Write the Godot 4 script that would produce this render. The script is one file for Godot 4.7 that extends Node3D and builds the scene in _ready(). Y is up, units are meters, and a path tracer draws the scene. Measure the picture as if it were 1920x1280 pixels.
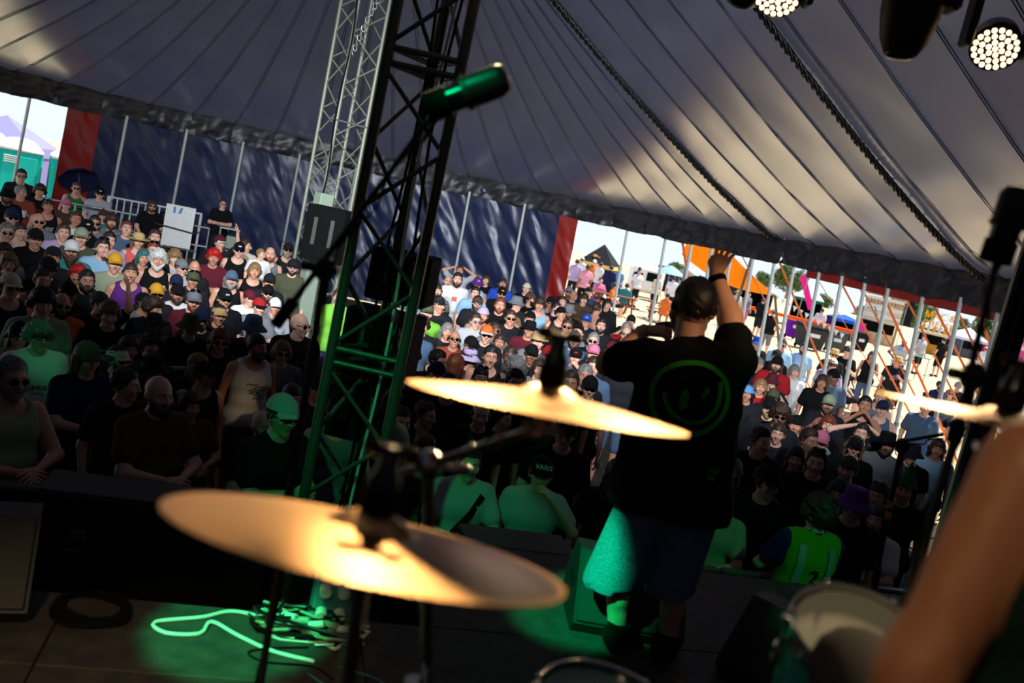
extends Node3D
# A festival tent seen from behind the drum kit: crowd, tent, stage gear, field outside.

const SKY_TOP := Color(0.42, 0.62, 0.92)
const SKY_LOW := Color(0.86, 0.91, 0.97)
const STAGE_Y := 1.4
const EAVE_Y := 3.8
const HEM_Y := 3.35
const RIDGE_Y := 8.9
const RADIUS := 9.0
const K1 := Vector2(-3.4, -14.8)          # rear mast, foot of the ridge (x, z)
const RIDGE_DIR := Vector2(0.392, 0.92)
const RIDGE_LEN := 13.5

var mats := {}
var taken := {}
var rng := RandomNumberGenerator.new()
var noise := FastNoiseLite.new()

func _ready() -> void:
	rng.seed = 7
	noise.seed = 3
	noise.frequency = 1.0
	make_camera()
	make_light()
	make_materials()
	prepare_people()
	build_ground()
	build_tent()
	build_stage()
	build_masts()
	build_barrier()
	build_stage_gear()
	build_drums()
	build_lamps()
	build_outside()
	build_viewing_platform()
	build_crowd()
	build_props()
	build_performer()
	build_drummer()
	build_guard()

func make_camera() -> void:
	var cam := Camera3D.new()
	cam.name = "camera"
	cam.position = Vector3(0, 3.35, 0)
	cam.basis = Basis(Vector3.RIGHT, -atan(250.0 / 1700.0)) * Basis(Vector3.BACK, deg_to_rad(12.4))
	var lens := CameraAttributesPhysical.new()
	lens.frustum_focal_length = 31.875
	lens.exposure_aperture = 2.0
	lens.frustum_focus_distance = 8.5
	lens.frustum_near = 0.05
	lens.frustum_far = 500.0
	cam.attributes = lens
	cam.fov = rad_to_deg(2.0 * atan(640.0 / 1700.0))
	cam.near = 0.05
	cam.far = 500.0
	add_child(cam)

func make_light() -> void:
	var env := Environment.new()
	env.background_mode = Environment.BG_SKY
	var sky := Sky.new()
	var sm := ProceduralSkyMaterial.new()
	sm.sky_top_color = SKY_TOP
	sm.sky_horizon_color = SKY_LOW
	sm.ground_bottom_color = SKY_LOW
	sm.ground_horizon_color = SKY_LOW
	sm.sun_angle_max = 1.0
	sky.sky_material = sm
	env.sky = sky
	env.background_energy_multiplier = 0.95
	env.tonemap_mode = Environment.TONE_MAPPER_LINEAR
	env.tonemap_exposure = 1.35
	env.sdfgi_enabled = true
	env.ssao_enabled = true
	env.ssil_enabled = true
	var we := WorldEnvironment.new()
	we.name = "environment"
	we.environment = env
	add_child(we)
	var sun := DirectionalLight3D.new()
	sun.name = "sun"
	sun.light_color = Color(1.0, 0.95, 0.86)
	sun.light_energy = 2.4
	sun.light_angular_distance = 0.53
	sun.shadow_enabled = true
	sun.look_at_from_position(Vector3.ZERO, Vector3(-0.45, -0.95, 0.2))
	add_child(sun)

# ---------------------------------------------------------------- mesh helpers
class Shape:
	var v := PackedVector3Array()
	var i := PackedInt32Array()
	var c := PackedColorArray()
	var uv := PackedVector2Array()
	func tri(a: Vector3, b: Vector3, d: Vector3) -> void:
		var n := v.size()
		v.append(a); v.append(b); v.append(d)
		i.append(n); i.append(n + 1); i.append(n + 2)
	func quad(a: Vector3, b: Vector3, d: Vector3, e: Vector3) -> void:
		var n := v.size()
		v.append(a); v.append(b); v.append(d); v.append(e)
		for k in [0, 1, 2, 0, 2, 3]:
			i.append(n + k)
	func box(at: Vector3, size: Vector3, turn := Basis.IDENTITY, bevel := -1.0) -> void:
		# a box with chamfered edges: each face inset, strips and corners between
		var b := bevel if bevel >= 0.0 else minf(0.006, minf(size.x, minf(size.y, size.z)) * 0.15)
		var h := size * 0.5
		var pt := {}
		for sx in [-1, 1]:
			for sy in [-1, 1]:
				for sz in [-1, 1]:
					for ax in 3:
						var p := Vector3(sx * (h.x - b), sy * (h.y - b), sz * (h.z - b))
						p[ax] = [sx, sy, sz][ax] * h[ax]
						pt[[sx, sy, sz, ax]] = at + turn * p
		var s := [-1, 1]
		for t in s:
			quadn(pt[[t, -1, -1, 0]], pt[[t, 1, -1, 0]], pt[[t, 1, 1, 0]], pt[[t, -1, 1, 0]], turn * Vector3(t, 0, 0))
			quadn(pt[[-1, t, -1, 1]], pt[[1, t, -1, 1]], pt[[1, t, 1, 1]], pt[[-1, t, 1, 1]], turn * Vector3(0, t, 0))
			quadn(pt[[-1, -1, t, 2]], pt[[1, -1, t, 2]], pt[[1, 1, t, 2]], pt[[-1, 1, t, 2]], turn * Vector3(0, 0, t))
		if b <= 0.0:
			return
		for p in s:
			for q in s:
				quadn(pt[[-1, p, q, 1]], pt[[1, p, q, 1]], pt[[1, p, q, 2]], pt[[-1, p, q, 2]], turn * Vector3(0, p, q))
				quadn(pt[[p, -1, q, 0]], pt[[p, 1, q, 0]], pt[[p, 1, q, 2]], pt[[p, -1, q, 2]], turn * Vector3(p, 0, q))
				quadn(pt[[p, q, -1, 0]], pt[[p, q, 1, 0]], pt[[p, q, 1, 1]], pt[[p, q, -1, 1]], turn * Vector3(p, q, 0))
				for r in s:
					var n := Vector3(p, q, r)
					var a: Vector3 = pt[[p, q, r, 0]]
					var d: Vector3 = pt[[p, q, r, 1]]
					var e: Vector3 = pt[[p, q, r, 2]]
					if (e - a).cross(d - a).dot(turn * n) > 0.0:
						tri(a, d, e)
					else:
						tri(a, e, d)
	func quadn(a: Vector3, b: Vector3, d: Vector3, e: Vector3, n: Vector3) -> void:
		if (d - a).cross(b - a).dot(n) >= 0.0:
			quad(a, b, d, e)
		else:
			quad(a, e, d, b)
	func grid(p: PackedVector3Array, nu: int, nv: int, wrap := false) -> void:
		# p holds nv rows of nu points
		var n := v.size()
		v.append_array(p)
		for r in nv - 1:
			for k in (nu if wrap else nu - 1):
				var k2 := (k + 1) % nu
				var a := n + r * nu + k
				var b := n + r * nu + k2
				var d := n + (r + 1) * nu + k2
				var e := n + (r + 1) * nu + k
				i.append(a); i.append(b); i.append(d)
				i.append(a); i.append(d); i.append(e)
	func tube(path: Array, radius, sides := 8, caps := true) -> void:
		var pts := PackedVector3Array()
		var m := path.size()
		var up := Vector3.UP
		var last := Vector3.ZERO
		for k in m:
			var t: Vector3 = (path[mini(k + 1, m - 1)] - path[maxi(k - 1, 0)]).normalized()
			if k == 0:
				up = t.cross(Vector3.RIGHT if absf(t.x) < 0.8 else Vector3.UP).normalized()
			else:
				up = (up - t * up.dot(t)).normalized()
			last = t
			var w := t.cross(up)
			var r: float = radius[k] if radius is Array or radius is PackedFloat32Array else radius
			for s in sides:
				var a := TAU * s / sides
				pts.append(path[k] + (up * cos(a) + w * sin(a)) * r)
		var n := v.size()
		grid(pts, sides, m, true)
		if caps:
			for e in [0, m - 1]:
				var at := v.size()
				v.append(path[e])
				for s in sides:
					v.append(v[n + e * sides + s])
				for s in sides:
					var s2 := (s + 1) % sides
					i.append(at)
					i.append(at + 1 + (s2 if e == 0 else s))
					i.append(at + 1 + (s if e == 0 else s2))
	func bar(a: Vector3, b: Vector3, r: float, sides := 8) -> void:
		tube([a, b], r, sides)
	func lathe(profile: Array, segs := 24, at := Vector3.ZERO, turn := Basis.IDENTITY) -> void:
		# profile of Vector2(radius, y), from top to bottom; sharp corners by repeating a point
		var pts := PackedVector3Array()
		var rows := 0
		for q in profile:
			if q == null:
				grid(pts, segs, rows, true)
				pts = PackedVector3Array()
				rows = 0
				continue
			for s in segs:
				var a := TAU * s / segs
				pts.append(at + turn * Vector3(q.x * cos(a), q.y, q.x * sin(a)))
			rows += 1
		grid(pts, segs, rows, true)
	func ball(at: Vector3, r: Vector3, segs := 12, rows := 8) -> void:
		var pts := PackedVector3Array()
		for j in rows + 1:
			var t := PI * j / rows
			for s in segs:
				var a := TAU * s / segs
				pts.append(at + Vector3(r.x * sin(t) * cos(a), r.y * cos(t), r.z * sin(t) * sin(a)))
		grid(pts, segs, rows + 1, true)
	func prism(outline: PackedVector2Array, depth: float, at := Vector3.ZERO, turn := Basis.IDENTITY) -> void:
		# outline in x, y; extruded from z = 0 to depth
		var ids := Geometry2D.triangulate_polygon(outline)
		for z in [0.0, depth]:
			var n := v.size()
			for q in outline:
				v.append(at + turn * Vector3(q.x, q.y, z))
			for k in ids.size() / 3:
				var a := n + ids[k * 3]
				var b := n + ids[k * 3 + 1]
				var d := n + ids[k * 3 + 2]
				if ((v[d] - v[a]).cross(v[b] - v[a]).dot(turn.z) > 0.0) == (z > 0.0):
					i.append(a); i.append(b); i.append(d)
				else:
					i.append(a); i.append(d); i.append(b)
		var mid := Vector2.ZERO
		for q in outline:
			mid += q / outline.size()
		for k in outline.size():
			var p := outline[k]
			var q := outline[(k + 1) % outline.size()]
			var nrm := turn * Vector3((q - p).y, -(q - p).x, 0)
			if not Geometry2D.is_polygon_clockwise(outline):
				nrm = nrm
			else:
				nrm = -nrm
			quadn(at + turn * Vector3(p.x, p.y, 0), at + turn * Vector3(q.x, q.y, 0), at + turn * Vector3(q.x, q.y, depth), at + turn * Vector3(p.x, p.y, depth), nrm)
	func add(o: Shape, t := Transform3D.IDENTITY, tint = null) -> void:
		var n := v.size()
		while c.size() < n and (o.c.size() or tint != null):
			c.append(Color.WHITE)
		for q in o.v:
			v.append(t * q)
		for k in o.i:
			i.append(n + k)
		if tint != null:
			for k in o.v.size():
				c.append(tint)
		elif o.c.size():
			c.append_array(o.c)
	func mesh() -> ArrayMesh:
		var nr := PackedVector3Array()
		nr.resize(v.size())
		var m := i.size()
		var k := 0
		while k < m:
			var a := i[k]
			var b := i[k + 1]
			var d := i[k + 2]
			var n := (v[d] - v[a]).cross(v[b] - v[a])
			nr[a] += n
			nr[b] += n
			nr[d] += n
			k += 3
		for q in nr.size():
			nr[q] = nr[q].normalized() if nr[q].length_squared() > 1e-20 else Vector3.UP
		var arr := []
		arr.resize(Mesh.ARRAY_MAX)
		arr[Mesh.ARRAY_VERTEX] = v
		arr[Mesh.ARRAY_NORMAL] = nr
		arr[Mesh.ARRAY_INDEX] = i
		if c.size():
			while c.size() < v.size():
				c.append(Color.WHITE)
			arr[Mesh.ARRAY_COLOR] = c
		if uv.size() == v.size():
			arr[Mesh.ARRAY_TEX_UV] = uv
		var out := ArrayMesh.new()
		out.add_surface_from_arrays(Mesh.PRIMITIVE_TRIANGLES, arr)
		return out

func named(base: String) -> String:
	var n: int = taken.get(base, 0)
	taken[base] = n + 1
	return base if n == 0 else "%s_%03d" % [base, n]

func put(called: String, shape, mat: Material, parent: Node3D) -> MeshInstance3D:
	# one mesh as a part of a thing
	var o := MeshInstance3D.new()
	o.name = called
	o.mesh = shape.mesh() if shape is Shape else shape
	o.material_override = mat
	parent.add_child(o, true)
	return o

func tag(o: Node3D, label: String, category := "", group := "", kind := "") -> void:
	if label:
		o.set_meta("label", label)
	if category:
		o.set_meta("category", category)
	if group:
		o.set_meta("group", group)
	if kind:
		o.set_meta("kind", kind)

func thing(called: String, label: String, category: String, at := Vector3.ZERO, yaw := 0.0, group := "") -> Node3D:
	var o := Node3D.new()
	o.name = named(called)
	o.position = at
	o.rotation.y = yaw
	add_child(o)
	tag(o, label, category, group)
	return o

func solo(called: String, shape, mat: Material, label: String, category: String, group := "", at := Vector3.ZERO, yaw := 0.0) -> MeshInstance3D:
	var o := put(named(called), shape, mat, self)
	o.position = at
	o.rotation.y = yaw
	tag(o, label, category, group)
	return o

func struct(called: String, shape, mat: Material, label := "") -> Node3D:
	var o: Node3D
	if shape == null:
		o = Node3D.new()
		o.name = called
		add_child(o)
	else:
		o = put(called, shape, mat, self)
	tag(o, label, "", "", "structure")
	return o

func v3(p: Vector2, y: float) -> Vector3:
	return Vector3(p.x, y, p.y)

# ---------------------------------------------------------------- materials
func plain(key: String, col: Color, rough := 0.8, metal := 0.0, spec := 0.5) -> StandardMaterial3D:
	var m := StandardMaterial3D.new()
	m.resource_name = key
	m.albedo_color = col
	m.roughness = rough
	m.metallic = metal
	m.metallic_specular = spec
	m.cull_mode = BaseMaterial3D.CULL_DISABLED
	mats[key] = m
	return m

func cloth(col: Color) -> StandardMaterial3D:
	var key := "cloth_" + col.to_html(false)
	if mats.has(key):
		return mats[key]
	var m := plain(key, col, 0.9, 0.0, 0.3)
	return m

func noise_tex(freq: float, lo: Color, hi: Color, size := 512, octaves := 4, mid = null) -> NoiseTexture2D:
	var n := FastNoiseLite.new()
	n.frequency = freq
	n.fractal_octaves = octaves
	n.seed = int(freq * 1000.0) + 5
	var t := NoiseTexture2D.new()
	t.noise = n
	t.width = size
	t.height = size
	t.seamless = true
	var g := Gradient.new()
	g.set_color(0, lo)
	g.set_color(1, hi)
	if mid != null:
		g.add_point(0.5, mid)
	t.color_ramp = g
	return t

func textured(key: String, tex: Texture2D, scale: float, rough := 0.8, metal := 0.0, spec := 0.5, bump := 0.0) -> StandardMaterial3D:
	var m := plain(key, Color.WHITE, rough, metal, spec)
	m.albedo_texture = tex
	m.uv1_triplanar = true
	m.uv1_world_triplanar = true
	m.uv1_scale = Vector3.ONE * scale
	if bump > 0.0:
		m.heightmap_enabled = true
		m.heightmap_texture = tex
		m.heightmap_scale = bump
	return m

func make_materials() -> void:
	textured("earth", noise_tex(0.02, Color(0.16, 0.14, 0.1), Color(0.3, 0.27, 0.18), 512, 5), 0.35, 0.95)
	textured("straw", noise_tex(0.03, Color(0.62, 0.55, 0.40), Color(0.86, 0.79, 0.64), 512, 5, Color(0.76, 0.69, 0.53)), 0.2, 0.95)
	textured("canvas", noise_tex(0.012, Color(0.53, 0.535, 0.57), Color(0.6, 0.6, 0.63), 512, 5), 0.25, 0.27, 0.9, 0.7)
	mats.canvas.clearcoat_enabled = true
	mats.canvas.clearcoat = 1.0
	mats.canvas.clearcoat_roughness = 0.3
	mats.canvas.backlight_enabled = true
	mats.canvas.backlight = Color(0.27, 0.28, 0.33)
	plain("seam", Color(0.11, 0.12, 0.17), 0.45)
	plain("valance", Color(0.13, 0.13, 0.155), 0.42)
	plain("wall_blue", Color(0.1, 0.145, 0.28), 0.36, 0.0, 0.55)
	plain("wall_red", Color(0.55, 0.12, 0.11), 0.35)
	plain("steel", Color(0.62, 0.63, 0.62), 0.42, 0.75)
	plain("pole_zinc", Color(0.72, 0.75, 0.74), 0.5, 0.15)
	plain("chrome", Color(0.8, 0.8, 0.8), 0.14, 1.0)
	plain("truss", Color(0.36, 0.36, 0.33), 0.42, 0.55)
	plain("mast_paint", Color(0.5, 0.52, 0.45), 0.5, 0.3)
	plain("pale_green", Color(0.55, 0.61, 0.53), 0.6)
	plain("black", Color(0.055, 0.055, 0.055), 0.55)
	plain("matt_black", Color(0.04, 0.04, 0.04), 0.85, 0.0, 0.25)
	plain("gloss_black", Color(0.03, 0.03, 0.03), 0.25)
	plain("rope", Color(0.035, 0.035, 0.04), 0.32)
	textured("grille", noise_tex(0.3, Color(0.07, 0.065, 0.06), Color(0.12, 0.11, 0.1), 256, 2), 6.0, 0.6)
	textured("stage_ply", noise_tex(0.015, Color(0.16, 0.145, 0.13), Color(0.27, 0.245, 0.22), 512, 5), 0.9, 0.7)
	plain("brass", Color(0.86, 0.68, 0.45), 0.32, 1.0)
	plain("strap", Color(0.82, 0.42, 0.22), 0.7)
	plain("white", Color(0.86, 0.86, 0.85), 0.6)
	plain("wood", Color(0.6, 0.45, 0.29), 0.75)
	plain("pvc_white", Color(0.9, 0.9, 0.88), 0.4)

# ---------------------------------------------------------------- ground and tent
const E1 := Vector2(0.966, -0.259)     # along the stage front (x, z)
const E2 := Vector2(-0.259, -0.966)    # from the stage towards the crowd

func on_stage(s: float, t: float, y: float) -> Vector3:
	var p := E1 * s + E2 * t
	return Vector3(p.x, y, p.y)

func stage_turn() -> Basis:
	return Basis(Vector3.UP, atan2(0.259, 0.966))

func nr() -> Vector2:
	return Vector2(RIDGE_DIR.y, -RIDGE_DIR.x)

func rear_point(theta: float, radius := RADIUS) -> Vector2:
	# round the rear mast: 0 = right side, PI / 2 = far end, PI = left side; beyond that the straight sides
	if theta < 0.0:
		return K1 + RIDGE_DIR * (-theta * RADIUS) + nr() * radius
	if theta > PI:
		return K1 + RIDGE_DIR * ((theta - PI) * RADIUS) - nr() * radius
	return K1 + (nr() * cos(theta) - RIDGE_DIR * sin(theta)) * radius

func theta_at(ratio: float) -> float:
	# where the tent edge lies in the direction x = ratio * depth, seen from the stage
	var lo := -0.9
	var hi := PI + 0.4
	for k in 40:
		var m := (lo + hi) / 2
		var p := rear_point(m)
		if p.x / -p.y > ratio:
			lo = m
		else:
			hi = m
	return (lo + hi) / 2

func rim_pairs() -> Array:
	var out := []
	for k in 28:
		var th := PI * k / 28.0
		out.append([rear_point(th), K1])
	for k in 13:
		var f := K1 + RIDGE_DIR * (RIDGE_LEN * k / 13.0)
		out.append([f - nr() * RADIUS, f])
	var k3 := K1 + RIDGE_DIR * RIDGE_LEN
	for k in 20:
		var th := PI * k / 20.0
		out.append([k3 + (-nr() * cos(th) + RIDGE_DIR * sin(th)) * RADIUS, k3])
	for k in 13:
		var f := K1 + RIDGE_DIR * (RIDGE_LEN * (1.0 - k / 13.0))
		out.append([f + nr() * RADIUS, f])
	return out

func roof_at(b: Vector2, f: Vector2, s: float) -> Vector3:
	var p := b.lerp(f, s)
	return Vector3(p.x, EAVE_Y + (RIDGE_Y - EAVE_Y) * pow(maxf(s, 0.0), 1.18), p.y)

func build_ground() -> void:
	var st := Shape.new()
	var n := 96
	var pts := PackedVector3Array()
	for j in n + 1:
		for k in n + 1:
			var x := (k / float(n) - 0.5) * 460.0
			var z := 60.0 - 320.0 * j / n
			pts.append(Vector3(x, ground_y(x, z) - 0.005, z))
	st.grid(pts, n + 1, n + 1)
	struct("ground", st, mats.straw, "sunlit dry straw-coloured field outside the tent")
	st = Shape.new()
	var rim := rim_pairs()
	var mid := K1 + RIDGE_DIR * RIDGE_LEN * 0.5
	for k in rim.size():
		var a: Vector2 = rim[k][0]
		var b: Vector2 = rim[(k + 1) % rim.size()][0]
		st.quadn(v3(mid, 0.012), v3(a, 0.012), v3(b, 0.012), v3(mid, 0.012), Vector3.UP)
	struct("floor", st, mats.earth, "trodden brown earth under the tent")

func build_tent() -> void:
	var rim := rim_pairs()
	var roof := struct("ceiling", null, null, "dark navy canvas tent roof of long tapering strips sewn together")
	var m := rim.size()
	for k in m:
		var p = rim[k]
		var q = rim[(k + 1) % m]
		var st := Shape.new()
		var pts := PackedVector3Array()
		for j in 19:
			var s := lerpf(-0.012, 1.0, j / 18.0)
			for w in 5:
				var f := w / 4.0
				var a := roof_at(p[0], p[1], s).lerp(roof_at(q[0], q[1], s), f)
				a.y += sin(f * PI) * 0.035 * (1.0 - s) + noise.get_noise_3d(a.x * 0.6, a.y, a.z * 0.6) * 0.03
				pts.append(a)
		st.grid(pts, 5, 19)
		put("canvas_strip", st, mats.canvas, roof)
		st = Shape.new()
		for off in [-0.022, 0.022]:
			var path := []
			var side: Vector2 = (q[0] - p[0]).normalized() * off
			for j in 13:
				var a := roof_at(p[0], p[1], j / 12.0)
				a.y += noise.get_noise_3d(a.x * 0.6, a.y, a.z * 0.6) * 0.03 - 0.006
				path.append(a + Vector3(side.x, 0, side.y))
			st.tube(path, 0.007, 4, false)
		put("seam", st, mats.seam, roof)
	# valance: the flap that hangs all round below the eave, creased and sagging
	for k in m:
		var st := Shape.new()
		var pts := PackedVector3Array()
		var nu := 13
		for j in 7:
			var h := j / 6.0
			for w in nu:
				var f := w / float(nu - 1)
				var a: Vector2 = rim[k][0].lerp(rim[(k + 1) % m][0], f)
				var along := (k + f) * 1.0
				var out: Vector2 = (a - rim[k][1].lerp(rim[(k + 1) % m][1], f)).normalized()
				var crease := noise.get_noise_2d(along * 5.0, h * 1.2) * 0.07 * (0.3 + h) + noise.get_noise_2d(along * 1.3 + 40.0, h * 3.0) * 0.09
				a += out * ((0.03 + crease) * minf(1.0, h * 4.0) - 0.03)
				pts.append(Vector3(a.x, lerpf(EAVE_Y + 0.09, HEM_Y + noise.get_noise_2d(along * 0.8, 9.0) * 0.05, h) , a.y))
		st.grid(pts, nu, 7)
		put("valance", st, mats.valance, roof)
	# lacing ropes that join two roof sections
	for ratio in [0.49, 0.262]:
		var th := theta_at(ratio)
		var b := rear_point(th)
		var f := K1 if th > 0 else K1 + RIDGE_DIR * (-th * RADIUS)
		var o := Node3D.new()
		o.name = "lacing_rope"
		roof.add_child(o, true)
		o.position = roof_at(b, f, 0.0)
		o.set_meta("label", "twisted black lacing rope joining two roof sections")
		var base := roof_at(b, f, 0.0)
		for strand in 3:
			var st := Shape.new()
			var path := []
			for j in 181:
				var a := roof_at(b, f, 0.01 + 0.9 * j / 180.0) + Vector3(0, -0.05, 0)
				var ang := j * 0.9 + TAU * strand / 3.0
				path.append(a - base + Vector3(cos(ang) * 0.032, sin(ang) * 0.03, 0))
			st.tube(path, 0.026, 5)
			put("strand", st, mats.rope, o)
		for j in 22:
			var st := Shape.new()
			var a := roof_at(b, f, 0.02 + 0.88 * j / 22.0) - base
			st.tube([a + Vector3(-0.06, -0.02, 0.03), a + Vector3(-0.03, -0.085, 0.0), a + Vector3(0.02, -0.09, -0.03), a + Vector3(0.07, -0.02, -0.05)], 0.012, 5)
			put("lace_loop", st, mats.rope, o)
	build_walls()

func wall_panel(th0: float, th1: float, mat: Material, parent: Node3D, lean := 0.3, drop := 0.0) -> void:
	var st := Shape.new()
	var w := (th1 - th0) * RADIUS
	var nu := maxi(4, int(absf(w) / 0.07))
	var nv := 40
	var pts := PackedVector3Array()
	for j in nv + 1:
		var h := j / float(nv)
		var y := lerpf(HEM_Y + 0.25, 0.02 + drop, h)
		for k in nu + 1:
			var f := k / float(nu)
			var th := lerpf(th0, th1, f)
			var x := th * RADIUS
			# hanging folds that run slantwise between the poles
			var e := absf(f - 0.5) * 2.0
			var fold := noise.get_noise_2d((x * 1.0 + h * 2.2) * 1.5, (h * 3.0 - x * 0.3) * 0.5) * 0.12
			fold += noise.get_noise_2d((x + h * 1.4) * 5.0, h * 3.0) * 0.02
			fold *= 1.0 - 0.75 * e * e
			var p := rear_point(th, RADIUS + 0.05 + lean * h + fold)
			pts.append(Vector3(p.x, y, p.y))
	st.grid(pts, nu + 1, nv + 1)
	put("wall_panel", st, mat, parent)

func build_walls() -> void:
	var us := [-895.0, -832.0, -790.0, -675.0, -567.0, -459.0, -351.0, -243.0, -134.0, -28.0, 35.0, 69.0]
	var blue := struct("wall_rear", null, null, "dark blue creased plastic side wall of the tent")
	var red := struct("wall_red", null, null, "red plastic wall panels at the ends of the blue wall")
	for k in us.size() - 1:
		var a := theta_at(us[k] / 1700.0)
		var b := theta_at(us[k + 1] / 1700.0)
		wall_panel(a, b, mats.wall_red if k == 0 or k == 10 else mats.wall_blue, red if k == 0 or k == 10 else blue)
	# closed behind and beside the stage
	var near := struct("wall_stage", null, null, "black cloth walls round the stage")
	var k3 := K1 + RIDGE_DIR * RIDGE_LEN
	for k in 12:
		var st := Shape.new()
		var pts := PackedVector3Array()
		for j in 3:
			for w in 9:
				var th := PI * (k + w / 8.0) / 12.0
				var p := k3 + (-nr() * cos(th) + RIDGE_DIR * sin(th)) * (RADIUS + 0.02 + 0.04 * sin(w * 1.7 + k))
				pts.append(Vector3(p.x, lerpf(EAVE_Y, 0.0, j / 2.0), p.y))
		st.grid(pts, 9, 3)
		put("drape", st, mats.matt_black, near)
	for side in [-1.0, 1.0]:
		for k in 4:
			var st := Shape.new()
			var pts := PackedVector3Array()
			for j in 3:
				for w in 9:
					var al := RIDGE_LEN - (k + w / 8.0) * (1.55 if side > 0.0 else 2.1)
					var p: Vector2 = K1 + RIDGE_DIR * al + nr() * side * (RADIUS + 0.02 + 0.04 * sin(w * 1.7 + k))
					pts.append(Vector3(p.x, lerpf(EAVE_Y, 0.0, j / 2.0), p.y))
			st.grid(pts, 9, 3)
			put("drape", st, mats.matt_black, near)
	# black wings at both ends of the stage
	for q in [[Vector2(-5.2, 0.5), Vector2(-5.6, -6.6)], [Vector2(5.3, 1.0), Vector2(4.9, -5.6)]]:
		var st := Shape.new()
		var pts := PackedVector3Array()
		for j in 3:
			for w in 25:
				var p: Vector2 = q[0].lerp(q[1], w / 24.0)
				pts.append(Vector3(p.x + 0.08 * sin(w * 1.5), lerpf(5.2, 0.0, j / 2.0), p.y))
		st.grid(pts, 25, 3)
		put("wing_drape", st, mats.matt_black, near)
	# side poles, leaning in at the top
	var names := ["first", "second", "third", "fourth", "fifth", "sixth", "seventh", "eighth", "ninth", "tenth", "eleventh", "twelfth", "thirteenth", "fourteenth", "fifteenth", "sixteenth", "seventeenth", "eighteenth"]
	var closed := [-790.0, -675.0, -567.0, -459.0, -351.0, -243.0, -134.0, -28.0]
	var open := [162.0, 234.0, 283.0, 321.0, 358.0, 399.0, 439.0, 476.0, 524.0, 567.0, 611.0, 655.0, 721.0, 791.0, 863.0, 940.0, 1040.0]
	for k in closed.size():
		tent_pole(theta_at(closed[k] / 1700.0), names[k] + " steel tent pole along the blue wall, counted from the portable toilet side", "poles along the blue wall", -0.12)
	for k in open.size():
		tent_pole(theta_at(open[k] / 1700.0), names[k] + " steel tent pole of the open side, counted from the red panel", "poles of the open side", 0.06)
	tent_pole(theta_at(-0.56) + 0.02, "steel tent pole at the left edge of the frame by the toilets", "poles of the left side", 0.05)
	# red hem band under the valance on the open side
	var st2 := Shape.new()
	var pts2 := PackedVector3Array()
	var a0 := theta_at(500.0 / 1700.0)
	for j in 3:
		for k in 81:
			var th := lerpf(a0, -0.75, k / 80.0)
			var p := rear_point(th, RADIUS + 0.1 + 0.03 * noise.get_noise_1d(th * 60.0 + j))
			pts2.append(Vector3(p.x, HEM_Y + 0.06 - 0.1 * j - 0.0, p.y))
	st2.grid(pts2, 81, 3)
	struct("trim_1", st2, mats.wall_red, "red hem band under the dark valance of the open side")
	# orange ratchet straps from the eave to stakes outside
	var lean_to := [[250.0, 2.6, 0.0], [345.0, 3.2, 0.12], [420.0, 3.6, 0.0], [470.0, 3.2, 0.2], [520.0, 3.9, 0.05], [560.0, 3.3, 0.1], [600.0, 3.9, 0.0], [640.0, 3.4, 0.1], [690.0, 3.9, 0.05], [735.0, 3.3, 0.1], [780.0, 3.9, 0.0], [840.0, 3.4, 0.1]]
	for k in lean_to.size():
		var th := theta_at(lean_to[k][0] / 1700.0)
		var a := v3(rear_point(th, RADIUS + 0.12), EAVE_Y - 0.05)
		var b := v3(rear_point(th - lean_to[k][2], RADIUS + lean_to[k][1]), 0.1)
		var o := thing("guy_strap", names[k] + " orange webbing strap staked outside the open side, counted from the red panel", "strap", b, 0.0, "orange guy straps")
		var dir := (b - a).normalized()
		var side := dir.cross(Vector3.UP).normalized()
		var s := Shape.new()
		s.box((a - b) * 0.5, Vector3(0.075, 0.006, a.distance_to(b)), Basis(side, dir.cross(side), dir), 0.001)
		put("webbing", s, mats.strap, o)
		s = Shape.new()
		s.bar(Vector3(0, -0.1, 0), Vector3(0.03, 0.35, 0), 0.02, 6)
		put("stake", s, mats.steel, o)

func tent_pole(th: float, label: String, group: String, inset: float) -> void:
	var top := v3(rear_point(th, RADIUS + inset), HEM_Y + 0.1)
	var foot := v3(rear_point(th, RADIUS + inset + 0.34), 0.0)
	var o := thing("tent_pole", label, "pole", foot, 0.0, group)
	var st := Shape.new()
	st.bar(Vector3.ZERO, top - foot, 0.035, 10)
	put("tube", st, mats.pole_zinc, o)
	st = Shape.new()
	st.lathe([Vector2(0.0, 0.02), Vector2(0.09, 0.02), Vector2(0.09, 0.0)], 10)
	put("foot_plate", st, mats.steel, o)
	st = Shape.new()
	var mid := (top - foot) * 0.33
	st.bar(mid, mid + (top - foot).normalized() * 0.07, 0.045, 10)
	put("collar", st, mats.steel, o)

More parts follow.
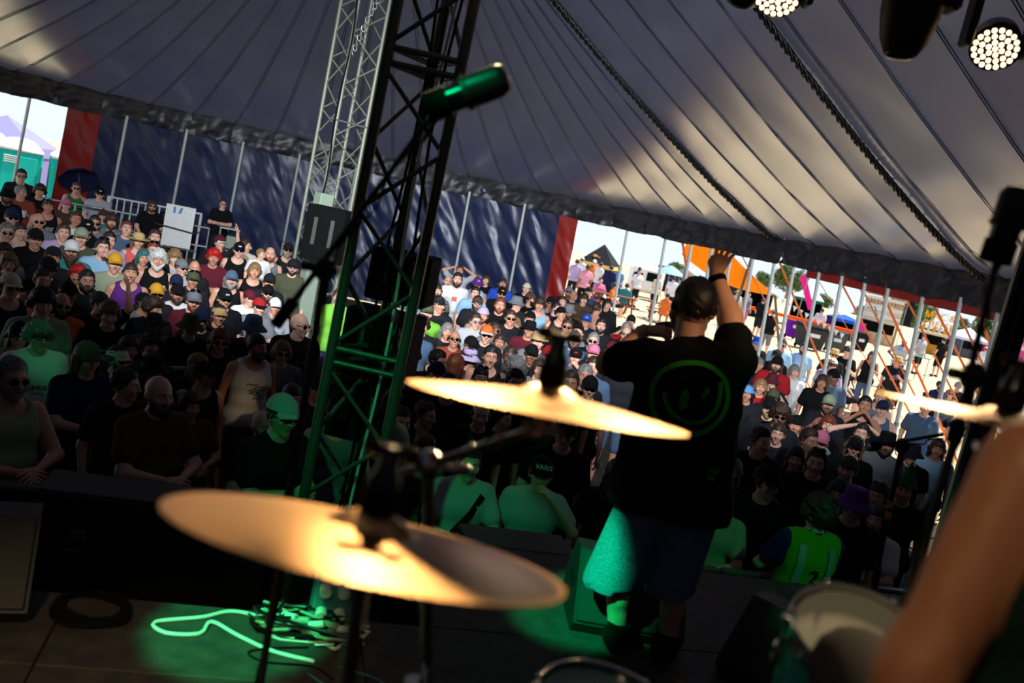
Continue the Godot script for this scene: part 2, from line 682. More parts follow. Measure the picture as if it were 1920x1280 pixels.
# ---------------------------------------------------------------- stage
func build_stage() -> void:
	var deck := struct("floor_stage", null, null, "worn brown plywood stage deck in panels")
	var turn := stage_turn()
	var rows := [[-4.0, -2.745], [-2.745, -0.745], [-0.745, 1.255], [1.255, 3.255], [3.255, 3.81]]
	for r in rows.size():
		for k in 9:
			var s0 := -5.4 + k * 1.2
			var st := Shape.new()
			st.box(Vector3.ZERO, Vector3(1.194, 0.04, rows[r][1] - rows[r][0] - 0.006), Basis.IDENTITY, 0.003)
			var o := put("deck_panel", st, mats.stage_ply, deck)
			o.transform = Transform3D(turn, on_stage(s0 + 0.6, (rows[r][0] + rows[r][1]) / 2, STAGE_Y - 0.02))
	for k in 3:
		var st := Shape.new()
		st.box(Vector3.ZERO, Vector3(1.194, 0.04, 1.03), Basis.IDENTITY, 0.003)
		var o := put("deck_panel", st, mats.stage_ply, deck)
		o.transform = Transform3D(turn, on_stage(1.5 + 1.2 * k, 3.81 + 0.52, STAGE_Y - 0.02))
	var fascia := Shape.new()
	fascia.box(on_stage(-2.1, 3.79, 0.68), Vector3(6.6, 1.36, 0.03), turn)
	fascia.box(on_stage(2.7, 4.84, 0.68), Vector3(3.6, 1.36, 0.03), turn)
	fascia.box(on_stage(0.89, 4.3, 0.68), Vector3(0.03, 1.36, 1.06), turn)
	struct("trim_stage", fascia, mats.matt_black, "black fascia boards under the stage edge")

# ---------------------------------------------------------------- masts, truss tower, hung speakers
func build_masts() -> void:
	# rear mast of the tent: a square lattice with a pale green lower column
	var o := thing("tent_mast", "tall grey lattice mast holding up the tent roof, pale green column at its foot", "mast", Vector3(K1.x, 0, K1.y), 0.75)
	var h := 0.27
	for sx in [-1, 1]:
		for sz in [-1, 1]:
			var st := Shape.new()
			st.bar(Vector3(sx * h, 0, sz * h), Vector3(sx * h, 9.2, sz * h), 0.03, 8)
			put("chord", st, mats.mast_paint, o)
	for face in 4:
		var b := Basis(Vector3.UP, face * PI / 2)
		for k in 22:
			var y0 := 0.2 + k * 0.4
			var st := Shape.new()
			var flip := 1.0 if k % 2 else -1.0
			st.bar(b * Vector3(-h * flip, y0, h), b * Vector3(h * flip, y0 + 0.4, h), 0.014, 5)
			put("brace", st, mats.mast_paint, o)
	var st3 := Shape.new()
	st3.box(Vector3(-0.24, 1.45, 0.26), Vector3(0.24, 2.9, 0.22), Basis.IDENTITY, 0.012)
	put("column", st3, mats.pale_green, o)
	st3 = Shape.new()
	st3.bar(Vector3(-0.42, 4.05, 0.3), Vector3(0.45, 4.05, 0.3), 0.016, 6)
	st3.bar(Vector3(0.45, 4.05, 0.3), Vector3(0.3, 3.93, 0.0), 0.016, 6)
	put("yard_bar", st3, mats.steel, o)
	st3 = Shape.new()
	var cab := []
	for k in 30:
		cab.append(Vector3(-0.31 + 0.03 * sin(k * 0.7), 2.9 + k * 0.2, 0.31 + 0.02 * cos(k * 0.9)))
	st3.tube(cab, 0.014, 5)
	put("cable", st3, mats.matt_black, o)
	speaker_box("mast_speaker", "black loudspeaker hung on the lattice tent mast", Vector3(K1.x + 0.24, 2.05, K1.y + 0.72), Vector3(0.62, 0.85, 0.4), -0.15)
	# chain hanging beside the mast
	var ch := thing("hoist_chain", "loose steel chain hanging beside the lattice tent mast", "chain", Vector3(K1.x + 0.35, 5.1, K1.y + 0.35))
	for k in 18:
		var t := k / 17.0
		var s := Shape.new()
		var c := Vector3(-0.32 * t, 1.0 - 1.0 * t + 0.12 * sin(t * PI), 0.0)
		var ring := []
		for j in 11:
			var a := TAU * j / 10.0
			ring.append(c + Basis(Vector3.BACK, 0.35) * (Basis(Vector3.UP, PI / 2 * (k % 2)) * Vector3(cos(a) * 0.028, sin(a) * 0.05, 0)))
		s.tube(ring, 0.01, 5, false)
		put("link", s, mats.steel, ch)
	# second tent mast, near the stage but above and behind the frame
	var o2 := thing("tent_mast", "lattice mast at the stage end of the tent", "mast", v3(K1 + RIDGE_DIR * RIDGE_LEN, 0), 0.4)
	for sx in [-1, 1]:
		for sz in [-1, 1]:
			var s := Shape.new()
			s.bar(Vector3(sx * h, 0, sz * h), Vector3(sx * h, 9.2, sz * h), 0.03, 8)
			put("chord", s, mats.mast_paint, o2)
	# PA tower: triangular truss in the pit at the left stage corner
	o = thing("truss_tower", "dark triangular truss tower holding loudspeakers at the stage corner", "truss", Vector3(-0.765, 0, -4.9))
	var a0 := Vector3(-0.195, 0, 0)
	var a1 := Vector3(0.195, 0, 0)
	var a2 := Vector3(0.0, 0, -0.36)
	for c in [a0, a1, a2]:
		var s := Shape.new()
		s.bar(c, c + Vector3(0, 7.2, 0), 0.031, 12)
		put("chord", s, mats.truss, o)
	for sec in 5:
		var yb := 0.71 + sec * 1.633
		for pr in [[a0, a1], [a1, a2], [a2, a0]]:
			for dy in [-0.04, 0.04]:
				var s := Shape.new()
				s.bar(pr[0] + Vector3(0, yb + dy, 0), pr[1] + Vector3(0, yb + dy, 0), 0.017, 8)
				put("rung", s, mats.truss, o)
			for q in 4:
				var s := Shape.new()
				var y0 := yb + 0.06 + q * 0.375
				var y1 := y0 + 0.375
				var p0: Vector3 = pr[0] if q % 2 == 0 else pr[1]
				var p1: Vector3 = pr[1] if q % 2 == 0 else pr[0]
				s.bar(p0 + Vector3(0, y0, 0), p1 + Vector3(0, y1, 0), 0.013, 7)
				put("brace", s, mats.truss, o)
	speaker_box("hung_speaker", "black loudspeaker cabinet hung high in the truss tower", Vector3(-0.71, 2.83, -5.36), Vector3(0.36, 0.3, 0.3), -0.1)
	speaker_box("hung_speaker", "black loudspeaker with two metal plates hung in the truss tower", Vector3(-0.76, 2.36, -5.36), Vector3(0.42, 0.4, 0.32), -0.1)
	var amp := speaker_box("hung_speaker", "lowest black cabinet in the truss tower with a paper label on it", Vector3(-0.79, 1.97, -5.36), Vector3(0.36, 0.36, 0.3), -0.1)
	var s4 := Shape.new()
	s4.box(Vector3(-0.03, 0.08, 0.155), Vector3(0.085, 0.12, 0.004))
	put("paper_label", s4, mats.white, amp)
	# cables and ropes that run down the tower
	for k in 4:
		var path := []
		for j in 25:
			var y := 0.2 + j * 0.26
			path.append(Vector3(0.12 - 0.05 * k + 0.02 * sin(j * 0.8 + k), y, -0.05 - 0.07 * k + 0.02 * cos(j * 0.6 + k)))
		var s := Shape.new()
		s.tube(path, 0.009, 5)
		put("cable", s, mats.white if k == 1 else mats.matt_black, o)

func speaker_box(called: String, label: String, at: Vector3, size: Vector3, yaw := 0.0) -> Node3D:
	var o := thing(called, label, "speaker", at, yaw)
	var s := Shape.new()
	s.box(Vector3(0, size.y / 2 - 0.18, 0), size, Basis.IDENTITY, 0.012)
	put("cabinet", s, mats.matt_black, o)
	s = Shape.new()
	s.box(Vector3(0, size.y / 2 - 0.18, size.z / 2 + 0.004), Vector3(size.x * 0.86, size.y * 0.86, 0.01), Basis.IDENTITY, 0.003)
	put("back_plate", s, mats.matt_black, o)
	for sx in [-0.22, 0.22]:
		s = Shape.new()
		s.box(Vector3(sx * size.x, size.y / 2 - 0.15, size.z / 2 + 0.012), Vector3(size.x * 0.1, size.y * 0.5, 0.008), Basis.IDENTITY, 0.002)
		s.bar(Vector3(sx * size.x, size.y / 2 - 0.08, size.z / 2 + 0.01), Vector3(sx * size.x, size.y / 2 - 0.08, size.z / 2 + 0.03), 0.012, 8)
		put("bracket", s, mats.truss, o)
	return o

# ---------------------------------------------------------------- crowd barrier and bass cabinets in the pit
func build_barrier() -> void:
	var turn := stage_turn()
	for k in 11:
		var o := thing("crowd_barrier", "dark steel crowd barrier section before the front row, number %s from the truss tower side" % ["one", "two", "three", "four", "five", "six", "seven", "eight", "nine", "ten", "eleven"][k], "barrier", on_stage(-4.6 + k * 1.05, 5.42, 0.0), atan2(0.259, 0.966), "front row barrier")
		var s := Shape.new()
		s.box(Vector3(0, 1.19, 0), Vector3(1.03, 0.04, 0.07), Basis.IDENTITY, 0.012)
		put("top_rail", s, mats.truss, o)
		s = Shape.new()
		s.box(Vector3(0, 0.6, -0.02), Vector3(1.02, 1.12, 0.012), Basis.IDENTITY, 0.002)
		put("panel", s, mats.black, o)
		for sx in [-0.49, 0.49]:
			s = Shape.new()
			s.box(Vector3(sx, 0.6, 0.0), Vector3(0.045, 1.16, 0.05), Basis.IDENTITY, 0.006)
			put("post", s, mats.truss, o)
		if k < 7:
			continue
		s = Shape.new()
		s.box(Vector3(0, 0.185, 0.22), Vector3(1.0, 0.03, 0.36), Basis.IDENTITY, 0.006)
		put("step", s, mats.truss, o)
		for sx in [-0.42, 0.42]:
			s = Shape.new()
			s.tube([Vector3(sx, 1.1, 0.03), Vector3(sx, 0.3, 0.42), Vector3(sx, 0.0, 0.45)], 0.02, 6)
			put("stay", s, mats.truss, o)
	for q in [[-1.45, "wide black bass cabinet with a grey top and blue sockets by the truss tower"], [1.02, "black bass cabinet in the pit beyond the lower cymbal"]]:
		var o := thing("bass_cabinet", q[1], "speaker", on_stage(-0.42, 5.2, 0.0), atan2(0.259, 0.966))
		if q[0] > 0:
			o.position = on_stage(1.68, 5.14, 0.0)
		var w := 1.25 if q[0] < 0 else 0.7
		var s := Shape.new()
		s.box(Vector3(0, 1.0, 0), Vector3(w, 0.68, 0.34 if q[0] < 0 else 0.34), Basis.IDENTITY, 0.012)
		put("cabinet", s, mats.black, o)
		s = Shape.new()
		s.box(Vector3(0, 1.345, 0), Vector3(w * 0.985, 0.012, 0.32 if q[0] < 0 else 0.32), Basis.IDENTITY, 0.004)
		put("lid", s, plain("grey_lid", Color(0.2, 0.195, 0.19), 0.6), o)
		var zf := 0.174
		s = Shape.new()
		s.box(Vector3(-0.38, 1.12, zf), Vector3(0.07, 0.05, 0.008))
		put("socket", s, plain("sky_blue", Color(0.25, 0.5, 0.55), 0.5), o)
		s = Shape.new()
		s.ball(Vector3(-0.38, 1.12, zf + 0.006), Vector3(0.024, 0.012, 0.006), 10, 6)
		put("socket_ring", s, mats.black, o)
		s = Shape.new()
		s.box(Vector3(-0.4, 1.03, zf), Vector3(0.06, 0.014, 0.008))
		put("socket", s, mats.sky_blue, o)
		for sx in [-1, 1]:
			s = Shape.new()
			s.box(Vector3(sx * (w / 2 - 0.04), 0.33, 0.0), Vector3(0.05, 0.66, 0.3), Basis.IDENTITY, 0.006)
			put("leg", s, mats.truss, o)
		for y in [0.56, 0.46]:
			s = Shape.new()
			s.box(Vector3(0, y, zf - 0.03), Vector3(w, 0.025, 0.03), Basis.IDENTITY, 0.004)
			put("rail", s, mats.truss, o)

# ---------------------------------------------------------------- people: distance fields meshed as surface nets
class Field:
	var o: Vector3
	var h: float
	var nx: int
	var ny: int
	var nz: int
	var d := PackedFloat32Array()
	func _init(lo: Vector3, hi: Vector3, cell: float) -> void:
		o = lo
		h = cell
		nx = int((hi.x - lo.x) / cell) + 2
		ny = int((hi.y - lo.y) / cell) + 2
		nz = int((hi.z - lo.z) / cell) + 2
		d.resize(nx * ny * nz)
		d.fill(1.0)
	func cap(a: Vector3, b: Vector3, ra: float, rb: float, k := 0.03, flat := Vector3.ONE) -> void:
		# a tapered capsule; flat > 1 in an axis squeezes it there
		var r := maxf(ra, rb) + k + 2.0 * h
		var lo := (Vector3(minf(a.x, b.x), minf(a.y, b.y), minf(a.z, b.z)) - Vector3.ONE * r - o) / h
		var hi := (Vector3(maxf(a.x, b.x), maxf(a.y, b.y), maxf(a.z, b.z)) + Vector3.ONE * r - o) / h
		var x0 := maxi(0, int(lo.x))
		var x1 := mini(nx - 1, int(hi.x) + 1)
		var y0 := maxi(0, int(lo.y))
		var y1 := mini(ny - 1, int(hi.y) + 1)
		var z0 := maxi(0, int(lo.z))
		var z1 := mini(nz - 1, int(hi.z) + 1)
		var ab := (b - a) * flat
		var len2 := maxf(ab.length_squared(), 1e-9)
		for z in range(z0, z1 + 1):
			for y in range(y0, y1 + 1):
				var at := (z * ny + y) * nx + x0
				var p := (o + Vector3(x0, y, z) * h - a) * flat
				var step := h * flat.x
				for x in range(x0, x1 + 1):
					var t := clampf(p.dot(ab) / len2, 0.0, 1.0)
					var e := (p - ab * t).length() - (ra + (rb - ra) * t)
					var c := d[at]
					if e < c + k:
						var w := maxf(k - absf(e - c), 0.0) / k
						d[at] = minf(e, c) - w * w * k * 0.25
					p.x += step
					at += 1
	func cut(n: Vector3, dist: float, lo := Vector3(-9, -9, -9), hi := Vector3(9, 9, 9)) -> void:
		# removes what lies beyond the plane n . p = dist, within a box
		for z in nz:
			for y in ny:
				for x in nx:
					var p := o + Vector3(x, y, z) * h
					if p.x < lo.x or p.y < lo.y or p.z < lo.z or p.x > hi.x or p.y > hi.y or p.z > hi.z:
						continue
					var at := (z * ny + y) * nx + x
					d[at] = maxf(d[at], p.dot(n) - dist)
	func hole(a: Vector3, r: float) -> void:
		for z in nz:
			for y in ny:
				for x in nx:
					var at := (z * ny + y) * nx + x
					if d[at] < 0.1:
						d[at] = maxf(d[at], r - (o + Vector3(x, y, z) * h - a).length())
	func shape() -> Shape:
		var s := Shape.new()
		var id := PackedInt32Array()
		id.resize(nx * ny * nz)
		id.fill(-1)
		var nxy := nx * ny
		var off := [0, 1, nx, nx + 1, nxy, nxy + 1, nxy + nx, nxy + nx + 1]
		var cor := [Vector3(0, 0, 0), Vector3(1, 0, 0), Vector3(0, 1, 0), Vector3(1, 1, 0), Vector3(0, 0, 1), Vector3(1, 0, 1), Vector3(0, 1, 1), Vector3(1, 1, 1)]
		var edges := [[0, 1], [2, 3], [4, 5], [6, 7], [0, 2], [1, 3], [4, 6], [5, 7], [0, 4], [1, 5], [2, 6], [3, 7]]
		for z in nz - 1:
			for y in ny - 1:
				var at := z * nxy + y * nx
				for x in nx - 1:
					var d0 := d[at]
					if absf(d0) < 3.0 * h:
						var neg := 0
						for c in 8:
							if d[at + off[c]] < 0.0:
								neg += 1
						if neg > 0 and neg < 8:
							var sum := Vector3.ZERO
							var n := 0
							for e in edges:
								var p: float = d[at + off[e[0]]]
								var q: float = d[at + off[e[1]]]
								if (p < 0.0) != (q < 0.0):
									sum += cor[e[0]].lerp(cor[e[1]], p / (p - q))
									n += 1
							id[at] = s.v.size()
							s.v.append(o + (Vector3(x, y, z) + sum / n) * h)
					at += 1
		var across := [[1, nx, nxy], [nx, nxy, 1], [nxy, 1, nx]]
		for z in range(1, nz - 1):
			for y in range(1, ny - 1):
				var at := z * nxy + y * nx
				for x in range(1, nx - 1):
					var g := at + x
					if id[g] < 0 and absf(d[g]) > 2.0 * h:
						continue
					var p := d[g] < 0.0
					for w in across:
						if (d[g + w[0]] < 0.0) == p:
							continue
						var a := id[g - w[1] - w[2]]
						var b := id[g - w[2]]
						var c := id[g]
						var e := id[g - w[1]]
						if a < 0 or b < 0 or c < 0 or e < 0:
							continue
						if p:
							for k in [a, c, b, a, e, c]:
								s.i.append(k)
						else:
							for k in [a, b, c, a, c, e]:
								s.i.append(k)
		return s

const ARMS := {
	# shoulder fixed; elbow, wrist of the right (x > 0) arm; the left is mirrored
	"down": [Vector3(0.245, 1.16, -0.03), Vector3(0.25, 0.92, 0.06)],
	"fold": [Vector3(0.25, 1.16, 0.06), Vector3(-0.07, 1.17, 0.2)],
	"foldb": [Vector3(0.25, 1.15, 0.04), Vector3(-0.09, 1.13, 0.17)],
	"cup": [Vector3(0.25, 1.17, 0.06), Vector3(0.14, 1.27, 0.28)],
	"mouth": [Vector3(0.31, 1.27, 0.14), Vector3(0.09, 1.5, 0.18)],
	"phone": [Vector3(0.22, 1.17, 0.1), Vector3(0.07, 1.25, 0.31)],
	"head": [Vector3(0.37, 1.58, 0.0), Vector3(0.12, 1.7, -0.05)],
	"raise": [Vector3(0.3, 1.62, 0.06), Vector3(0.25, 1.86, 0.1)],
	"hips": [Vector3(0.39, 1.2, -0.06), Vector3(0.19, 1.03, 0.04)],
	"lean": [Vector3(0.26, 1.17, 0.14), Vector3(0.06, 1.15, 0.3)],
	"clap": [Vector3(0.23, 1.19, 0.12), Vector3(0.13, 1.36, 0.3)],
	"spread": [Vector3(0.3, 1.2, 0.12), Vector3(0.3, 1.28, 0.32)],
	"knee": [Vector3(0.25, 1.17, 0.08), Vector3(0.16, 1.0, 0.3)],
}
const POSES := {
	"stand": ["down", "down"], "fold": ["fold", "foldb"], "cup": ["cup", "down"], "drink": ["mouth", "down"], "phone": ["phone", "phone"],
	"headhands": ["head", "head"], "raise": ["raise", "down"], "hips": ["hips", "hips"], "lean": ["lean", "lean"], "clap": ["clap", "clap"],
	"spread": ["spread", "spread"], "camera": ["mouth", "mouth"], "reach": ["spread", "down"], "knee": ["knee", "knee"],
}
const SH := Vector3(0.185, 1.42, -0.01)

var body_cache := {}
var wear_cache := {}
var head_cache := {}
var hair_cache := {}
var hand_shape: Shape
var hand_fist: Shape

func arm_joints(side: int, kind: String) -> Array:
	var m := Vector3(side, 1, 1)
	var a: Array = ARMS[kind]
	return [SH * m, a[0] * m, a[1] * m]

func make_hand(curl: float, spread := 1.0) -> Shape:
	# wrist at the origin, fingers along +y, palm towards +z, thumb at +x
	var f := Field.new(Vector3(-0.08, -0.04, -0.05), Vector3(0.1, 0.22, 0.11), 0.0062)
	f.cap(Vector3(0, -0.03, 0), Vector3(0, 0.02, 0), 0.026, 0.026, 0.012, Vector3(1, 1, 1.25))
	for k in 4:
		var x := -0.032 + k * 0.0213
		f.cap(Vector3(x * 0.5, 0.012, 0), Vector3(x, 0.085, 0), 0.017, 0.0135, 0.012)
	var lens := [0.058, 0.072, 0.079, 0.07]
	for k in 4:
		var x := -0.033 + k * 0.022
		var p := Vector3(x, 0.088, 0)
		var a := curl * 0.35 + 0.08
		var dir := Vector3((k - 1.5) * 0.1 * spread, 1, 0)
		for j in 3:
			var l: float = lens[k] * [0.45, 0.31, 0.24][j]
			var way := (dir * cos(a) + Vector3(0, 0, 1) * sin(a)).normalized()
			var q := p + way * l
			f.cap(p, q, 0.0098 - j * 0.0008, 0.009 - j * 0.0008, 0.003)
			p = q
			a += curl * [0.7, 0.8, 0.5][j]
	var t0 := Vector3(0.024, 0.02, 0.006)
	var t1 := Vector3(0.05, 0.055, 0.018 + 0.01 * curl)
	var t2 := Vector3(0.058 - 0.012 * curl, 0.09, 0.026 + 0.02 * curl)
	f.cap(t0, t1, 0.016, 0.0115, 0.01)
	f.cap(t1, t2, 0.0115, 0.009, 0.003)
	return f.shape()

func hand_at(wrist: Vector3, elbow: Vector3, side: int, palm: Vector3) -> Transform3D:
	var y := (wrist - elbow).normalized()
	var z := (palm - y * palm.dot(y)).normalized()
	var x := y.cross(z)
	if side > 0:
		x = -x
	return Transform3D(Basis(x * 0.95, y * 0.95, z * 0.95), wrist + y * 0.012)

func torso(f: Field, grow: float, heavy: float, k := 0.05) -> void:
	var w := 1.0 + heavy * 0.35
	f.cap(Vector3(-0.075, 1.3, 0.0), Vector3(0.075, 1.3, 0.0), 0.108 + grow, 0.108 + grow, k, Vector3(0.95, 0.9, 1.0))
	f.cap(Vector3(-0.16, 1.42, -0.012), Vector3(0.16, 1.42, -0.012), 0.055 + grow, 0.055 + grow, k)
	f.cap(Vector3(-0.06 * w, 1.12, 0.005 + heavy * 0.05), Vector3(0.06 * w, 1.12, 0.005 + heavy * 0.05), (0.1 + heavy * 0.05) + grow, (0.1 + heavy * 0.05) + grow, k)
	f.cap(Vector3(-0.075 * w, 0.96, 0.0 + heavy * 0.02), Vector3(0.075 * w, 0.96, 0.0 + heavy * 0.02), (0.108 + heavy * 0.03) + grow, (0.108 + heavy * 0.03) + grow, k)

func neck(f: Field, grow := 0.0) -> void:
	f.cap(Vector3(0, 1.44, -0.02), Vector3(0, 1.58, 0.0), 0.06 + grow, 0.053 + grow, 0.04)
	f.cap(Vector3(-0.1, 1.435, -0.02), Vector3(-0.02, 1.5, -0.015), 0.045 + grow, 0.045 + grow, 0.03)
	f.cap(Vector3(0.1, 1.435, -0.02), Vector3(0.02, 1.5, -0.015), 0.045 + grow, 0.045 + grow, 0.03)

func arms(f: Field, pose: Array, grow: float, heavy: float, k := 0.025) -> void:
	for s in 2:
		var j := arm_joints([1, -1][s], pose[s])
		f.cap(j[0], j[1], 0.05 + heavy * 0.012 + grow, 0.041 + heavy * 0.01 + grow, k)
		f.cap(j[1], j[2], 0.041 + heavy * 0.008 + grow, 0.027 + grow, k)

func legs(f: Field, seated: bool, grow: float, heavy: float) -> void:
	for s in [-1, 1]:
		var hip := Vector3(s * 0.095, 0.93, 0)
		var knee := Vector3(s * 0.11, 0.5, 0.02)
		var ankle := Vector3(s * 0.115, 0.09, -0.02)
		if seated:
			knee = Vector3(s * 0.14, 0.94, 0.44)
			ankle = Vector3(s * 0.13, 0.52, 0.5)
		f.cap(hip, knee, 0.088 + heavy * 0.02 + grow, 0.058 + grow, 0.03)
		f.cap(knee, ankle, 0.058 + grow, 0.038 + grow, 0.03)
		f.cap(knee.lerp(ankle, 0.15) + Vector3(0, 0, -0.015), knee.lerp(ankle, 0.45) + Vector3(0, 0, -0.02), 0.05 + grow, 0.045 + grow, 0.03)
		f.cap(ankle, ankle + Vector3(s * 0.02, -0.045, 0.13), 0.034 + grow * 0.3, 0.028, 0.02)

func body_shape(pose: String, heavy: float, seated: bool, cell := 0.021) -> Shape:
	var f := Field.new(Vector3(-0.5, 0.0, -0.26), Vector3(0.5, 2.0, 0.62 if seated else 0.44), cell)
	torso(f, 0.0, heavy)
	neck(f)
	arms(f, POSES[pose], 0.0, heavy)
	legs(f, seated, 0.0, heavy)
	var s := f.shape()
	for k in 2:
		var side: int = [1, -1][k]
		var j := arm_joints(side, POSES[pose][k])
		var kind: String = POSES[pose][k]
		var palm := Vector3(-side, 0, 0)
		if kind in ["phone", "cup", "mouth", "clap", "spread"]:
			palm = Vector3(-side, 0.1, -0.2)
		elif kind in ["fold", "foldb", "lean", "knee"]:
			palm = Vector3(0, -0.6, -0.8)
		elif kind == "head":
			palm = Vector3(0, -1, 0)
		elif kind == "hips":
			palm = Vector3(-side, 0, 0.3)
		s.add(hand_fist if kind in ["cup", "mouth", "phone"] else hand_shape, hand_at(j[2], j[1], side, palm))
	return s

func head_dist(p: Vector3, fem: float) -> float:
	var e := func(c: Vector3, r: Vector3) -> float:
		var q := (p - c) / r
		var l := q.length()
		return (l - 1.0) * minf(r.x, minf(r.y, r.z)) if l < 0.4 else l * (l - 1.0) / maxf(((p - c) / (r * r)).length(), 1e-6)
	var sm := func(a: float, b: float, k: float) -> float:
		var h := clampf(0.5 + 0.5 * (b - a) / k, 0.0, 1.0)
		return lerpf(b, a, h) - k * h * (1.0 - h)
	var cp := func(a: Vector3, b: Vector3, ra: float, rb: float) -> float:
		var ab := b - a
		var t := clampf((p - a).dot(ab) / ab.length_squared(), 0.0, 1.0)
		return (p - a - ab * t).length() - lerpf(ra, rb, t)
	var ax := absf(p.x)
	var pm := Vector3(ax, p.y, p.z)
	var d: float = e.call(Vector3(0, 0.032, -0.014), Vector3(0.077, 0.095, 0.099))
	d = sm.call(d, e.call(Vector3(0, -0.035, 0.018), Vector3(0.062 - fem * 0.005, 0.084, 0.07)), 0.03)
	d = sm.call(d, cp.call(Vector3(0, -0.098 + fem * 0.004, 0.062), Vector3(0, -0.09, 0.05), 0.02 - fem * 0.004, 0.024), 0.025)
	d = sm.call(d, cp.call(Vector3(0, 0.03 + fem * 0.002, 0.082 - fem * 0.003), Vector3(signf(p.x) * 0.04, 0.026, 0.07), 0.012, 0.011), 0.014)
	d = sm.call(d, cp.call(Vector3(0, 0.02, 0.09), Vector3(0, -0.022, 0.111 - fem * 0.004), 0.008, 0.0125), 0.012)
	d = sm.call(d, (pm - Vector3(0.013, -0.025, 0.096)).length() - 0.009, 0.008)
	d = sm.call(d, (pm - Vector3(0.043, -0.018, 0.06)).length() - 0.023, 0.025)
	d = -sm.call(-d, (pm - Vector3(0.033, 0.011, 0.101)).length() - 0.017, 0.012)
	d = sm.call(d, (pm - Vector3(0.032, 0.009, 0.074)).length() - 0.0135, 0.003)
	d = sm.call(d, cp.call(Vector3(-0.02, -0.054, 0.083), Vector3(0.02, -0.054, 0.083), 0.0075, 0.0075), 0.008)
	d = sm.call(d, (Vector3((ax - 0.08) * 2.0, p.y, (p.z + 0.008) * 1.15) - Vector3(0, 0.0, 0)).length() - 0.03, 0.008)
	return d

func head_shape(fem: float, nu := 46, nv := 36) -> Dictionary:
	# found along rays from inside the head; more rays at the face than at the back
	var key := [fem, nu, nv]
	if head_cache.has(key):
		return head_cache[key]
	var s := Shape.new()
	var pts := PackedVector3Array()
	var c0 := Vector3(0, 0.0, 0.012)
	for j in nv + 1:
		var v := j / float(nv)
		var t := PI * v + 0.22 * sin(TAU * v) * 0.5
		for k in nu:
			var u := k / float(nu) * TAU - PI
			var a := u - 0.45 * sin(u)
			var dir := Vector3(sin(t) * sin(a), cos(t), sin(t) * cos(a))
			var r := 0.165
			for q in 14:
				var dist := head_dist(c0 + dir * r, fem)
				r -= dist * 0.85
				if absf(dist) < 0.0004:
					break
			pts.append(c0 + dir * r)
	s.grid(pts, nu, nv + 1, true)
	for p in pts:
		var c := Color.WHITE
		var ax := absf(p.x)
		var eye := Vector2((ax - 0.032) / 0.0115, (p.y - 0.009) / 0.0062)
		if p.z > 0.06:
			if eye.length() < 1.0:
				c = Color(1.35, 1.5, 1.6) if eye.length() > 0.55 else Color(0.08, 0.07, 0.07)
			elif absf(p.y - 0.034 + ax * 0.06) < 0.006 and ax > 0.012 and ax < 0.052:
				c = Color(0.35, 0.3, 0.28)
			elif absf(p.y + 0.054) < 0.0085 and ax < 0.023:
				c = Color(0.85, 0.55, 0.55)
			elif absf(p.y + 0.026) < 0.02 and ax < 0.018:
				c = Color(1.0, 0.88, 0.86)
		s.c.append(c)
	var out := {"shape": s, "pts": pts, "nu": nu, "nv": nv}
	head_cache[key] = out
	return out

const HEAD_Y := 1.625

func person_body(pose: String, fem: float, heavy: float, seated: bool, yaw: float, pitch: float) -> ArrayMesh:
	var key := [pose, fem, heavy, seated, yaw, pitch]
	if body_cache.has(key):
		return body_cache[key]
	var bkey := [pose, heavy, seated]
	if not wear_cache.has(bkey):
		wear_cache[bkey] = body_shape(pose, heavy, seated)
	var s := Shape.new()
	s.add(wear_cache[bkey], Transform3D.IDENTITY, Color.WHITE)
	s.add(head_shape(fem).shape, head_pose(yaw, pitch))
	var m := s.mesh()
	body_cache[key] = m
	return m

func head_pose(yaw: float, pitch: float) -> Transform3D:
	var b := Basis(Vector3.UP, yaw) * Basis(Vector3.RIGHT, pitch)
	var pivot := Vector3(0, 1.53, -0.01)
	return Transform3D(b, pivot + b * (Vector3(0, HEAD_Y, 0.0) - pivot))

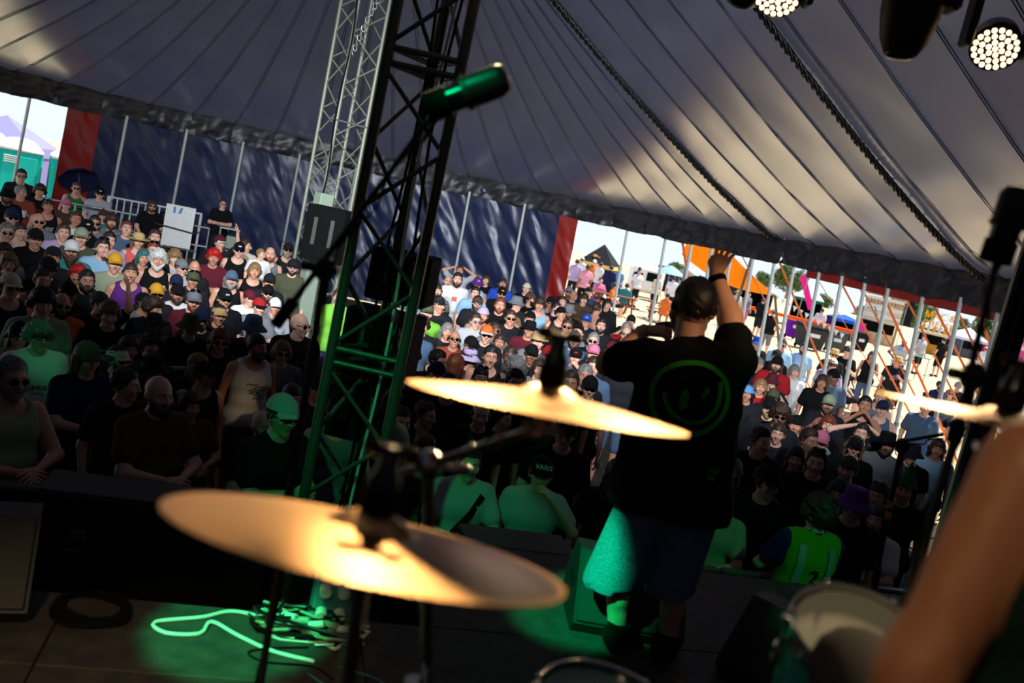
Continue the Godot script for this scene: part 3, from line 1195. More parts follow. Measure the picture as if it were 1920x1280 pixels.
func top_mesh(kind: String, pose: String, heavy: float) -> ArrayMesh:
	var key := [kind, pose, heavy]
	if wear_cache.has(key):
		return wear_cache[key]
	var f := Field.new(Vector3(-0.5, 0.82, -0.26), Vector3(0.5, 1.75, 0.42), 0.021)
	var g := 0.024 if kind == "tee" else 0.02
	if kind == "hood" or kind == "vest":
		g = 0.036
	torso(f, g, heavy)
	f.cap(Vector3(-0.1 - heavy * 0.02, 0.93, heavy * 0.02), Vector3(0.1 + heavy * 0.02, 0.93, heavy * 0.02), 0.11 + g + heavy * 0.03, 0.11 + g + heavy * 0.03, 0.05)
	f.cap(Vector3(-0.1, 1.435, -0.02), Vector3(-0.03, 1.485, -0.018), 0.045 + g, 0.04 + g, 0.03)
	f.cap(Vector3(0.1, 1.435, -0.02), Vector3(0.03, 1.485, -0.018), 0.045 + g, 0.04 + g, 0.03)
	if kind == "tee" or kind == "hood":
		for s in 2:
			var j := arm_joints([1, -1][s], POSES[pose][s])
			var e: Vector3 = j[0].lerp(j[1], 0.62 if kind == "tee" else 1.0)
			f.cap(j[0], e, 0.068 + heavy * 0.012, 0.072 + heavy * 0.012, 0.03)
			if kind == "hood":
				f.cap(j[1], j[2], 0.06, 0.042, 0.02)
	if kind == "tank":
		f.cut(Vector3(1, 0.25, 0), 0.16 + 0.25 * 1.42)
		f.cut(Vector3(-1, 0.25, 0), 0.16 + 0.25 * 1.42)
		f.hole(Vector3(0, 1.52, 0.06), 0.115)
	elif kind == "vest":
		f.cut(Vector3(1, 0, 0), 0.19)
		f.cut(Vector3(-1, 0, 0), 0.19)
		f.hole(Vector3(0, 1.55, 0.02), 0.1)
	elif kind == "hood":
		f.cap(Vector3(-0.07, 1.47, -0.09), Vector3(0.07, 1.47, -0.09), 0.05, 0.05, 0.03)
		f.hole(Vector3(0, 1.55, 0.03), 0.07)
	else:
		f.hole(Vector3(0, 1.55, 0.02), 0.085)
	f.cut(Vector3(0, -1, 0), -0.86)
	var m := f.shape().mesh()
	wear_cache[key] = m
	return m

func legs_mesh(kind: String, seated: bool, heavy: float) -> ArrayMesh:
	var key := [kind, seated, heavy]
	if wear_cache.has(key):
		return wear_cache[key]
	var f := Field.new(Vector3(-0.3, 0.0, -0.22), Vector3(0.3, 1.15, 0.66 if seated else 0.25), 0.025)
	f.cap(Vector3(-0.08, 0.96, 0), Vector3(0.08, 0.96, 0), 0.118 + heavy * 0.03, 0.118 + heavy * 0.03, 0.04)
	for s in [-1, 1]:
		var hip := Vector3(s * 0.095, 0.93, 0)
		var knee := Vector3(s * 0.11, 0.5, 0.02)
		var ankle := Vector3(s * 0.115, 0.07, -0.02)
		if seated:
			knee = Vector3(s * 0.14, 0.94, 0.44)
			ankle = Vector3(s * 0.13, 0.52, 0.5)
		f.cap(hip, knee, 0.102 + heavy * 0.02, 0.082, 0.04)
		if kind == "long":
			f.cap(knee, ankle, 0.08, 0.062, 0.02)
	f.cut(Vector3(0, 1, 0), 1.03)
	var m := f.shape().mesh()
	wear_cache[key] = m
	return m

# hair, beards and hats follow the head's own surface
func head_radius(dir: Vector3, fem: float) -> float:
	var r := 0.165
	for q in 10:
		r -= head_dist(Vector3(0, 0, 0.012) + dir * r, fem) * 0.85
	return r

func hair_mesh(kind: String, fem: float) -> ArrayMesh:
	var key := [kind, fem]
	if hair_cache.has(key):
		return hair_cache[key]
	var s := Shape.new()
	var c0 := Vector3(0, 0, 0.012)
	var nu := 48
	var nv := 26
	var pts := PackedVector3Array()
	var thick := 0.014
	var rough := 0.004
	var freq := 60.0
	match kind:
		"buzz": thick = 0.005; rough = 0.001
		"short": thick = 0.015; rough = 0.008
		"fluffy": thick = 0.034; rough = 0.012; freq = 45.0
		"curly": thick = 0.042; rough = 0.02; freq = 70.0
		"long": thick = 0.02; rough = 0.005
		"bob": thick = 0.024; rough = 0.006
		"bun": thick = 0.014; rough = 0.004
		"balding": thick = 0.008; rough = 0.003
		"spiky": thick = 0.03; rough = 0.02; freq = 90.0
	for j in nv + 1:
		var v := j / float(nv)
		for k in nu:
			var a := TAU * k / nu      # 0 = front
			var front := cos(a)
			# how far down the hair reaches at this side, as an angle from the crown
			var reach := 1.05 if front > 0.55 else lerpf(2.05, 1.15, clampf((front + 0.35) / 0.9, 0.0, 1.0))
			if kind in ["long", "bob"]:
				reach = 1.0 if front > 0.62 else lerpf(2.3, 1.75, clampf((front + 0.3) / 0.92, 0.0, 1.0))
			if kind == "short" and front > 0.2:
				reach -= 0.2 * smoothstep(0.2, 0.7, front)
			if kind == "fluffy" or kind == "curly":
				reach += 0.12
			reach += noise.get_noise_1d(a * 9.0 + thick * 900.0) * (0.12 if front > 0.3 else 0.16)
			var t := reach * v
			if kind == "balding":
				t = lerpf(0.95 if front < 0.3 else 1.35, maxf(reach, 1.5 if front < 0.5 else 1.36), v)
			var dir := Vector3(sin(t) * sin(a), cos(t), sin(t) * cos(a))
			var edge := clampf((1.0 - v) * 5.0, 0.0, 1.0)
			if kind == "short" or kind == "bun":
				edge = clampf((1.0 - v) * 1.9, 0.0, 1.0)
				edge *= edge
			if kind == "balding":
				edge *= clampf(v * 4.0, 0.0, 1.0)
			var n := noise.get_noise_3d(dir.x * freq, dir.y * freq * (0.35 if kind in ["long", "bob", "short", "bun"] else 1.0), dir.z * freq)
			var r := head_radius(dir, fem) + (thick + n * rough * 2.0) * sqrt(edge) - 0.004 * (1.0 - edge)
			pts.append(c0 + dir * r)
			var tone := 1.0 + 0.9 * noise.get_noise_2d(a * 14.0, v * 3.0)
			s.c.append(Color(tone, tone, tone))
	s.grid(pts, nu, nv + 1, true)
	if kind in ["long", "bob"]:
		# locks that hang from the sides and the back
		var down := 0.36 if kind == "long" else 0.16
		for layer in 2:
			pts = PackedVector3Array()
			var na := 33
			for j in 13:
				var v := j / 12.0
				for k in na:
					var a := lerpf(0.92, TAU - 0.92, k / float(na - 1))
					var r := 0.094 + 0.014 * sin(v * 3.0) - layer * 0.014 - 0.02 * v * v
					var n := noise.get_noise_2d(a * 16.0, v * 2.5 + layer * 9.0)
					r += n * 0.016 * (0.4 + v)
					var side := absf(sin(a))
					var y := 0.075 - (down + 0.05 * noise.get_noise_1d(a * 22.0)) * v
					pts.append(Vector3(sin(a) * r * (0.93 + 0.18 * v * side), y, cos(a) * r * 1.05 - 0.012 - 0.03 * v))
					var tone := 1.0 + 0.9 * noise.get_noise_2d(a * 20.0, v * 1.5 + layer)
					s.c.append(Color(tone, tone, tone))
			s.grid(pts, na, 13)
	if kind == "bun":
		s.ball(Vector3(0, 0.1, -0.09), Vector3(0.042, 0.042, 0.042), 12, 8)
	var m := s.mesh()
	hair_cache[key] = m
	return m

func beard_mesh(kind: String, fem := 0.0) -> ArrayMesh:
	var key := ["beard", kind]
	if hair_cache.has(key):
		return hair_cache[key]
	var s := Shape.new()
	var pts := PackedVector3Array()
	var c0 := Vector3(0, 0, 0.012)
	var thick: float = {"stubble": 0.004, "short": 0.011, "full": 0.024, "long": 0.03}[kind]
	var nu := 34
	for j in 15:
		var v := j / 14.0
		for k in nu + 1:
			var a := lerpf(-1.45, 1.45, k / float(nu))
			# below the lip in front, up to the ear at the sides
			var t0 := lerpf(2.3, 1.72, smoothstep(0.25, 1.1, absf(a)))
			var t := lerpf(t0, 2.75, v)
			var dir := Vector3(sin(t) * sin(a), cos(t), sin(t) * cos(a))
			var edge := minf(1.0, minf(v, 1.0 - v) * 7.0) * clampf((1.45 - absf(a)) * 4.0, 0.0, 1.0)
			var r := head_radius(dir, fem) + (thick + noise.get_noise_3d(dir.x * 80.0, dir.y * 40.0, dir.z * 80.0) * thick * 0.5) * sqrt(edge) - 0.003 * (1.0 - edge)
			var p := c0 + dir * r
			if kind == "long":
				p.y -= 0.11 * clampf((v - 0.2) * 1.4, 0.0, 1.0) * clampf(1.1 - absf(a), 0.0, 1.0)
			pts.append(p)
	s.grid(pts, nu + 1, 15)
	if kind != "stubble":
		var m := []
		var mr := []
		for k in 9:
			var x := (k - 4) * 0.0075
			m.append(Vector3(x, -0.041 - absf(x) * 0.35, 0.096 - absf(x) * 0.45))
			mr.append(0.003 + 0.005 * (1.0 - absf(k - 4) / 5.0))
		s.tube(m, mr, 6)
	var m := s.mesh()
	hair_cache[key] = m
	return m

func hat_meshes(kind: String) -> Array:
	# [crown, brim]
	var key := ["hat", kind]
	if hair_cache.has(key):
		return hair_cache[key]
	var s := Shape.new()
	var b := Shape.new()
	var pts := PackedVector3Array()
	var nu := 32
	if kind in ["cap", "beanie", "flat"]:
		for j in 13:
			var v := j / 12.0
			for k in nu:
				var a := TAU * k / nu
				var t := v * (1.42 if kind != "beanie" else 1.5)
				var r := 0.117 + 0.006 * cos(a) * v
				var p := Vector3(sin(t) * sin(a) * 0.094, cos(t) * (0.112 if kind != "flat" else 0.095) + 0.035, sin(t) * cos(a) * r - 0.012)
				if kind == "cap" and absf(fmod(a + 0.01, TAU / 6.0)) < 0.1:
					p *= 0.994
				if kind == "beanie" and v > 0.8:
					p.x *= 1.05
					p.z *= 1.05
				pts.append(p)
		s.grid(pts, nu, 13, true)
		if kind == "cap":
			s.ball(Vector3(0, 0.148, -0.012), Vector3(0.007, 0.005, 0.007), 8, 5)
		if kind != "beanie":
			for layer in 2:
				pts = PackedVector3Array()
				for j in 7:
					var v := j / 6.0
					for k in 15:
						var a := lerpf(-0.95, 0.95, k / 14.0)
						var l := (0.075 if kind == "cap" else 0.045) * cos(a * 1.25)
						pts.append(Vector3(sin(a) * (0.096 + 0.01 * v), 0.052 - 0.012 * v - 0.022 * pow(absf(a), 2.0) * v - 0.005 * layer, cos(a) * 0.1 + l * v - 0.006))
				b.grid(pts, 15, 7)
	else:
		var prof: Array
		var brim: Array
		match kind:
			"bucket":
				prof = [Vector2(0.0, 0.142), Vector2(0.07, 0.14), Vector2(0.084, 0.128), Vector2(0.102, 0.045)]
				brim = [Vector2(0.102, 0.05), Vector2(0.155, 0.0), Vector2(0.157, -0.004), Vector2(0.1, 0.04)]
			"wide":
				prof = [Vector2(0.0, 0.15), Vector2(0.05, 0.148), Vector2(0.085, 0.125), Vector2(0.1, 0.045)]
				brim = [Vector2(0.1, 0.052), Vector2(0.15, 0.04), Vector2(0.19, 0.046), Vector2(0.192, 0.04), Vector2(0.1, 0.042)]
			"fedora":
				prof = [Vector2(0.0, 0.135), Vector2(0.045, 0.14), Vector2(0.078, 0.148), Vector2(0.09, 0.135), Vector2(0.1, 0.045)]
				brim = [Vector2(0.1, 0.05), Vector2(0.13, 0.04), Vector2(0.152, 0.052), Vector2(0.153, 0.046), Vector2(0.1, 0.04)]
			_:
				prof = [Vector2(0.0, 0.3), Vector2(0.01, 0.29), Vector2(0.1, 0.06)]
				brim = [Vector2(0.1, 0.065), Vector2(0.105, 0.06), Vector2(0.1, 0.055)]
		s.lathe(prof, 28, Vector3(0, 0, -0.012), Basis.from_scale(Vector3(0.95, 1, 1.12)))
		b.lathe(brim, 28, Vector3(0, 0, -0.012), Basis.from_scale(Vector3(0.97, 1, 1.1)))
	var out := [s.mesh(), b.mesh() if b.v.size() else null]
	hair_cache[key] = out
	return out

func glasses_meshes(kind: String) -> Array:
	# [frame, lenses]
	var key := ["glasses", kind]
	if hair_cache.has(key):
		return hair_cache[key]
	var f := Shape.new()
	var l := Shape.new()
	for sx in [-1, 1]:
		var ring := []
		var pts := PackedVector3Array()
		for j in 17:
			var a := TAU * j / 16.0
			var q := Vector3(sx * 0.034 + cos(a) * 0.025, 0.008 + sin(a) * 0.019 - absf(cos(a)) * 0.001, 0.104 - 0.012 * absf(sx * 0.034 + cos(a) * 0.025) / 0.05)
			ring.append(q)
		f.tube(ring, 0.0022, 4, false)
		for z in [0.0, 0.003]:
			for j in 16:
				pts.append(ring[j] - Vector3(0, 0, z))
		var n := l.v.size()
		l.v.append(Vector3(sx * 0.034, 0.008, 0.104))
		for j in 16:
			l.v.append(ring[j] + Vector3(0, 0, 0.001))
		for j in 16:
			l.i.append(n)
			l.i.append(n + 1 + j)
			l.i.append(n + 1 + (j + 1) % 16)
		f.tube([Vector3(sx * 0.058, 0.014, 0.088), Vector3(sx * 0.078, 0.014, 0.03), Vector3(sx * 0.083, 0.008, -0.02)], 0.0025, 4)
	f.tube([Vector3(-0.01, 0.014, 0.104), Vector3(0, 0.017, 0.107), Vector3(0.01, 0.014, 0.104)], 0.002, 4)
	var out := [f.mesh(), l.mesh()]
	hair_cache[key] = out
	return out

const SKINS := [Color(0.86, 0.66, 0.56), Color(0.8, 0.58, 0.47), Color(0.72, 0.5, 0.39), Color(0.55, 0.37, 0.27), Color(0.36, 0.24, 0.18)]
const HAIRS := {"dark": Color(0.1, 0.075, 0.06), "brown": Color(0.22, 0.145, 0.09), "fair": Color(0.55, 0.42, 0.26), "ginger": Color(0.45, 0.2, 0.09), "grey": Color(0.5, 0.49, 0.47), "white": Color(0.78, 0.77, 0.74), "red": Color(0.7, 0.06, 0.05), "purple": Color(0.4, 0.12, 0.25), "teal": Color(0.2, 0.42, 0.4)}

func prepare_people() -> void:
	hand_shape = make_hand(0.45)
	hand_fist = make_hand(1.15)
	for k in SKINS.size():
		var m := plain("skin_%d" % k, SKINS[k], 0.5)
		m.vertex_color_use_as_albedo = true
		m.subsurf_scatter_enabled = false
	for k in HAIRS:
		plain("hair_" + k, HAIRS[k], 0.55).vertex_color_use_as_albedo = true
	plain("lens_dark", Color(0.02, 0.02, 0.025), 0.08)
	plain("lens_clear", Color(0.35, 0.36, 0.38), 0.1)
	plain("lens_green", Color(0.02, 0.35, 0.18), 0.08, 0.6)
	plain("lens_blue", Color(0.08, 0.12, 0.55), 0.08, 0.6)

func skin_index(n: int) -> StandardMaterial3D:
	return mats["skin_%d" % n]

func make_person(p: Dictionary) -> Node3D:
	# p: at, yaw, tall, pose, fem, heavy, seat, hy, hp, hair, hc, hat, hatc, back, gl, beard, top, tc, leg, lc, skin, label
	var o := thing("person", p.label, "person", p.at, p.yaw, p.get("group", "crowd in the tent"))
	o.scale = Vector3.ONE * (p.tall / 1.75)
	var fem: float = p.get("fem", 0.0)
	var heavy: float = p.get("heavy", 0.0)
	var seat: bool = p.get("seat", false)
	var pose: String = p.get("pose", "stand")
	var hy: float = p.get("hy", 0.0)
	var hp: float = p.get("hp", 0.0)
	var mesh := person_body(pose, fem, heavy, seat, hy, hp)
	put("body", mesh, skin_index(p.get("skin", 0)), o)
	var ht := head_pose(hy, hp)
	var top: String = p.get("top", "tee")
	if top != "none":
		put({"tee": "t_shirt", "tank": "tank_top", "hood": "jumper", "vest": "vest"}[top], top_mesh(top, pose, heavy), cloth(p.tc), o)
	put("shorts" if p.get("leg", "short") == "short" else "trousers", legs_mesh(p.get("leg", "short"), seat, heavy), cloth(p.get("lc", Color(0.12, 0.12, 0.14))), o)
	var hair: String = p.get("hair", "short")
	if hair != "bald":
		var hm := put("hair", hair_mesh(hair, fem), mats["hair_" + p.get("hc", "dark")], o)
		hm.transform = ht
		if p.get("hat", "") in ["cap", "beanie", "flat", "bucket", "wide", "fedora"] and hair in ["fluffy", "curly", "spiky", "bun"]:
			hm.transform = ht * Transform3D(Basis.from_scale(Vector3(0.93, 0.86, 0.93)), Vector3(0, -0.012, 0))
	if p.get("beard", "stubble") != "stubble":
		put("beard", beard_mesh(p.beard), mats["hair_" + p.get("bc", p.get("hc", "dark"))], o).transform = ht
	if p.get("hat", ""):
		var hmesh := hat_meshes(p.hat)
		var node := put({"cap": "cap", "beanie": "beanie", "flat": "flat_cap", "bucket": "bucket_hat", "wide": "sun_hat", "fedora": "fedora", "cone": "party_hat"}[p.hat], hmesh[0], cloth(p.hatc), o)
		node.transform = ht * Transform3D(Basis(Vector3.UP, PI if p.get("back", false) else 0.0), Vector3.ZERO)
		if hmesh[1]:
			put("peak" if p.hat in ["cap", "flat"] else "brim", hmesh[1], cloth(p.get("brimc", p.hatc)), node)
		if p.get("hatlogo", null) != null:
			var sg := Shape.new()
			sg.box(Vector3(0, 0.082, 0.1), Vector3(0.045, 0.02, 0.004), Basis(Vector3.RIGHT, -0.35))
			put("badge", sg, cloth(p.hatlogo), node)
	if p.get("gl", ""):
		var gm := glasses_meshes("round")
		var gn := put("glasses" if p.gl == "clear" else "sunglasses", gm[0], mats.gloss_black, o)
		gn.transform = ht
		if p.get("glup", false):
			gn.transform = ht * Transform3D(Basis(Vector3.RIGHT, -0.7), Vector3(0, 0.075, -0.02))
		put("lenses", gm[1], mats["lens_" + p.gl], gn)
	return o

const PAINT := {"black": Color("0e0e10"), "dark": Color("1c1d21"), "navy": Color("1b2340"), "grey": Color("6f7276"), "lgrey": Color("a9acb0"), "white": Color("d8d8d4"), "olive": Color("4a4d38"), "sage": Color("8f9a80"), "green": Color("2f6b3a"), "lime": Color("6fae3a"), "teal": Color("2f7f7a"), "ltblue": Color("8fb4cf"), "blue": Color("2447a8"), "dkblue": Color("24406e"), "red": Color("a01c22"), "maroon": Color("5a1a26"), "rust": Color("8a3f30"), "pink": Color("c9708c"), "coral": Color("e0605a"), "purple": Color("5b2a78"), "lilac": Color("b6a3c6"), "yellow": Color("d29a2a"), "tan": Color("b29668"), "straw": Color("c9ae72"), "brown": Color("4f3a2a"), "orange": Color("d2692a"), "sky": Color("5f8fc0"), "denim": Color("4a5f78"), "cream": Color("cfc6ae"), "camo": Color("4f5340")}
# label, x, z, height, turn, lift, looks
const CROWD := [
	["person with glasses and dark top standing highest before the portable toilet",-10.22,-17.97,1.95,0.60,0.00,{hair="short",hc="dark",gl="clear",tc="dark",skin=0}],
	["person with black brimmed hat and full dark beard by the left edge",-9.03,-15.52,1.76,0.68,0.00,{heavy=0.3,hair="short",hc="brown",hat="bucket",hatc="black",beard="full",tc="black",skin=2}],
	["person with grey hair and rust shirt drinking from a white cup",-9.31,-16.42,1.78,0.56,0.00,{pose="cup",heavy=0.3,hy=0.8,hair="short",hc="grey",tc="rust",skin=1}],
	["person with dark fringe and black top with red print before the turquoise toilet",-9.42,-17.25,1.79,0.50,0.00,{hair="fluffy",hc="brown",tc="black",skin=1,print="red"}],
	["person with buzz cut and black basketball vest with pale lettering",-8.08,-15.12,1.78,0.57,0.00,{pose="stand",hair="buzz",hc="brown",beard="stubble",top="tank",tc="black",skin=2,print="white"}],
	["person with dark cap and sunglasses below the black brimmed hat",-7.21,-12.59,1.80,0.73,0.00,{hair="short",hc="brown",hat="cap",hatc="navy",gl="dark",beard="stubble",tc="lgrey",skin=0}],
	["person with shaved head and dark sunglasses wearing a grey hood",-7.09,-13.07,1.76,0.56,0.00,{hair="bald",gl="dark",top="hood",tc="grey",skin=1}],
	["person with short dark hair and white shirt with a pink flag on the shoulder",-7.32,-14.59,1.73,0.48,0.00,{hair="short",hc="brown",beard="stubble",tc="white",skin=2}],
	["person with round dark sunglasses and grey top behind the patterned bucket hat",-6.90,-14.35,1.76,0.61,0.00,{hair="short",hc="dark",gl="dark",tc="grey",skin=1}],
	["person with black and white bucket hat with sunglasses and moustache",-6.68,-13.67,1.74,0.61,0.00,{hair="short",hc="brown",hat="bucket",hatc="black",brimc="black",hatlogo="white",gl="dark",beard="short",tc="black",skin=0,print="lgrey"}],
	["person with wavy dark hair and beard wearing a patterned pale shirt",-7.01,-15.16,1.75,0.53,0.00,{heavy=0.3,hair="fluffy",hc="brown",beard="full",tc="grey",skin=1}],
	["person with reddish hair looking up in a blue-grey shirt",-6.41,-14.42,1.77,0.45,0.00,{hp=-0.2,hair="short",hc="ginger",beard="stubble",tc="denim",skin=0}],
	["person with short grey hair and green mirrored sunglasses",-6.58,-11.41,1.75,0.71,0.00,{hair="short",hc="grey",gl="green",top="tank",tc="white",skin=0}],
	["person with swept-back brown hair and black vest by the left edge",-6.87,-12.22,1.67,0.61,0.00,{fem=1,hy=0.4,hair="bun",hc="brown",top="tank",tc="black",skin=0}],
	["person with black cap and long black top in the left rows",-6.09,-11.20,1.78,0.73,0.00,{hair="short",hc="dark",hat="cap",hatc="black",beard="stubble",top="hood",tc="black",skin=1}],
	["person with receding hair and lilac t-shirt",-6.41,-12.48,1.76,0.61,0.00,{hair="short",hc="brown",beard="stubble",tc="lilac",skin=0}],
	["person with sage green cap and olive t-shirt",-6.01,-12.18,1.79,0.48,0.00,{hair="short",hc="dark",hat="cap",hatc="sage",tc="olive",skin=0}],
	["person with white cap and long dark beard over a green shirt",-5.57,-11.09,1.75,0.56,0.00,{heavy=0.3,hair="short",hc="brown",hat="cap",hatc="white",beard="long",tc="teal",skin=2}],
	["person with dark quiff and lilac shirt behind the drinker in blue",-5.85,-12.67,1.76,0.65,0.00,{hair="short",hc="dark",tc="lilac",skin=0}],
	["person with sunglasses on the hair drinking from a cup in a blue shirt",-5.48,-11.71,1.78,0.64,0.00,{pose="drink",heavy=0.3,hair="short",hc="dark",gl="dark",glup=true,tc="ltblue",skin=0}],
	["person with straw sun hat with long fair hair and coral top",-5.92,-13.78,1.70,0.61,0.00,{pose="cup",fem=1,hair="long",hc="fair",hat="wide",hatc="straw",top="tank",tc="coral",skin=0}],
	["person with short brown hair and moustache beside the white panel",-5.87,-14.25,1.76,0.46,0.00,{hair="short",hc="brown",beard="short",tc="dark",skin=0}],
	["person with dark cap worn backwards above the black cap row",-5.52,-10.58,1.70,0.75,0.00,{hair="short",hc="dark",hat="cap",hatc="dark",back=true,beard="stubble",tc="dark",skin=2}],
	["person with yellow cap and moustache with a pale printed t-shirt",-4.95,-10.95,1.73,0.58,0.00,{hair="short",hc="dark",hat="cap",hatc="yellow",beard="stubble",tc="sage",skin=0,print="black"}],
	["person with black peaked cap tipped low in the left rows",-5.19,-9.87,1.69,0.75,0.00,{hp=0.2,hair="short",hc="dark",hat="cap",hatc="black",tc="dark",skin=0}],
	["person with long brown hair at the far left edge",-6.00,-10.41,1.65,0.69,0.00,{fem=1,hair="long",hc="brown",tc="grey",skin=0}],
	["person with fair bobbed hair and pale blue top at the left edge",-5.68,-9.97,1.62,0.60,0.00,{fem=1,hair="bob",hc="fair",tc="denim",skin=0}],
	["person with cropped crimson hair seen beside the quiffed beard",-5.09,-10.37,1.58,0.54,0.00,{fem=1,hy=-0.4,hair="spiky",hc="red",tc="dark",skin=2}],
	["person with chestnut hair with sunglasses pushed up on it",-5.27,-12.80,1.74,0.44,0.00,{hair="short",hc="ginger",gl="dark",glup=true,tc="dark",skin=0}],
	["person with green-tinted long hair beside the white-bearded one",-5.19,-12.32,1.67,0.62,0.00,{fem=1,hair="long",hc="teal",tc="grey",skin=1}],
	["person with bushy white hair and white beard in black vest holding a cup",-4.82,-11.91,1.75,0.44,0.00,{pose="cup",heavy=0.6,hair="curly",hc="white",beard="full",top="tank",tc="black",skin=1}],
	["person with curly fair hair beside the white beard",-5.13,-13.26,1.62,0.58,0.00,{fem=1,hair="curly",hc="fair",tc="lgrey",skin=0}],
	["person with maroon and white cap with one arm raised below the shelf unit",-5.27,-15.49,1.76,0.49,0.00,{pose="raise",hy=0.4,hair="short",hc="dark",hat="cap",hatc="maroon",brimc="white",tc="dark",skin=0}],
	["person with bright red dyed hair and maroon t-shirt with folded arms",-4.66,-13.55,1.73,0.37,0.00,{pose="fold",hair="spiky",hc="red",tc="maroon",skin=2}],
	["person with black and white cap with blue mirrored glasses and black vest",-4.69,-14.77,1.79,0.38,0.00,{hair="short",hc="brown",hat="cap",hatc="black",hatlogo="white",gl="blue",beard="stubble",top="tank",tc="black",skin=0}],
	["person with brown hair turned aside in a beige shirt with a strap",-4.96,-15.89,1.76,0.47,0.00,{hy=1.2,hair="short",hc="brown",tc="cream",skin=0}],
	["child with turquoise ear defenders held up in the rows",-4.23,-14.43,1.25,0.43,0.55,{hy=0.8,hair="short",hc="fair",tc="white",skin=0}],
	["person with fair bob with turquoise headband ears and black top",-3.95,-13.32,1.69,0.35,0.00,{fem=1,hair="bob",hc="fair",top="tank",tc="black",skin=1}],
	["person with shaved head and ginger beard in a grey sleeveless top",-4.31,-15.24,1.78,0.35,0.00,{hair="bald",beard="full",bc="ginger",top="tank",tc="grey",skin=0}],
	["person with dark cap and grey beard wearing a blue scarf by the mast",-4.38,-16.58,1.78,0.37,0.00,{hair="short",hc="brown",hat="cap",hatc="dark",gl="dark",beard="full",bc="grey",top="tank",tc="dark",skin=1}],
	["person with dark cap and reflecting glasses in an olive t-shirt at the mast",-3.65,-14.30,1.76,0.25,0.00,{hair="short",hc="dark",hat="cap",hatc="dark",gl="clear",beard="short",tc="olive",skin=0}],
	["person with grey cap and mirrored sunglasses turned aside",-4.70,-12.44,1.63,0.58,0.00,{hy=0.4,hair="short",hc="brown",hat="cap",hatc="grey",gl="dark",tc="lgrey",skin=0}],
	["person with shaved head just left of the red hair",-4.69,-12.92,1.59,0.53,0.00,{hair="bald",tc="dark",skin=1}],
	["person with dark green cap with raised goggles and a moustache",-4.28,-11.80,1.60,0.48,0.00,{hair="short",hc="dark",hat="cap",hatc="olive",gl="dark",glup=true,beard="stubble",tc="dark",skin=2}],
	["person with navy cap pulled low behind the bearded white t-shirt",-4.30,-11.30,1.58,0.42,0.00,{hair="short",hc="dark",hat="cap",hatc="navy",gl="dark",tc="dark",skin=1}],
	["person with black cap and full beard wearing a white t-shirt",-4.10,-10.86,1.53,0.62,0.00,{hair="short",hc="brown",hat="cap",hatc="black",beard="full",bc="brown",tc="white",skin=2}],
	["person with mustard cap and green-glinting sunglasses",-4.16,-10.38,1.57,0.60,0.00,{hair="short",hc="dark",hat="cap",hatc="yellow",gl="green",beard="stubble",tc="dark",skin=1}],
	["person with blue-grey cap with long grey hair and beard in black vest",-3.97,-12.39,1.63,0.44,0.00,{heavy=0.3,hair="long",hc="grey",hat="cap",hatc="denim",beard="full",top="tank",tc="black",skin=1}],
	["person with grey cap with sunglasses resting on it and ginger stubble",-3.62,-10.11,1.63,0.49,0.00,{hair="short",hc="brown",hat="cap",hatc="grey",gl="dark",glup=true,beard="short",bc="ginger",tc="maroon",skin=0}],
	["person with black printed cap and round glinting glasses",-3.43,-10.58,1.65,0.60,0.00,{hair="short",hc="dark",hat="cap",hatc="black",hatlogo="lgrey",gl="green",beard="stubble",tc="black",skin=1}],
	["person with dark cap peering over the black flat peak near the mast",-3.58,-12.86,1.64,0.30,0.00,{hair="short",hc="brown",hat="cap",hatc="dark",tc="dark",skin=2}],
	["person with black flat-peaked cap sunglasses and dark beard near the mast",-3.43,-12.35,1.55,0.43,0.00,{heavy=0.3,hair="short",hc="dark",hat="cap",hatc="black",gl="dark",beard="full",tc="grey",skin=0}],
	["person with maroon cap and white t-shirt",-3.51,-11.82,1.51,0.50,0.00,{hy=0.4,hair="short",hc="dark",hat="cap",hatc="maroon",tc="white",skin=0}],
	["person with red and black cap turned aside with tattooed arms",-3.14,-11.02,1.56,0.36,0.00,{pose="phone",hy=0.4,hair="short",hc="brown",hat="cap",hatc="red",brimc="black",tc="grey",skin=0}],
	["person with white cap tilted behind the mic boom",-3.09,-11.56,1.52,0.49,0.00,{hair="short",hc="brown",hat="cap",hatc="white",tc="lgrey",skin=1}],
	["person with blue bucket hat in the shade below the red cap",-2.55,-8.87,1.72,0.42,0.00,{hair="short",hc="brown",hat="bucket",hatc="denim",tc="dark",skin=0}],
	["person with shaved head and glasses in profile beside the tower",-2.21,-9.33,1.77,0.41,0.00,{hy=0.8,hair="bald",gl="dark",tc="black",skin=0,print="grey"}],
	["person with tan flat cap with a bright yellow tag",-3.22,-9.84,1.58,0.62,0.00,{hair="short",hc="dark",hat="flat",hatc="tan",hatlogo="yellow",tc="black",skin=2}],
	["person with navy cap half hidden by the tan flat cap",-3.23,-9.34,1.59,0.54,0.00,{hair="short",hc="brown",hat="cap",hatc="navy",tc="dark",skin=0}],
	["person with olive bush hat with a wide brim in the shaded rows",-3.12,-8.74,1.62,0.64,0.00,{pose="phone",hair="short",hc="dark",hat="bucket",hatc="olive",tc="dark",skin=0}],
	["person with long auburn hair and sunglasses below the flat cap",-2.69,-8.35,1.62,0.52,0.00,{fem=1,hair="long",hc="ginger",gl="dark",tc="dark",skin=1}],
	["person with cropped hair and beard in white sleeveless shirt with band print",-2.27,-8.11,1.71,0.64,0.00,{hy=0.4,hair="buzz",hc="dark",beard="full",top="tank",tc="white",skin=2,print="black"}],
	["person with fair layered bob and sunglasses by the truss tower",-2.15,-8.58,1.59,0.49,0.00,{fem=1,hair="bob",hc="fair",gl="dark",tc="grey",skin=0}],
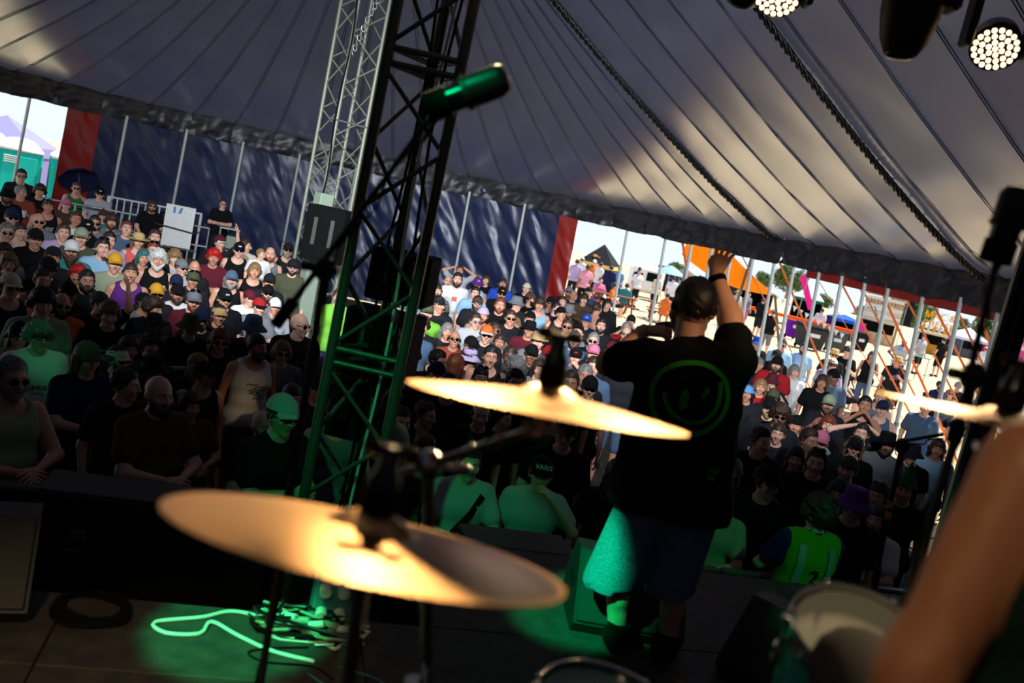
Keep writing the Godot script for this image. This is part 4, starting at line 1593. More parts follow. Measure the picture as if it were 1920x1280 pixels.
	["person with fluffy dark hair turned away under the mustard cap",-3.81,-9.47,1.57,0.63,0.00,{hy=0.8,hair="fluffy",hc="brown",tc="dark",skin=1}],
	["person with dark floppy hat and grey t-shirt",-3.59,-9.02,1.49,0.72,0.00,{fem=1,hair="long",hc="brown",hat="wide",hatc="dark",tc="grey",skin=2}],
	["person with long curly brown hair from behind the studded hat",-3.28,-8.24,1.46,0.76,0.00,{fem=1,hair="curly",hc="brown",tc="dark",skin=0}],
	["person with long wavy fair hair catching the light in the dark rows",-2.68,-7.86,1.46,0.63,0.00,{fem=1,hy=0.8,hair="long",hc="fair",tc="dark",skin=1}],
	["person with black baseball cap turned sideways in front of the wavy fair hair",-2.47,-7.41,1.51,0.71,0.00,{hy=0.8,hair="short",hc="brown",hat="cap",hatc="black",top="tank",tc="black",skin=1}],
	["person with white and teal cap worn over dark glasses in a dark vest",-4.72,-8.36,1.71,0.89,0.00,{hair="short",hc="dark",hat="cap",hatc="cream",gl="dark",top="tank",tc="navy",skin=0}],
	["person with short brown hair and black vest with bare shoulders",-4.99,-9.42,1.62,0.82,0.00,{hair="short",hc="brown",top="tank",tc="black",skin=1}],
	["person with quiff and dark beard in a plain dark t-shirt",-4.71,-9.81,1.65,0.64,0.00,{hair="short",hc="dark",beard="full",tc="dark",skin=1}],
	["person with cropped hair in a black and magenta vest",-4.59,-10.60,1.72,0.54,0.00,{hair="buzz",hc="brown",beard="stubble",top="tank",tc="purple",skin=1}],
	["person with black cap and clear glasses among the shaded left rows",-4.57,-9.15,1.60,0.67,0.00,{hy=0.4,hair="short",hc="brown",hat="cap",hatc="black",gl="clear",tc="dark",skin=2}],
	["person with big swept dark hair in a grey-green t-shirt",-4.05,-7.70,1.76,0.74,0.00,{heavy=0.3,hair="fluffy",hc="dark",beard="stubble",tc="sage",skin=0}],
	["person with bald head and dark glasses with an orange hi-vis collar",-4.25,-8.43,1.62,0.71,0.00,{hair="bald",gl="dark",beard="full",tc="orange",skin=1}],
	["person with green cap with one forearm raised",-4.12,-8.91,1.61,0.58,0.00,{pose="raise",hy=0.4,hair="short",hc="dark",hat="cap",hatc="olive",tc="dark",skin=1}],
	["person with shaggy fair hair and black t-shirt with white tour print",-3.76,-8.36,1.64,0.58,0.00,{hair="fluffy",hc="fair",tc="black",skin=0,print="white"}],
	["person with black curved cap seen from the side",-4.08,-9.87,1.52,0.63,0.00,{hy=0.8,hair="short",hc="brown",hat="cap",hatc="black",tc="grey",skin=2}],
	["person with black cap over long curls in a green t-shirt",-3.93,-7.19,1.56,0.95,0.00,{hy=-0.4,hair="long",hc="brown",hat="cap",hatc="black",tc="sage",skin=0}],
	["person with brown flat cap and long grey curls in white t-shirt reading TAYLOR",-3.58,-6.82,1.70,0.88,0.00,{heavy=0.3,hair="curly",hc="grey",hat="flat",hatc="brown",gl="clear",tc="white",skin=1,name="taylor"}],
	["person with olive cap with neck flap and glasses hung on a dark shirt",-3.05,-6.54,1.68,0.94,0.00,{pose="lean",heavy=0.3,hair="long",hc="brown",hat="cap",hatc="olive",beard="stubble",tc="navy",skin=0}],
	["person with pale flat cap and dark glasses facing aside",-3.14,-7.26,1.52,0.74,0.00,{hy=0.4,hair="short",hc="dark",hat="flat",hatc="cream",gl="dark",beard="short",tc="dark",skin=0}],
	["person with long dark hair behind the pale flat cap",-3.26,-7.73,1.51,0.81,0.00,{fem=1,hair="long",hc="brown",tc="dark",skin=1}],
	["person with short grey hair sunglasses and goatee in a green vest at the barrier",-2.93,-5.34,1.79,1.00,0.00,{pose="lean",heavy=0.3,hair="short",hc="grey",gl="dark",beard="short",top="tank",tc="sage",skin=1}],
	["person with dark crop glancing aside at the front",-2.60,-6.20,1.64,0.91,0.00,{hy=0.8,hair="short",hc="brown",tc="dark",skin=0}],
	["person with bald head and dark beard in dark polo with arms on barrier",-2.19,-5.77,1.76,0.96,0.00,{pose="lean",heavy=0.6,hair="bald",beard="full",tc="brown",skin=0}],
	["person with long hair and maroon top leaning at the barrier",-2.26,-6.60,1.46,0.83,0.00,{pose="lean",fem=1,hair="long",hc="brown",tc="maroon",skin=1}],
	["person with black hat with a studded band",-2.74,-7.00,1.56,0.72,0.00,{hair="long",hc="dark",hat="wide",hatc="black",tc="dark",skin=0}],
	["person with shaved head and black t-shirt reading THIS IS, arms on barrier",-1.60,-6.23,1.55,0.83,0.00,{pose="lean",heavy=0.6,hair="bald",beard="short",tc="black",skin=0,name="thisis"}],
	["person with pale peaked cap and mirrored glasses holding up a phone",-1.34,-5.65,1.84,0.90,0.00,{pose="phone",hair="short",hc="brown",hat="cap",hatc="lgrey",gl="green",tc="black",skin=1}],
	["person with dark bare crown behind the pale peaked cap",-1.58,-6.87,1.63,0.71,0.00,{hair="buzz",hc="dark",tc="dark",skin=0}],
	["person with bald head half hidden behind the truss tower",-1.57,-8.67,1.79,0.42,0.00,{hair="bald",tc="grey",skin=2}],
	["person with magenta t-shirt seen through the truss tower",-1.65,-9.59,1.74,0.32,0.00,{heavy=0.6,hair="short",hc="dark",tc="purple",skin=2}],
	["person with dark red cap seen through the truss tower",-1.35,-10.04,1.74,0.40,0.00,{hair="short",hc="dark",hat="cap",hatc="maroon",tc="lgrey",skin=0}],
	["person with grizzled beard seen between the tower cables",-1.69,-11.89,1.79,0.26,0.00,{hair="short",hc="grey",beard="full",bc="grey",tc="navy",skin=2}],
	["person with shaved head low behind the truss brace",-1.26,-9.08,1.75,0.39,0.00,{hair="bald",tc="denim",skin=2}],
	["person with long chestnut hair behind the tower rung",-1.48,-8.00,1.71,0.50,0.00,{fem=1,hair="long",hc="brown",tc="black",skin=2}],
	["person with long fair hair and glasses behind the tower",-1.17,-8.38,1.65,0.41,0.00,{fem=1,hair="long",hc="fair",gl="clear",tc="grey",skin=0}],
	["person with short dark hair and lime collar behind the tower chord",-2.44,-12.32,1.73,0.25,0.00,{hair="short",hc="brown",tc="lime",skin=0}],
	["person with both hands on the head against the blue wall",-1.52,-20.80,1.74,0.09,0.00,{pose="headhands",hair="short",hc="brown",beard="short",tc="lgrey",skin=1}],
	["person with big dark beard and white t-shirt with an orange square",-1.26,-17.11,1.88,0.17,0.00,{heavy=0.6,hair="short",hc="dark",beard="full",tc="white",skin=0,print="orangesq"}],
	["person with shaved head and folded arms in black t-shirt reading PEST CONTROL",-1.47,-17.66,1.74,0.13,0.00,{pose="fold",hair="bald",beard="short",bc="ginger",tc="black",skin=0,name="pest"}],
	["person with shaved head and full beard left of the PEST CONTROL shirt",-1.47,-15.83,1.72,0.19,0.00,{hair="buzz",hc="brown",beard="full",tc="dark",skin=0}],
	["person with long hair and teal t-shirt at the tower edge",-1.71,-15.36,1.80,0.16,0.00,{hair="long",hc="brown",tc="teal",skin=2,print="white"}],
	["person with purple patterned bucket hat and blue-white vest",-0.94,-18.53,1.74,0.16,0.00,{pose="cup",hair="short",hc="brown",hat="bucket",hatc="purple",hatlogo="lilac",gl="clear",top="tank",tc="ltblue",skin=2}],
	["person with long straight brown hair with fringe and black printed t-shirt",-0.87,-20.37,1.69,0.07,0.00,{fem=1,hair="long",hc="brown",tc="black",skin=0,print="white"}],
	["person with dark fringe and grey shirt under the purple bucket hat",-0.85,-16.58,1.74,0.08,0.00,{hair="short",hc="dark",beard="stubble",tc="ltblue",skin=0}],
	["person with shaved head and dark beard in a royal blue football shirt",-0.46,-19.35,1.79,0.12,0.00,{hair="buzz",hc="brown",beard="full",tc="blue",skin=2}],
	["person with black cap with yellow lettering and sunglasses",-0.39,-17.38,1.76,0.16,0.00,{hair="short",hc="dark",hat="cap",hatc="black",hatlogo="yellow",gl="dark",tc="black",skin=1}],
	["person with pale beanie and folded arms by the blue wall",0.06,-20.01,1.73,0.00,0.00,{pose="fold",hair="short",hc="brown",hat="beanie",hatc="cream",beard="stubble",tc="black",skin=0}],
	["person with brown cap and dark beard in profile",0.17,-17.65,1.75,0.10,0.00,{hy=1.2,hair="short",hc="dark",hat="cap",hatc="brown",beard="full",tc="black",skin=1}],
	["person with grey bucket hat in profile",-0.07,-16.27,1.76,-0.05,0.00,{hy=1.2,hair="short",hc="dark",hat="bucket",hatc="grey",tc="dark",skin=0}],
	["person with ginger crop and beard in black t-shirt reading PITCHER",-0.32,-14.85,1.82,0.05,0.00,{hair="short",hc="ginger",beard="short",tc="black",skin=1,name="pitch"}],
	["person with dark cap round glasses and long beard",-0.71,-15.20,1.73,0.15,0.00,{heavy=0.3,hair="short",hc="dark",hat="flat",hatc="brown",gl="clear",beard="long",tc="dark",skin=0}],
	["person with dark flat cap behind the grey curls",-1.20,-13.48,1.78,0.12,0.00,{hy=0.8,hair="short",hc="dark",hat="flat",hatc="dark",tc="dark",skin=1}],
	["person with short grey curls and sunglasses in a red top",-1.19,-13.99,1.66,0.15,0.00,{fem=1,hair="curly",hc="grey",gl="dark",tc="rust",skin=0}],
	["person with camouflage cap and lime t-shirt with cartoon print",-1.25,-12.57,1.75,0.32,0.00,{hair="short",hc="dark",hat="cap",hatc="camo",beard="short",tc="lime",skin=0,print="yellow"}],
	["person with white headband and ginger stubble in a dark vest",-0.52,-13.65,1.74,0.07,0.00,{hair="short",hc="dark",hat="beanie",hatc="lilac",beard="short",bc="ginger",top="tank",tc="dark",skin=1}],
	["person with dark hair peering past the headband",-0.59,-13.15,1.69,0.04,0.00,{hy=0.4,hair="short",hc="brown",gl="clear",tc="lgrey",skin=0}],
	["person with sunglasses and sunburnt face right of the PITCHER shirt",-0.10,-13.90,1.76,0.16,0.00,{hair="short",hc="brown",gl="dark",tc="dark",skin=1}],
	["person with black beanie and white beard",0.21,-14.92,1.69,0.06,0.00,{hair="short",hc="brown",hat="beanie",hatc="black",beard="full",bc="white",tc="dark",skin=1}],
	["person with short fair hair tilted aside in white top with camera strap",-0.01,-14.43,1.60,0.09,0.00,{pose="fold",fem=1,hair="bob",hc="fair",tc="ltblue",skin=1}],
	["person with black bucket hat and maroon t-shirt looking up",0.21,-13.13,1.75,-0.04,0.00,{hp=-0.2,hair="short",hc="dark",hat="bucket",hatc="black",tc="maroon",skin=2}],
	["person with brown fringe and pale blue sleeveless t-shirt",0.35,-16.57,1.79,0.02,0.00,{hair="fluffy",hc="brown",top="tank",tc="ltblue",skin=1}],
	["person with orange and white trucker cap with sunglasses",-0.35,-11.83,1.73,0.13,0.00,{hair="short",hc="dark",hat="cap",hatc="orange",brimc="white",gl="dark",tc="dark",skin=0}],
	["person with shaved head in profile with sunglasses behind the trucker cap",-0.28,-12.78,1.68,0.13,0.00,{hy=0.8,hair="buzz",hc="brown",gl="dark",tc="grey",skin=3}],
	["person with thick dark hair beside the grey beard at the tower",-1.20,-11.76,1.67,0.26,0.00,{hair="fluffy",hc="brown",tc="dark",skin=1}],
	["person with bald head and long grey beard with sunglasses",-1.19,-11.27,1.68,0.28,0.00,{hair="bald",gl="dark",beard="long",bc="grey",tc="denim",skin=1}],
	["person with long wavy grey hair",-0.89,-12.14,1.60,0.27,0.00,{fem=1,hair="long",hc="grey",tc="dark",skin=1}],
	["person with receding dark hair and sunglasses looking up",-0.73,-11.53,1.61,0.17,0.00,{hp=-0.2,hair="balding",hc="dark",gl="dark",tc="rust",skin=2}],
	["person with black cap and clear glasses below the headband",-0.49,-11.09,1.65,0.16,0.00,{hy=0.4,hair="short",hc="brown",hat="cap",hatc="black",gl="clear",tc="dark",skin=1}],
	["person with hair tied back and tanned face under the PITCHER shirt",-0.17,-12.29,1.59,0.09,0.00,{fem=1,hair="bun",hc="brown",tc="grey",skin=2}],
	["person with beige trilby and pink collar",0.34,-12.13,1.74,0.02,0.00,{hair="short",hc="dark",hat="fedora",hatc="tan",tc="grey",skin=0,print="pink"}],
	["person with black cap and sunglasses in a bare-shouldered pale top",0.58,-17.91,1.74,0.08,0.00,{hair="short",hc="brown",hat="cap",hatc="black",gl="dark",top="tank",tc="lgrey",skin=2}],
	["person with brown fringe beside the red wall panel",0.84,-18.57,1.74,-0.06,0.00,{hair="short",hc="brown",beard="stubble",tc="dark",skin=0}],
	["person with dark hair and beard turned aside in navy",0.68,-17.19,1.73,0.02,0.00,{hy=0.8,hair="short",hc="dark",beard="full",tc="navy",skin=0}],
	["person with grey cap sunglasses and ginger beard at the red panel",1.06,-21.41,1.75,0.04,0.00,{hair="short",hc="dark",hat="cap",hatc="grey",gl="dark",beard="full",bc="ginger",tc="dark",skin=0}],
	["person with bald tanned head at the edge of the red panel",1.14,-20.63,1.76,0.09,0.00,{hair="bald",tc="navy",skin=2}],
	["person with long fringe in an open brown jacket",1.36,-20.15,1.76,0.06,0.00,{hair="fluffy",hc="brown",top="hood",tc="brown",skin=0}],
	["person with black cap at the back beside the sunlit opening",1.61,-22.74,1.75,0.09,0.00,{hair="short",hc="brown",hat="cap",hatc="black",tc="navy",skin=0}],
	["person with short hair and bare back turned to the opening",1.55,-18.40,1.79,2.20,0.00,{hair="buzz",hc="brown",top="none",tc="black",skin=1}],
	["person with dark hair and dark coat at the sunlit edge",1.87,-19.93,1.78,-0.11,0.00,{hy=0.4,hair="long",hc="dark",top="hood",tc="dark",skin=0}],
	["person with black cap looking up holding a turquoise can",0.75,-16.07,1.76,0.04,0.00,{pose="cup",hy=0.4,hp=-0.2,hair="short",hc="dark",hat="cap",hatc="black",top="tank",tc="black",skin=1}],
	["person with blue-grey bucket hat and dark beard",0.91,-16.73,1.78,0.04,0.00,{hair="short",hc="brown",hat="bucket",hatc="grey",beard="full",tc="black",skin=0}],
	["person with brown hair sunglasses and orange lanyard",0.81,-14.42,1.76,-0.07,0.00,{hair="short",hc="brown",gl="dark",tc="black",skin=2,name="lanyard"}],
	["person with royal blue cap with yellow badge and glasses",1.22,-16.17,1.73,-0.08,0.00,{hair="short",hc="dark",hat="cap",hatc="blue",hatlogo="yellow",gl="clear",beard="stubble",tc="navy",skin=1}],
	["person with black cap chin up in a bright striped vest",0.96,-13.93,1.77,-0.12,0.00,{hp=-0.4,hair="short",hc="dark",hat="cap",hatc="black",top="tank",tc="ltblue",skin=1}],
	["person with full dark beard and dark shirt with lime lanyard",1.43,-15.46,1.78,0.05,0.00,{heavy=0.3,hair="short",hc="dark",beard="full",tc="dark",skin=0}],
	["person with dark cap and black beard in a pale denim shirt",0.87,-12.96,1.77,-0.02,0.00,{hair="short",hc="dark",hat="cap",hatc="navy",beard="full",tc="denim",skin=0}],
	["person with silver hair and sunglasses beside the performer's elbow",1.18,-13.44,1.75,-0.09,0.00,{hair="short",hc="grey",gl="dark",tc="black",skin=0}],
	["person with salmon cap and grey beard",1.13,-12.41,1.71,-0.06,0.00,{hair="short",hc="dark",hat="cap",hatc="pink",beard="short",bc="grey",tc="dark",skin=1}],
	["person with bright red cap with sunglasses on its peak",0.50,-11.67,1.66,0.07,0.00,{hair="short",hc="dark",hat="cap",hatc="red",gl="dark",tc="dark",skin=1}],
	["person with black flat-peaked cap with red trim, hand at the face",0.87,-11.98,1.67,-0.09,0.00,{pose="drink",hair="short",hc="brown",hat="cap",hatc="black",brimc="black",hatlogo="red",tc="denim",skin=0}],
	["person with grey hair and red shirt beyond the performer's arm",1.93,-16.00,1.76,-0.13,0.00,{hair="short",hc="grey",tc="red",skin=2}],
	["person with glasses and black t-shirt beyond the performer's arm",1.84,-15.13,1.77,-0.18,0.00,{hair="balding",hc="dark",gl="clear",tc="black",skin=0}],
	["person with dark cap holding a camera up at the sunlit edge",2.21,-17.87,1.73,-0.02,0.00,{pose="camera",hair="short",hc="brown",hat="cap",hatc="dark",tc="black",skin=1}],
	["person with black cap over a shaded face in the middle rows",0.27,-11.24,1.69,0.15,0.00,{hair="short",hc="brown",hat="cap",hatc="black",tc="dark",skin=3}],
	["person with lavender bucket hat",-0.45,-10.61,1.57,0.29,0.00,{fem=1,hy=0.8,hair="bob",hc="dark",hat="bucket",hatc="lilac",tc="dark",skin=2}],
	["person with dark short hair in profile behind the upper cymbal",-0.70,-9.12,1.74,0.16,0.00,{hy=0.8,hair="short",hc="dark",tc="dark",skin=1}],
	["person with navy bandana tied over the hair",-0.65,-8.64,1.70,0.28,0.00,{hair="short",hc="dark",hat="beanie",hatc="navy",tc="dark",skin=1}],
	["person with long dark auburn hair seen from behind",-0.54,-9.68,1.64,2.60,0.00,{fem=1,hair="long",hc="ginger",tc="black",skin=0}],
	["person with dark crop and bare shoulders above the upper cymbal",-0.20,-10.01,1.76,0.21,0.00,{hair="short",hc="dark",top="tank",tc="dark",skin=1}],
	["person with dark hair and dark skin in the middle rows",0.01,-10.46,1.73,0.04,0.00,{hair="short",hc="brown",tc="dark",skin=4}],
	["person with pale frizzy curls",0.10,-9.62,1.74,0.03,0.00,{hair="curly",hc="grey",tc="dark",skin=2}],
	["person with sunglasses on dark tied hair above the upper cymbal",-0.24,-9.27,1.64,0.27,0.00,{fem=1,hair="bun",hc="dark",gl="dark",glup=true,tc="dark",skin=0}],
	["person with smooth dark hair under the pale frizzy curls",0.11,-8.57,1.81,0.25,0.00,{hair="short",hc="dark",tc="dark",skin=1}],
	["person with tight curls and bare shoulders by the tower chord",-1.04,-9.59,1.65,0.28,0.00,{fem=1,hair="curly",hc="brown",top="tank",tc="lgrey",skin=1}],
	["person with long hair and grey top behind the cymbal stand",0.39,-10.75,1.61,0.13,0.00,{fem=1,hair="long",hc="brown",tc="grey",skin=0}],
	["person with grey crop in shade left of the performer",0.88,-10.08,1.77,0.02,0.00,{hair="short",hc="grey",tc="dark",skin=2}],
	["person with dark hair with a glinting ear left of the performer",0.67,-9.16,1.82,-0.03,0.00,{hair="short",hc="brown",tc="black",skin=1}],
	["person with dark hair low beside the performer's shoulder",1.01,-10.69,1.79,-0.00,0.00,{hair="short",hc="brown",tc="denim",skin=0}],
	["person with black cap and glasses under the performer's elbow",0.92,-9.60,1.73,0.01,0.00,{hair="short",hc="dark",hat="cap",hatc="black",gl="clear",tc="black",skin=0}],
	["person with side-parted crop in profile below the upper cymbal",-0.58,-7.36,1.60,0.31,0.00,{hy=0.8,hair="short",hc="brown",tc="dark",skin=1}],
	["person with receding hair and dark polo with green collar",-0.13,-7.56,1.66,0.17,0.00,{hair="balding",hc="dark",tc="black",skin=0,name="polo"}],
	["person with dark hair in a messy knot at the front",-0.46,-6.50,1.56,0.45,0.00,{fem=1,hy=0.4,hair="bun",hc="brown",tc="black",skin=0}],
	["person with undercut hair and grey t-shirt with a bag strap at the barrier",-0.11,-6.10,1.65,0.31,0.00,{pose="lean",hair="short",hc="brown",tc="lgrey",skin=0,name="strap"}],
	["person with black cap reading VANS and pale t-shirt at the barrier",0.40,-6.23,1.65,0.09,0.00,{pose="drink",hair="short",hc="brown",hat="cap",hatc="black",tc="lgrey",skin=0,name="vans"}],
	["person with dark crop lost in shade right of the green collar",0.06,-8.02,1.55,0.15,0.00,{hy=0.8,hair="short",hc="dark",tc="black",skin=0}],
	["person with green cap half behind the tower chord",-0.62,-5.84,1.76,0.48,0.00,{hair="short",hc="brown",hat="cap",hatc="sage",tc="black",skin=3}],
	["person with black round-badged cap in deep shade",0.57,-7.08,1.78,0.01,0.00,{hair="short",hc="dark",hat="cap",hatc="black",hatlogo="dark",tc="black",skin=0}],
	["person with glasses at the performer's left hip",0.98,-6.53,1.68,-0.04,0.00,{fem=1,hy=0.4,hair="long",hc="brown",gl="clear",tc="dark",skin=0}],
	["person with dark hair close behind the tower chord",-0.72,-6.91,1.62,0.51,0.00,{hair="short",hc="dark",tc="dark",skin=1}],
	["person with broad dark shoulders hidden by the upper cymbal",-0.48,-8.12,1.72,0.25,0.00,{heavy=0.6,hair="short",hc="dark",tc="dark",skin=0}],
	["person with blue cap and beard wearing a dark t-shirt over grey sleeves",4.21,-16.62,1.77,-0.28,0.00,{hair="short",hc="brown",hat="cap",hatc="ltblue",beard="full",tc="dark",skin=0}],
	["person with navy bucket hat and black sports t-shirt eating",5.02,-18.98,1.75,-0.14,0.00,{pose="phone",hair="short",hc="brown",hat="bucket",hatc="blue",tc="black",skin=1}],
	["person with white headphones sunglasses and pale blue shirt",5.66,-19.35,1.78,-0.34,0.00,{hair="short",hc="dark",gl="dark",tc="ltblue",skin=2,name="phones"}],
	["person with grey hair turned away beside the blue cap",4.33,-15.93,1.65,-0.30,0.00,{fem=1,hy=0.8,hair="bob",hc="grey",tc="dark",skin=1}],
	["person with dark cap behind the big red shirt",5.01,-17.30,1.73,-0.20,0.00,{hair="short",hc="brown",hat="cap",hatc="dark",tc="black",skin=0}],
	["person with black cap long beard and bright red football shirt",4.32,-14.79,1.86,-0.32,0.00,{heavy=0.6,hair="long",hc="brown",hat="cap",hatc="black",beard="full",bc="brown",tc="red",skin=0}],
	["person with maroon bucket hat in front of the red shirt",4.03,-13.81,1.68,-0.14,0.00,{pose="drink",fem=1,hair="bob",hc="dark",hat="bucket",hatc="maroon",tc="dark",skin=0}],
	["person with silver bob and white blouse",4.96,-15.86,1.67,-0.31,0.00,{fem=1,hy=0.4,hair="bob",hc="grey",tc="white",skin=0}],
	["person with pale blue t-shirt standing in sun with dark beard",6.34,-20.05,1.75,-0.21,0.00,{pose="stand",hair="short",hc="dark",beard="full",tc="ltblue",skin=1}],
	["person with profile in navy t-shirt with badge at the performer's back",3.68,-14.55,1.76,-0.33,0.00,{hy=0.8,hair="short",hc="dark",tc="navy",skin=0,print="grey"}],
	["person with bright blue bandana round dark hair",3.27,-12.16,1.65,-0.36,0.00,{fem=1,hair="long",hc="dark",hat="beanie",hatc="sky",tc="dark",skin=2}],
	["person with long fair hair and red top",3.68,-13.09,1.65,-0.19,0.00,{fem=1,hair="long",hc="fair",tc="red",skin=1}],
	["person with dark green cap and glasses in front of the red shirt",3.70,-12.44,1.64,-0.37,0.00,{fem=1,hair="long",hc="dark",hat="cap",hatc="olive",gl="clear",tc="dark",skin=0}],
	["person with black cap and fair beard by the fair long hair",3.30,-11.13,1.69,-0.33,0.00,{hair="short",hc="brown",hat="cap",hatc="black",beard="short",bc="fair",tc="dark",skin=0}],
	["person with tight curls with a headband",3.20,-10.31,1.76,-0.24,0.00,{hair="curly",hc="brown",gl="dark",tc="dark",skin=3}],
	["person with black cap and blue-grey t-shirt standing tall in profile",5.30,-14.89,1.84,-0.44,0.00,{hy=0.8,hair="short",hc="dark",hat="cap",hatc="black",tc="denim",skin=3}],
	["person with long hair and black t-shirt behind the tall black cap",5.00,-14.46,1.76,-0.29,0.00,{hair="long",hc="brown",tc="black",skin=2}],
	["person with grey-green cap clapping both hands",4.35,-12.10,1.77,-0.33,0.00,{pose="clap",hair="short",hc="brown",hat="cap",hatc="sage",beard="full",tc="dark",skin=2}],
	["person with straw hat and sunglasses outside by the bins",7.07,-20.15,1.75,-0.23,0.00,{hair="short",hc="brown",hat="fedora",hatc="straw",gl="dark",tc="dark",skin=1}],
	["person with cream cap among the seated group",6.24,-17.74,1.76,2.50,0.00,{hair="short",hc="brown",hat="cap",hatc="cream",tc="lilac",skin=0}],
	["person with thick dark hair and black t-shirt outside, hand at chest",7.74,-21.28,1.79,-0.32,0.00,{pose="cup",hair="fluffy",hc="dark",tc="black",skin=0}],
	["person with long hair and black vest dress with a drink beside a pole",9.16,-23.41,1.66,-0.33,0.00,{pose="cup",fem=1,hair="long",hc="brown",top="tank",tc="black",skin=2}],
	["person with straw trilby and black floral shirt in sun",9.41,-22.38,1.73,-0.36,0.00,{pose="cup",hy=-0.8,hair="short",hc="brown",hat="fedora",hatc="straw",beard="stubble",tc="dark",skin=1,print="lilac"}],
	["person with white cap and grey t-shirt with hands on hips",13.10,-31.07,1.78,-0.29,0.00,{pose="hips",hy=-0.4,hair="short",hc="dark",hat="cap",hatc="white",tc="lgrey",skin=4}],
	["person with mustard yellow cap worn backwards near the open side",5.88,-14.26,1.76,-0.41,0.00,{hair="short",hc="dark",hat="cap",hatc="yellow",back=true,top="tank",tc="grey",skin=0}],
	["person with second mustard cap at the cymbal's edge",6.68,-14.38,1.73,-0.43,0.00,{hair="short",hc="dark",hat="cap",hatc="yellow",tc="denim",skin=0}],
	["person with dark crop and black sleeveless top, arms lifted",5.01,-12.57,1.80,-0.29,0.00,{pose="camera",hair="short",hc="dark",top="tank",tc="black",skin=2}],
	["person with navy cap and washed printed vest",5.47,-13.08,1.73,-0.41,0.00,{hair="short",hc="dark",hat="cap",hatc="navy",top="tank",tc="denim",skin=0,print="lgrey"}],
	["person with dark curly hat-like hair in the shaded right rows",3.53,-10.70,1.62,-0.36,0.00,{fem=1,hair="short",hc="brown",hat="beanie",hatc="black",tc="dark",skin=1}],
	["person with piled-up bun and loose strands",3.08,-9.84,1.63,-0.33,0.00,{fem=1,hair="bun",hc="brown",tc="dark",skin=0}],
	["person with smooth short hair seen from the side in shade",3.18,-9.13,1.77,-0.40,0.00,{hy=0.8,hair="short",hc="brown",tc="dark",skin=1}],
	["person with pink-rimmed cap beside the smooth short hair",3.45,-9.54,1.70,-0.39,0.00,{hair="short",hc="dark",hat="cap",hatc="pink",tc="dark",skin=0}],
	["person with ginger hair and bare shoulders",4.05,-11.11,1.64,-0.34,0.00,{fem=1,hair="bob",hc="ginger",top="tank",tc="grey",skin=0}],
	["person with profile behind the bun",2.47,-8.35,1.81,-0.33,0.00,{hy=0.8,hair="short",hc="brown",tc="dark",skin=0}],
	["person with long face and dark coat at the performer's right arm",2.50,-9.85,1.78,-0.14,0.00,{hair="short",hc="grey",beard="short",top="hood",tc="dark",skin=0}],
	["person with black hair with sunglasses pushed up, right rows",2.95,-8.13,1.77,-0.32,0.00,{hair="short",hc="brown",gl="dark",glup=true,tc="black",skin=0}],
	["person with black cap over very long fair hair",3.90,-9.75,1.69,-0.36,0.00,{fem=1,hair="long",hc="fair",hat="cap",hatc="black",tc="black",skin=0}],
	["person with long dark hair and striped top",2.95,-8.68,1.64,-0.35,0.00,{fem=1,hair="long",hc="brown",tc="dark",skin=0}],
	["person with olive beanie in the dark right rows",3.35,-8.40,1.71,-0.48,0.00,{hair="short",hc="dark",hat="beanie",hatc="olive",tc="black",skin=0}],
	["person with black cap in profile near the performer's hip",2.18,-6.94,1.77,-0.26,0.00,{hy=0.8,hair="short",hc="dark",hat="cap",hatc="black",tc="black",skin=0}],
	["person with long pale hair at the performer's hip",2.12,-7.76,1.60,-0.37,0.00,{fem=1,hair="long",hc="grey",tc="dark",skin=0}],
	["person with teal headphones over dark hair",3.02,-7.64,1.63,-0.34,0.00,{fem=1,hair="long",hc="dark",tc="dark",skin=1,name="tealphones"}],
	["person with sunglasses on top of tied hair near the hi-vis guard",3.46,-7.87,1.64,-0.60,0.00,{fem=1,hair="bun",hc="brown",gl="dark",glup=true,tc="black",skin=1}],
	["person with folded bare arms over the head of the row before",4.29,-10.63,1.71,-0.47,0.00,{pose="headhands",hair="short",hc="dark",tc="dark",skin=0}],
	["person with plum hat beside the teal headphones",2.82,-6.76,1.80,-0.40,0.00,{hair="short",hc="brown",hat="bucket",hatc="purple",tc="black",skin=0}],
	["person with tall black hat and grey t-shirt at the right",4.35,-10.04,1.75,-0.33,0.00,{heavy=0.6,hair="short",hc="dark",hat="fedora",hatc="black",beard="full",tc="grey",skin=2}],
	["person with dark bucket hat at the mic stand",4.81,-10.36,1.64,-0.44,0.00,{hair="short",hc="dark",hat="bucket",hatc="dark",tc="black",skin=0}],
	["person with green and white paper party hat at the right",3.84,-8.21,1.67,-0.47,0.00,{hair="short",hc="dark",hat="cone",hatc="green",tc="dark",skin=1}],
	["person with pale denim top by the cymbal's right end",5.33,-10.88,1.68,-0.37,0.00,{fem=1,hair="long",hc="brown",tc="ltblue",skin=2}],
	["person with white t-shirt at the barrier by the hi-vis guard",3.19,-7.14,1.62,-0.65,0.00,{pose="lean",fem=1,hair="long",hc="brown",tc="white",skin=0}],
	["person with dark hair and pale green t-shirt beside the performer's shorts",1.78,-6.61,1.66,-0.34,0.00,{pose="lean",hair="short",hc="dark",tc="sage",skin=1}],
	["person with dim face just right of the performer's back",1.88,-7.34,1.71,-0.24,0.00,{hair="short",hc="brown",tc="dark",skin=2}],
	["person with dark ponytail between the tower chords",-1.08,-7.60,1.60,0.35,0.00,{fem=1,hair="bun",hc="dark",tc="dark",skin=0}],
	["person with bare shoulders low behind the tower",-1.16,-6.62,1.68,0.47,0.00,{hair="short",hc="brown",top="tank",tc="grey",skin=1}],
	["person with dark cap left of the tower chord",-1.50,-7.36,1.63,0.63,0.00,{hair="short",hc="dark",hat="cap",hatc="dark",tc="dark",skin=1}],
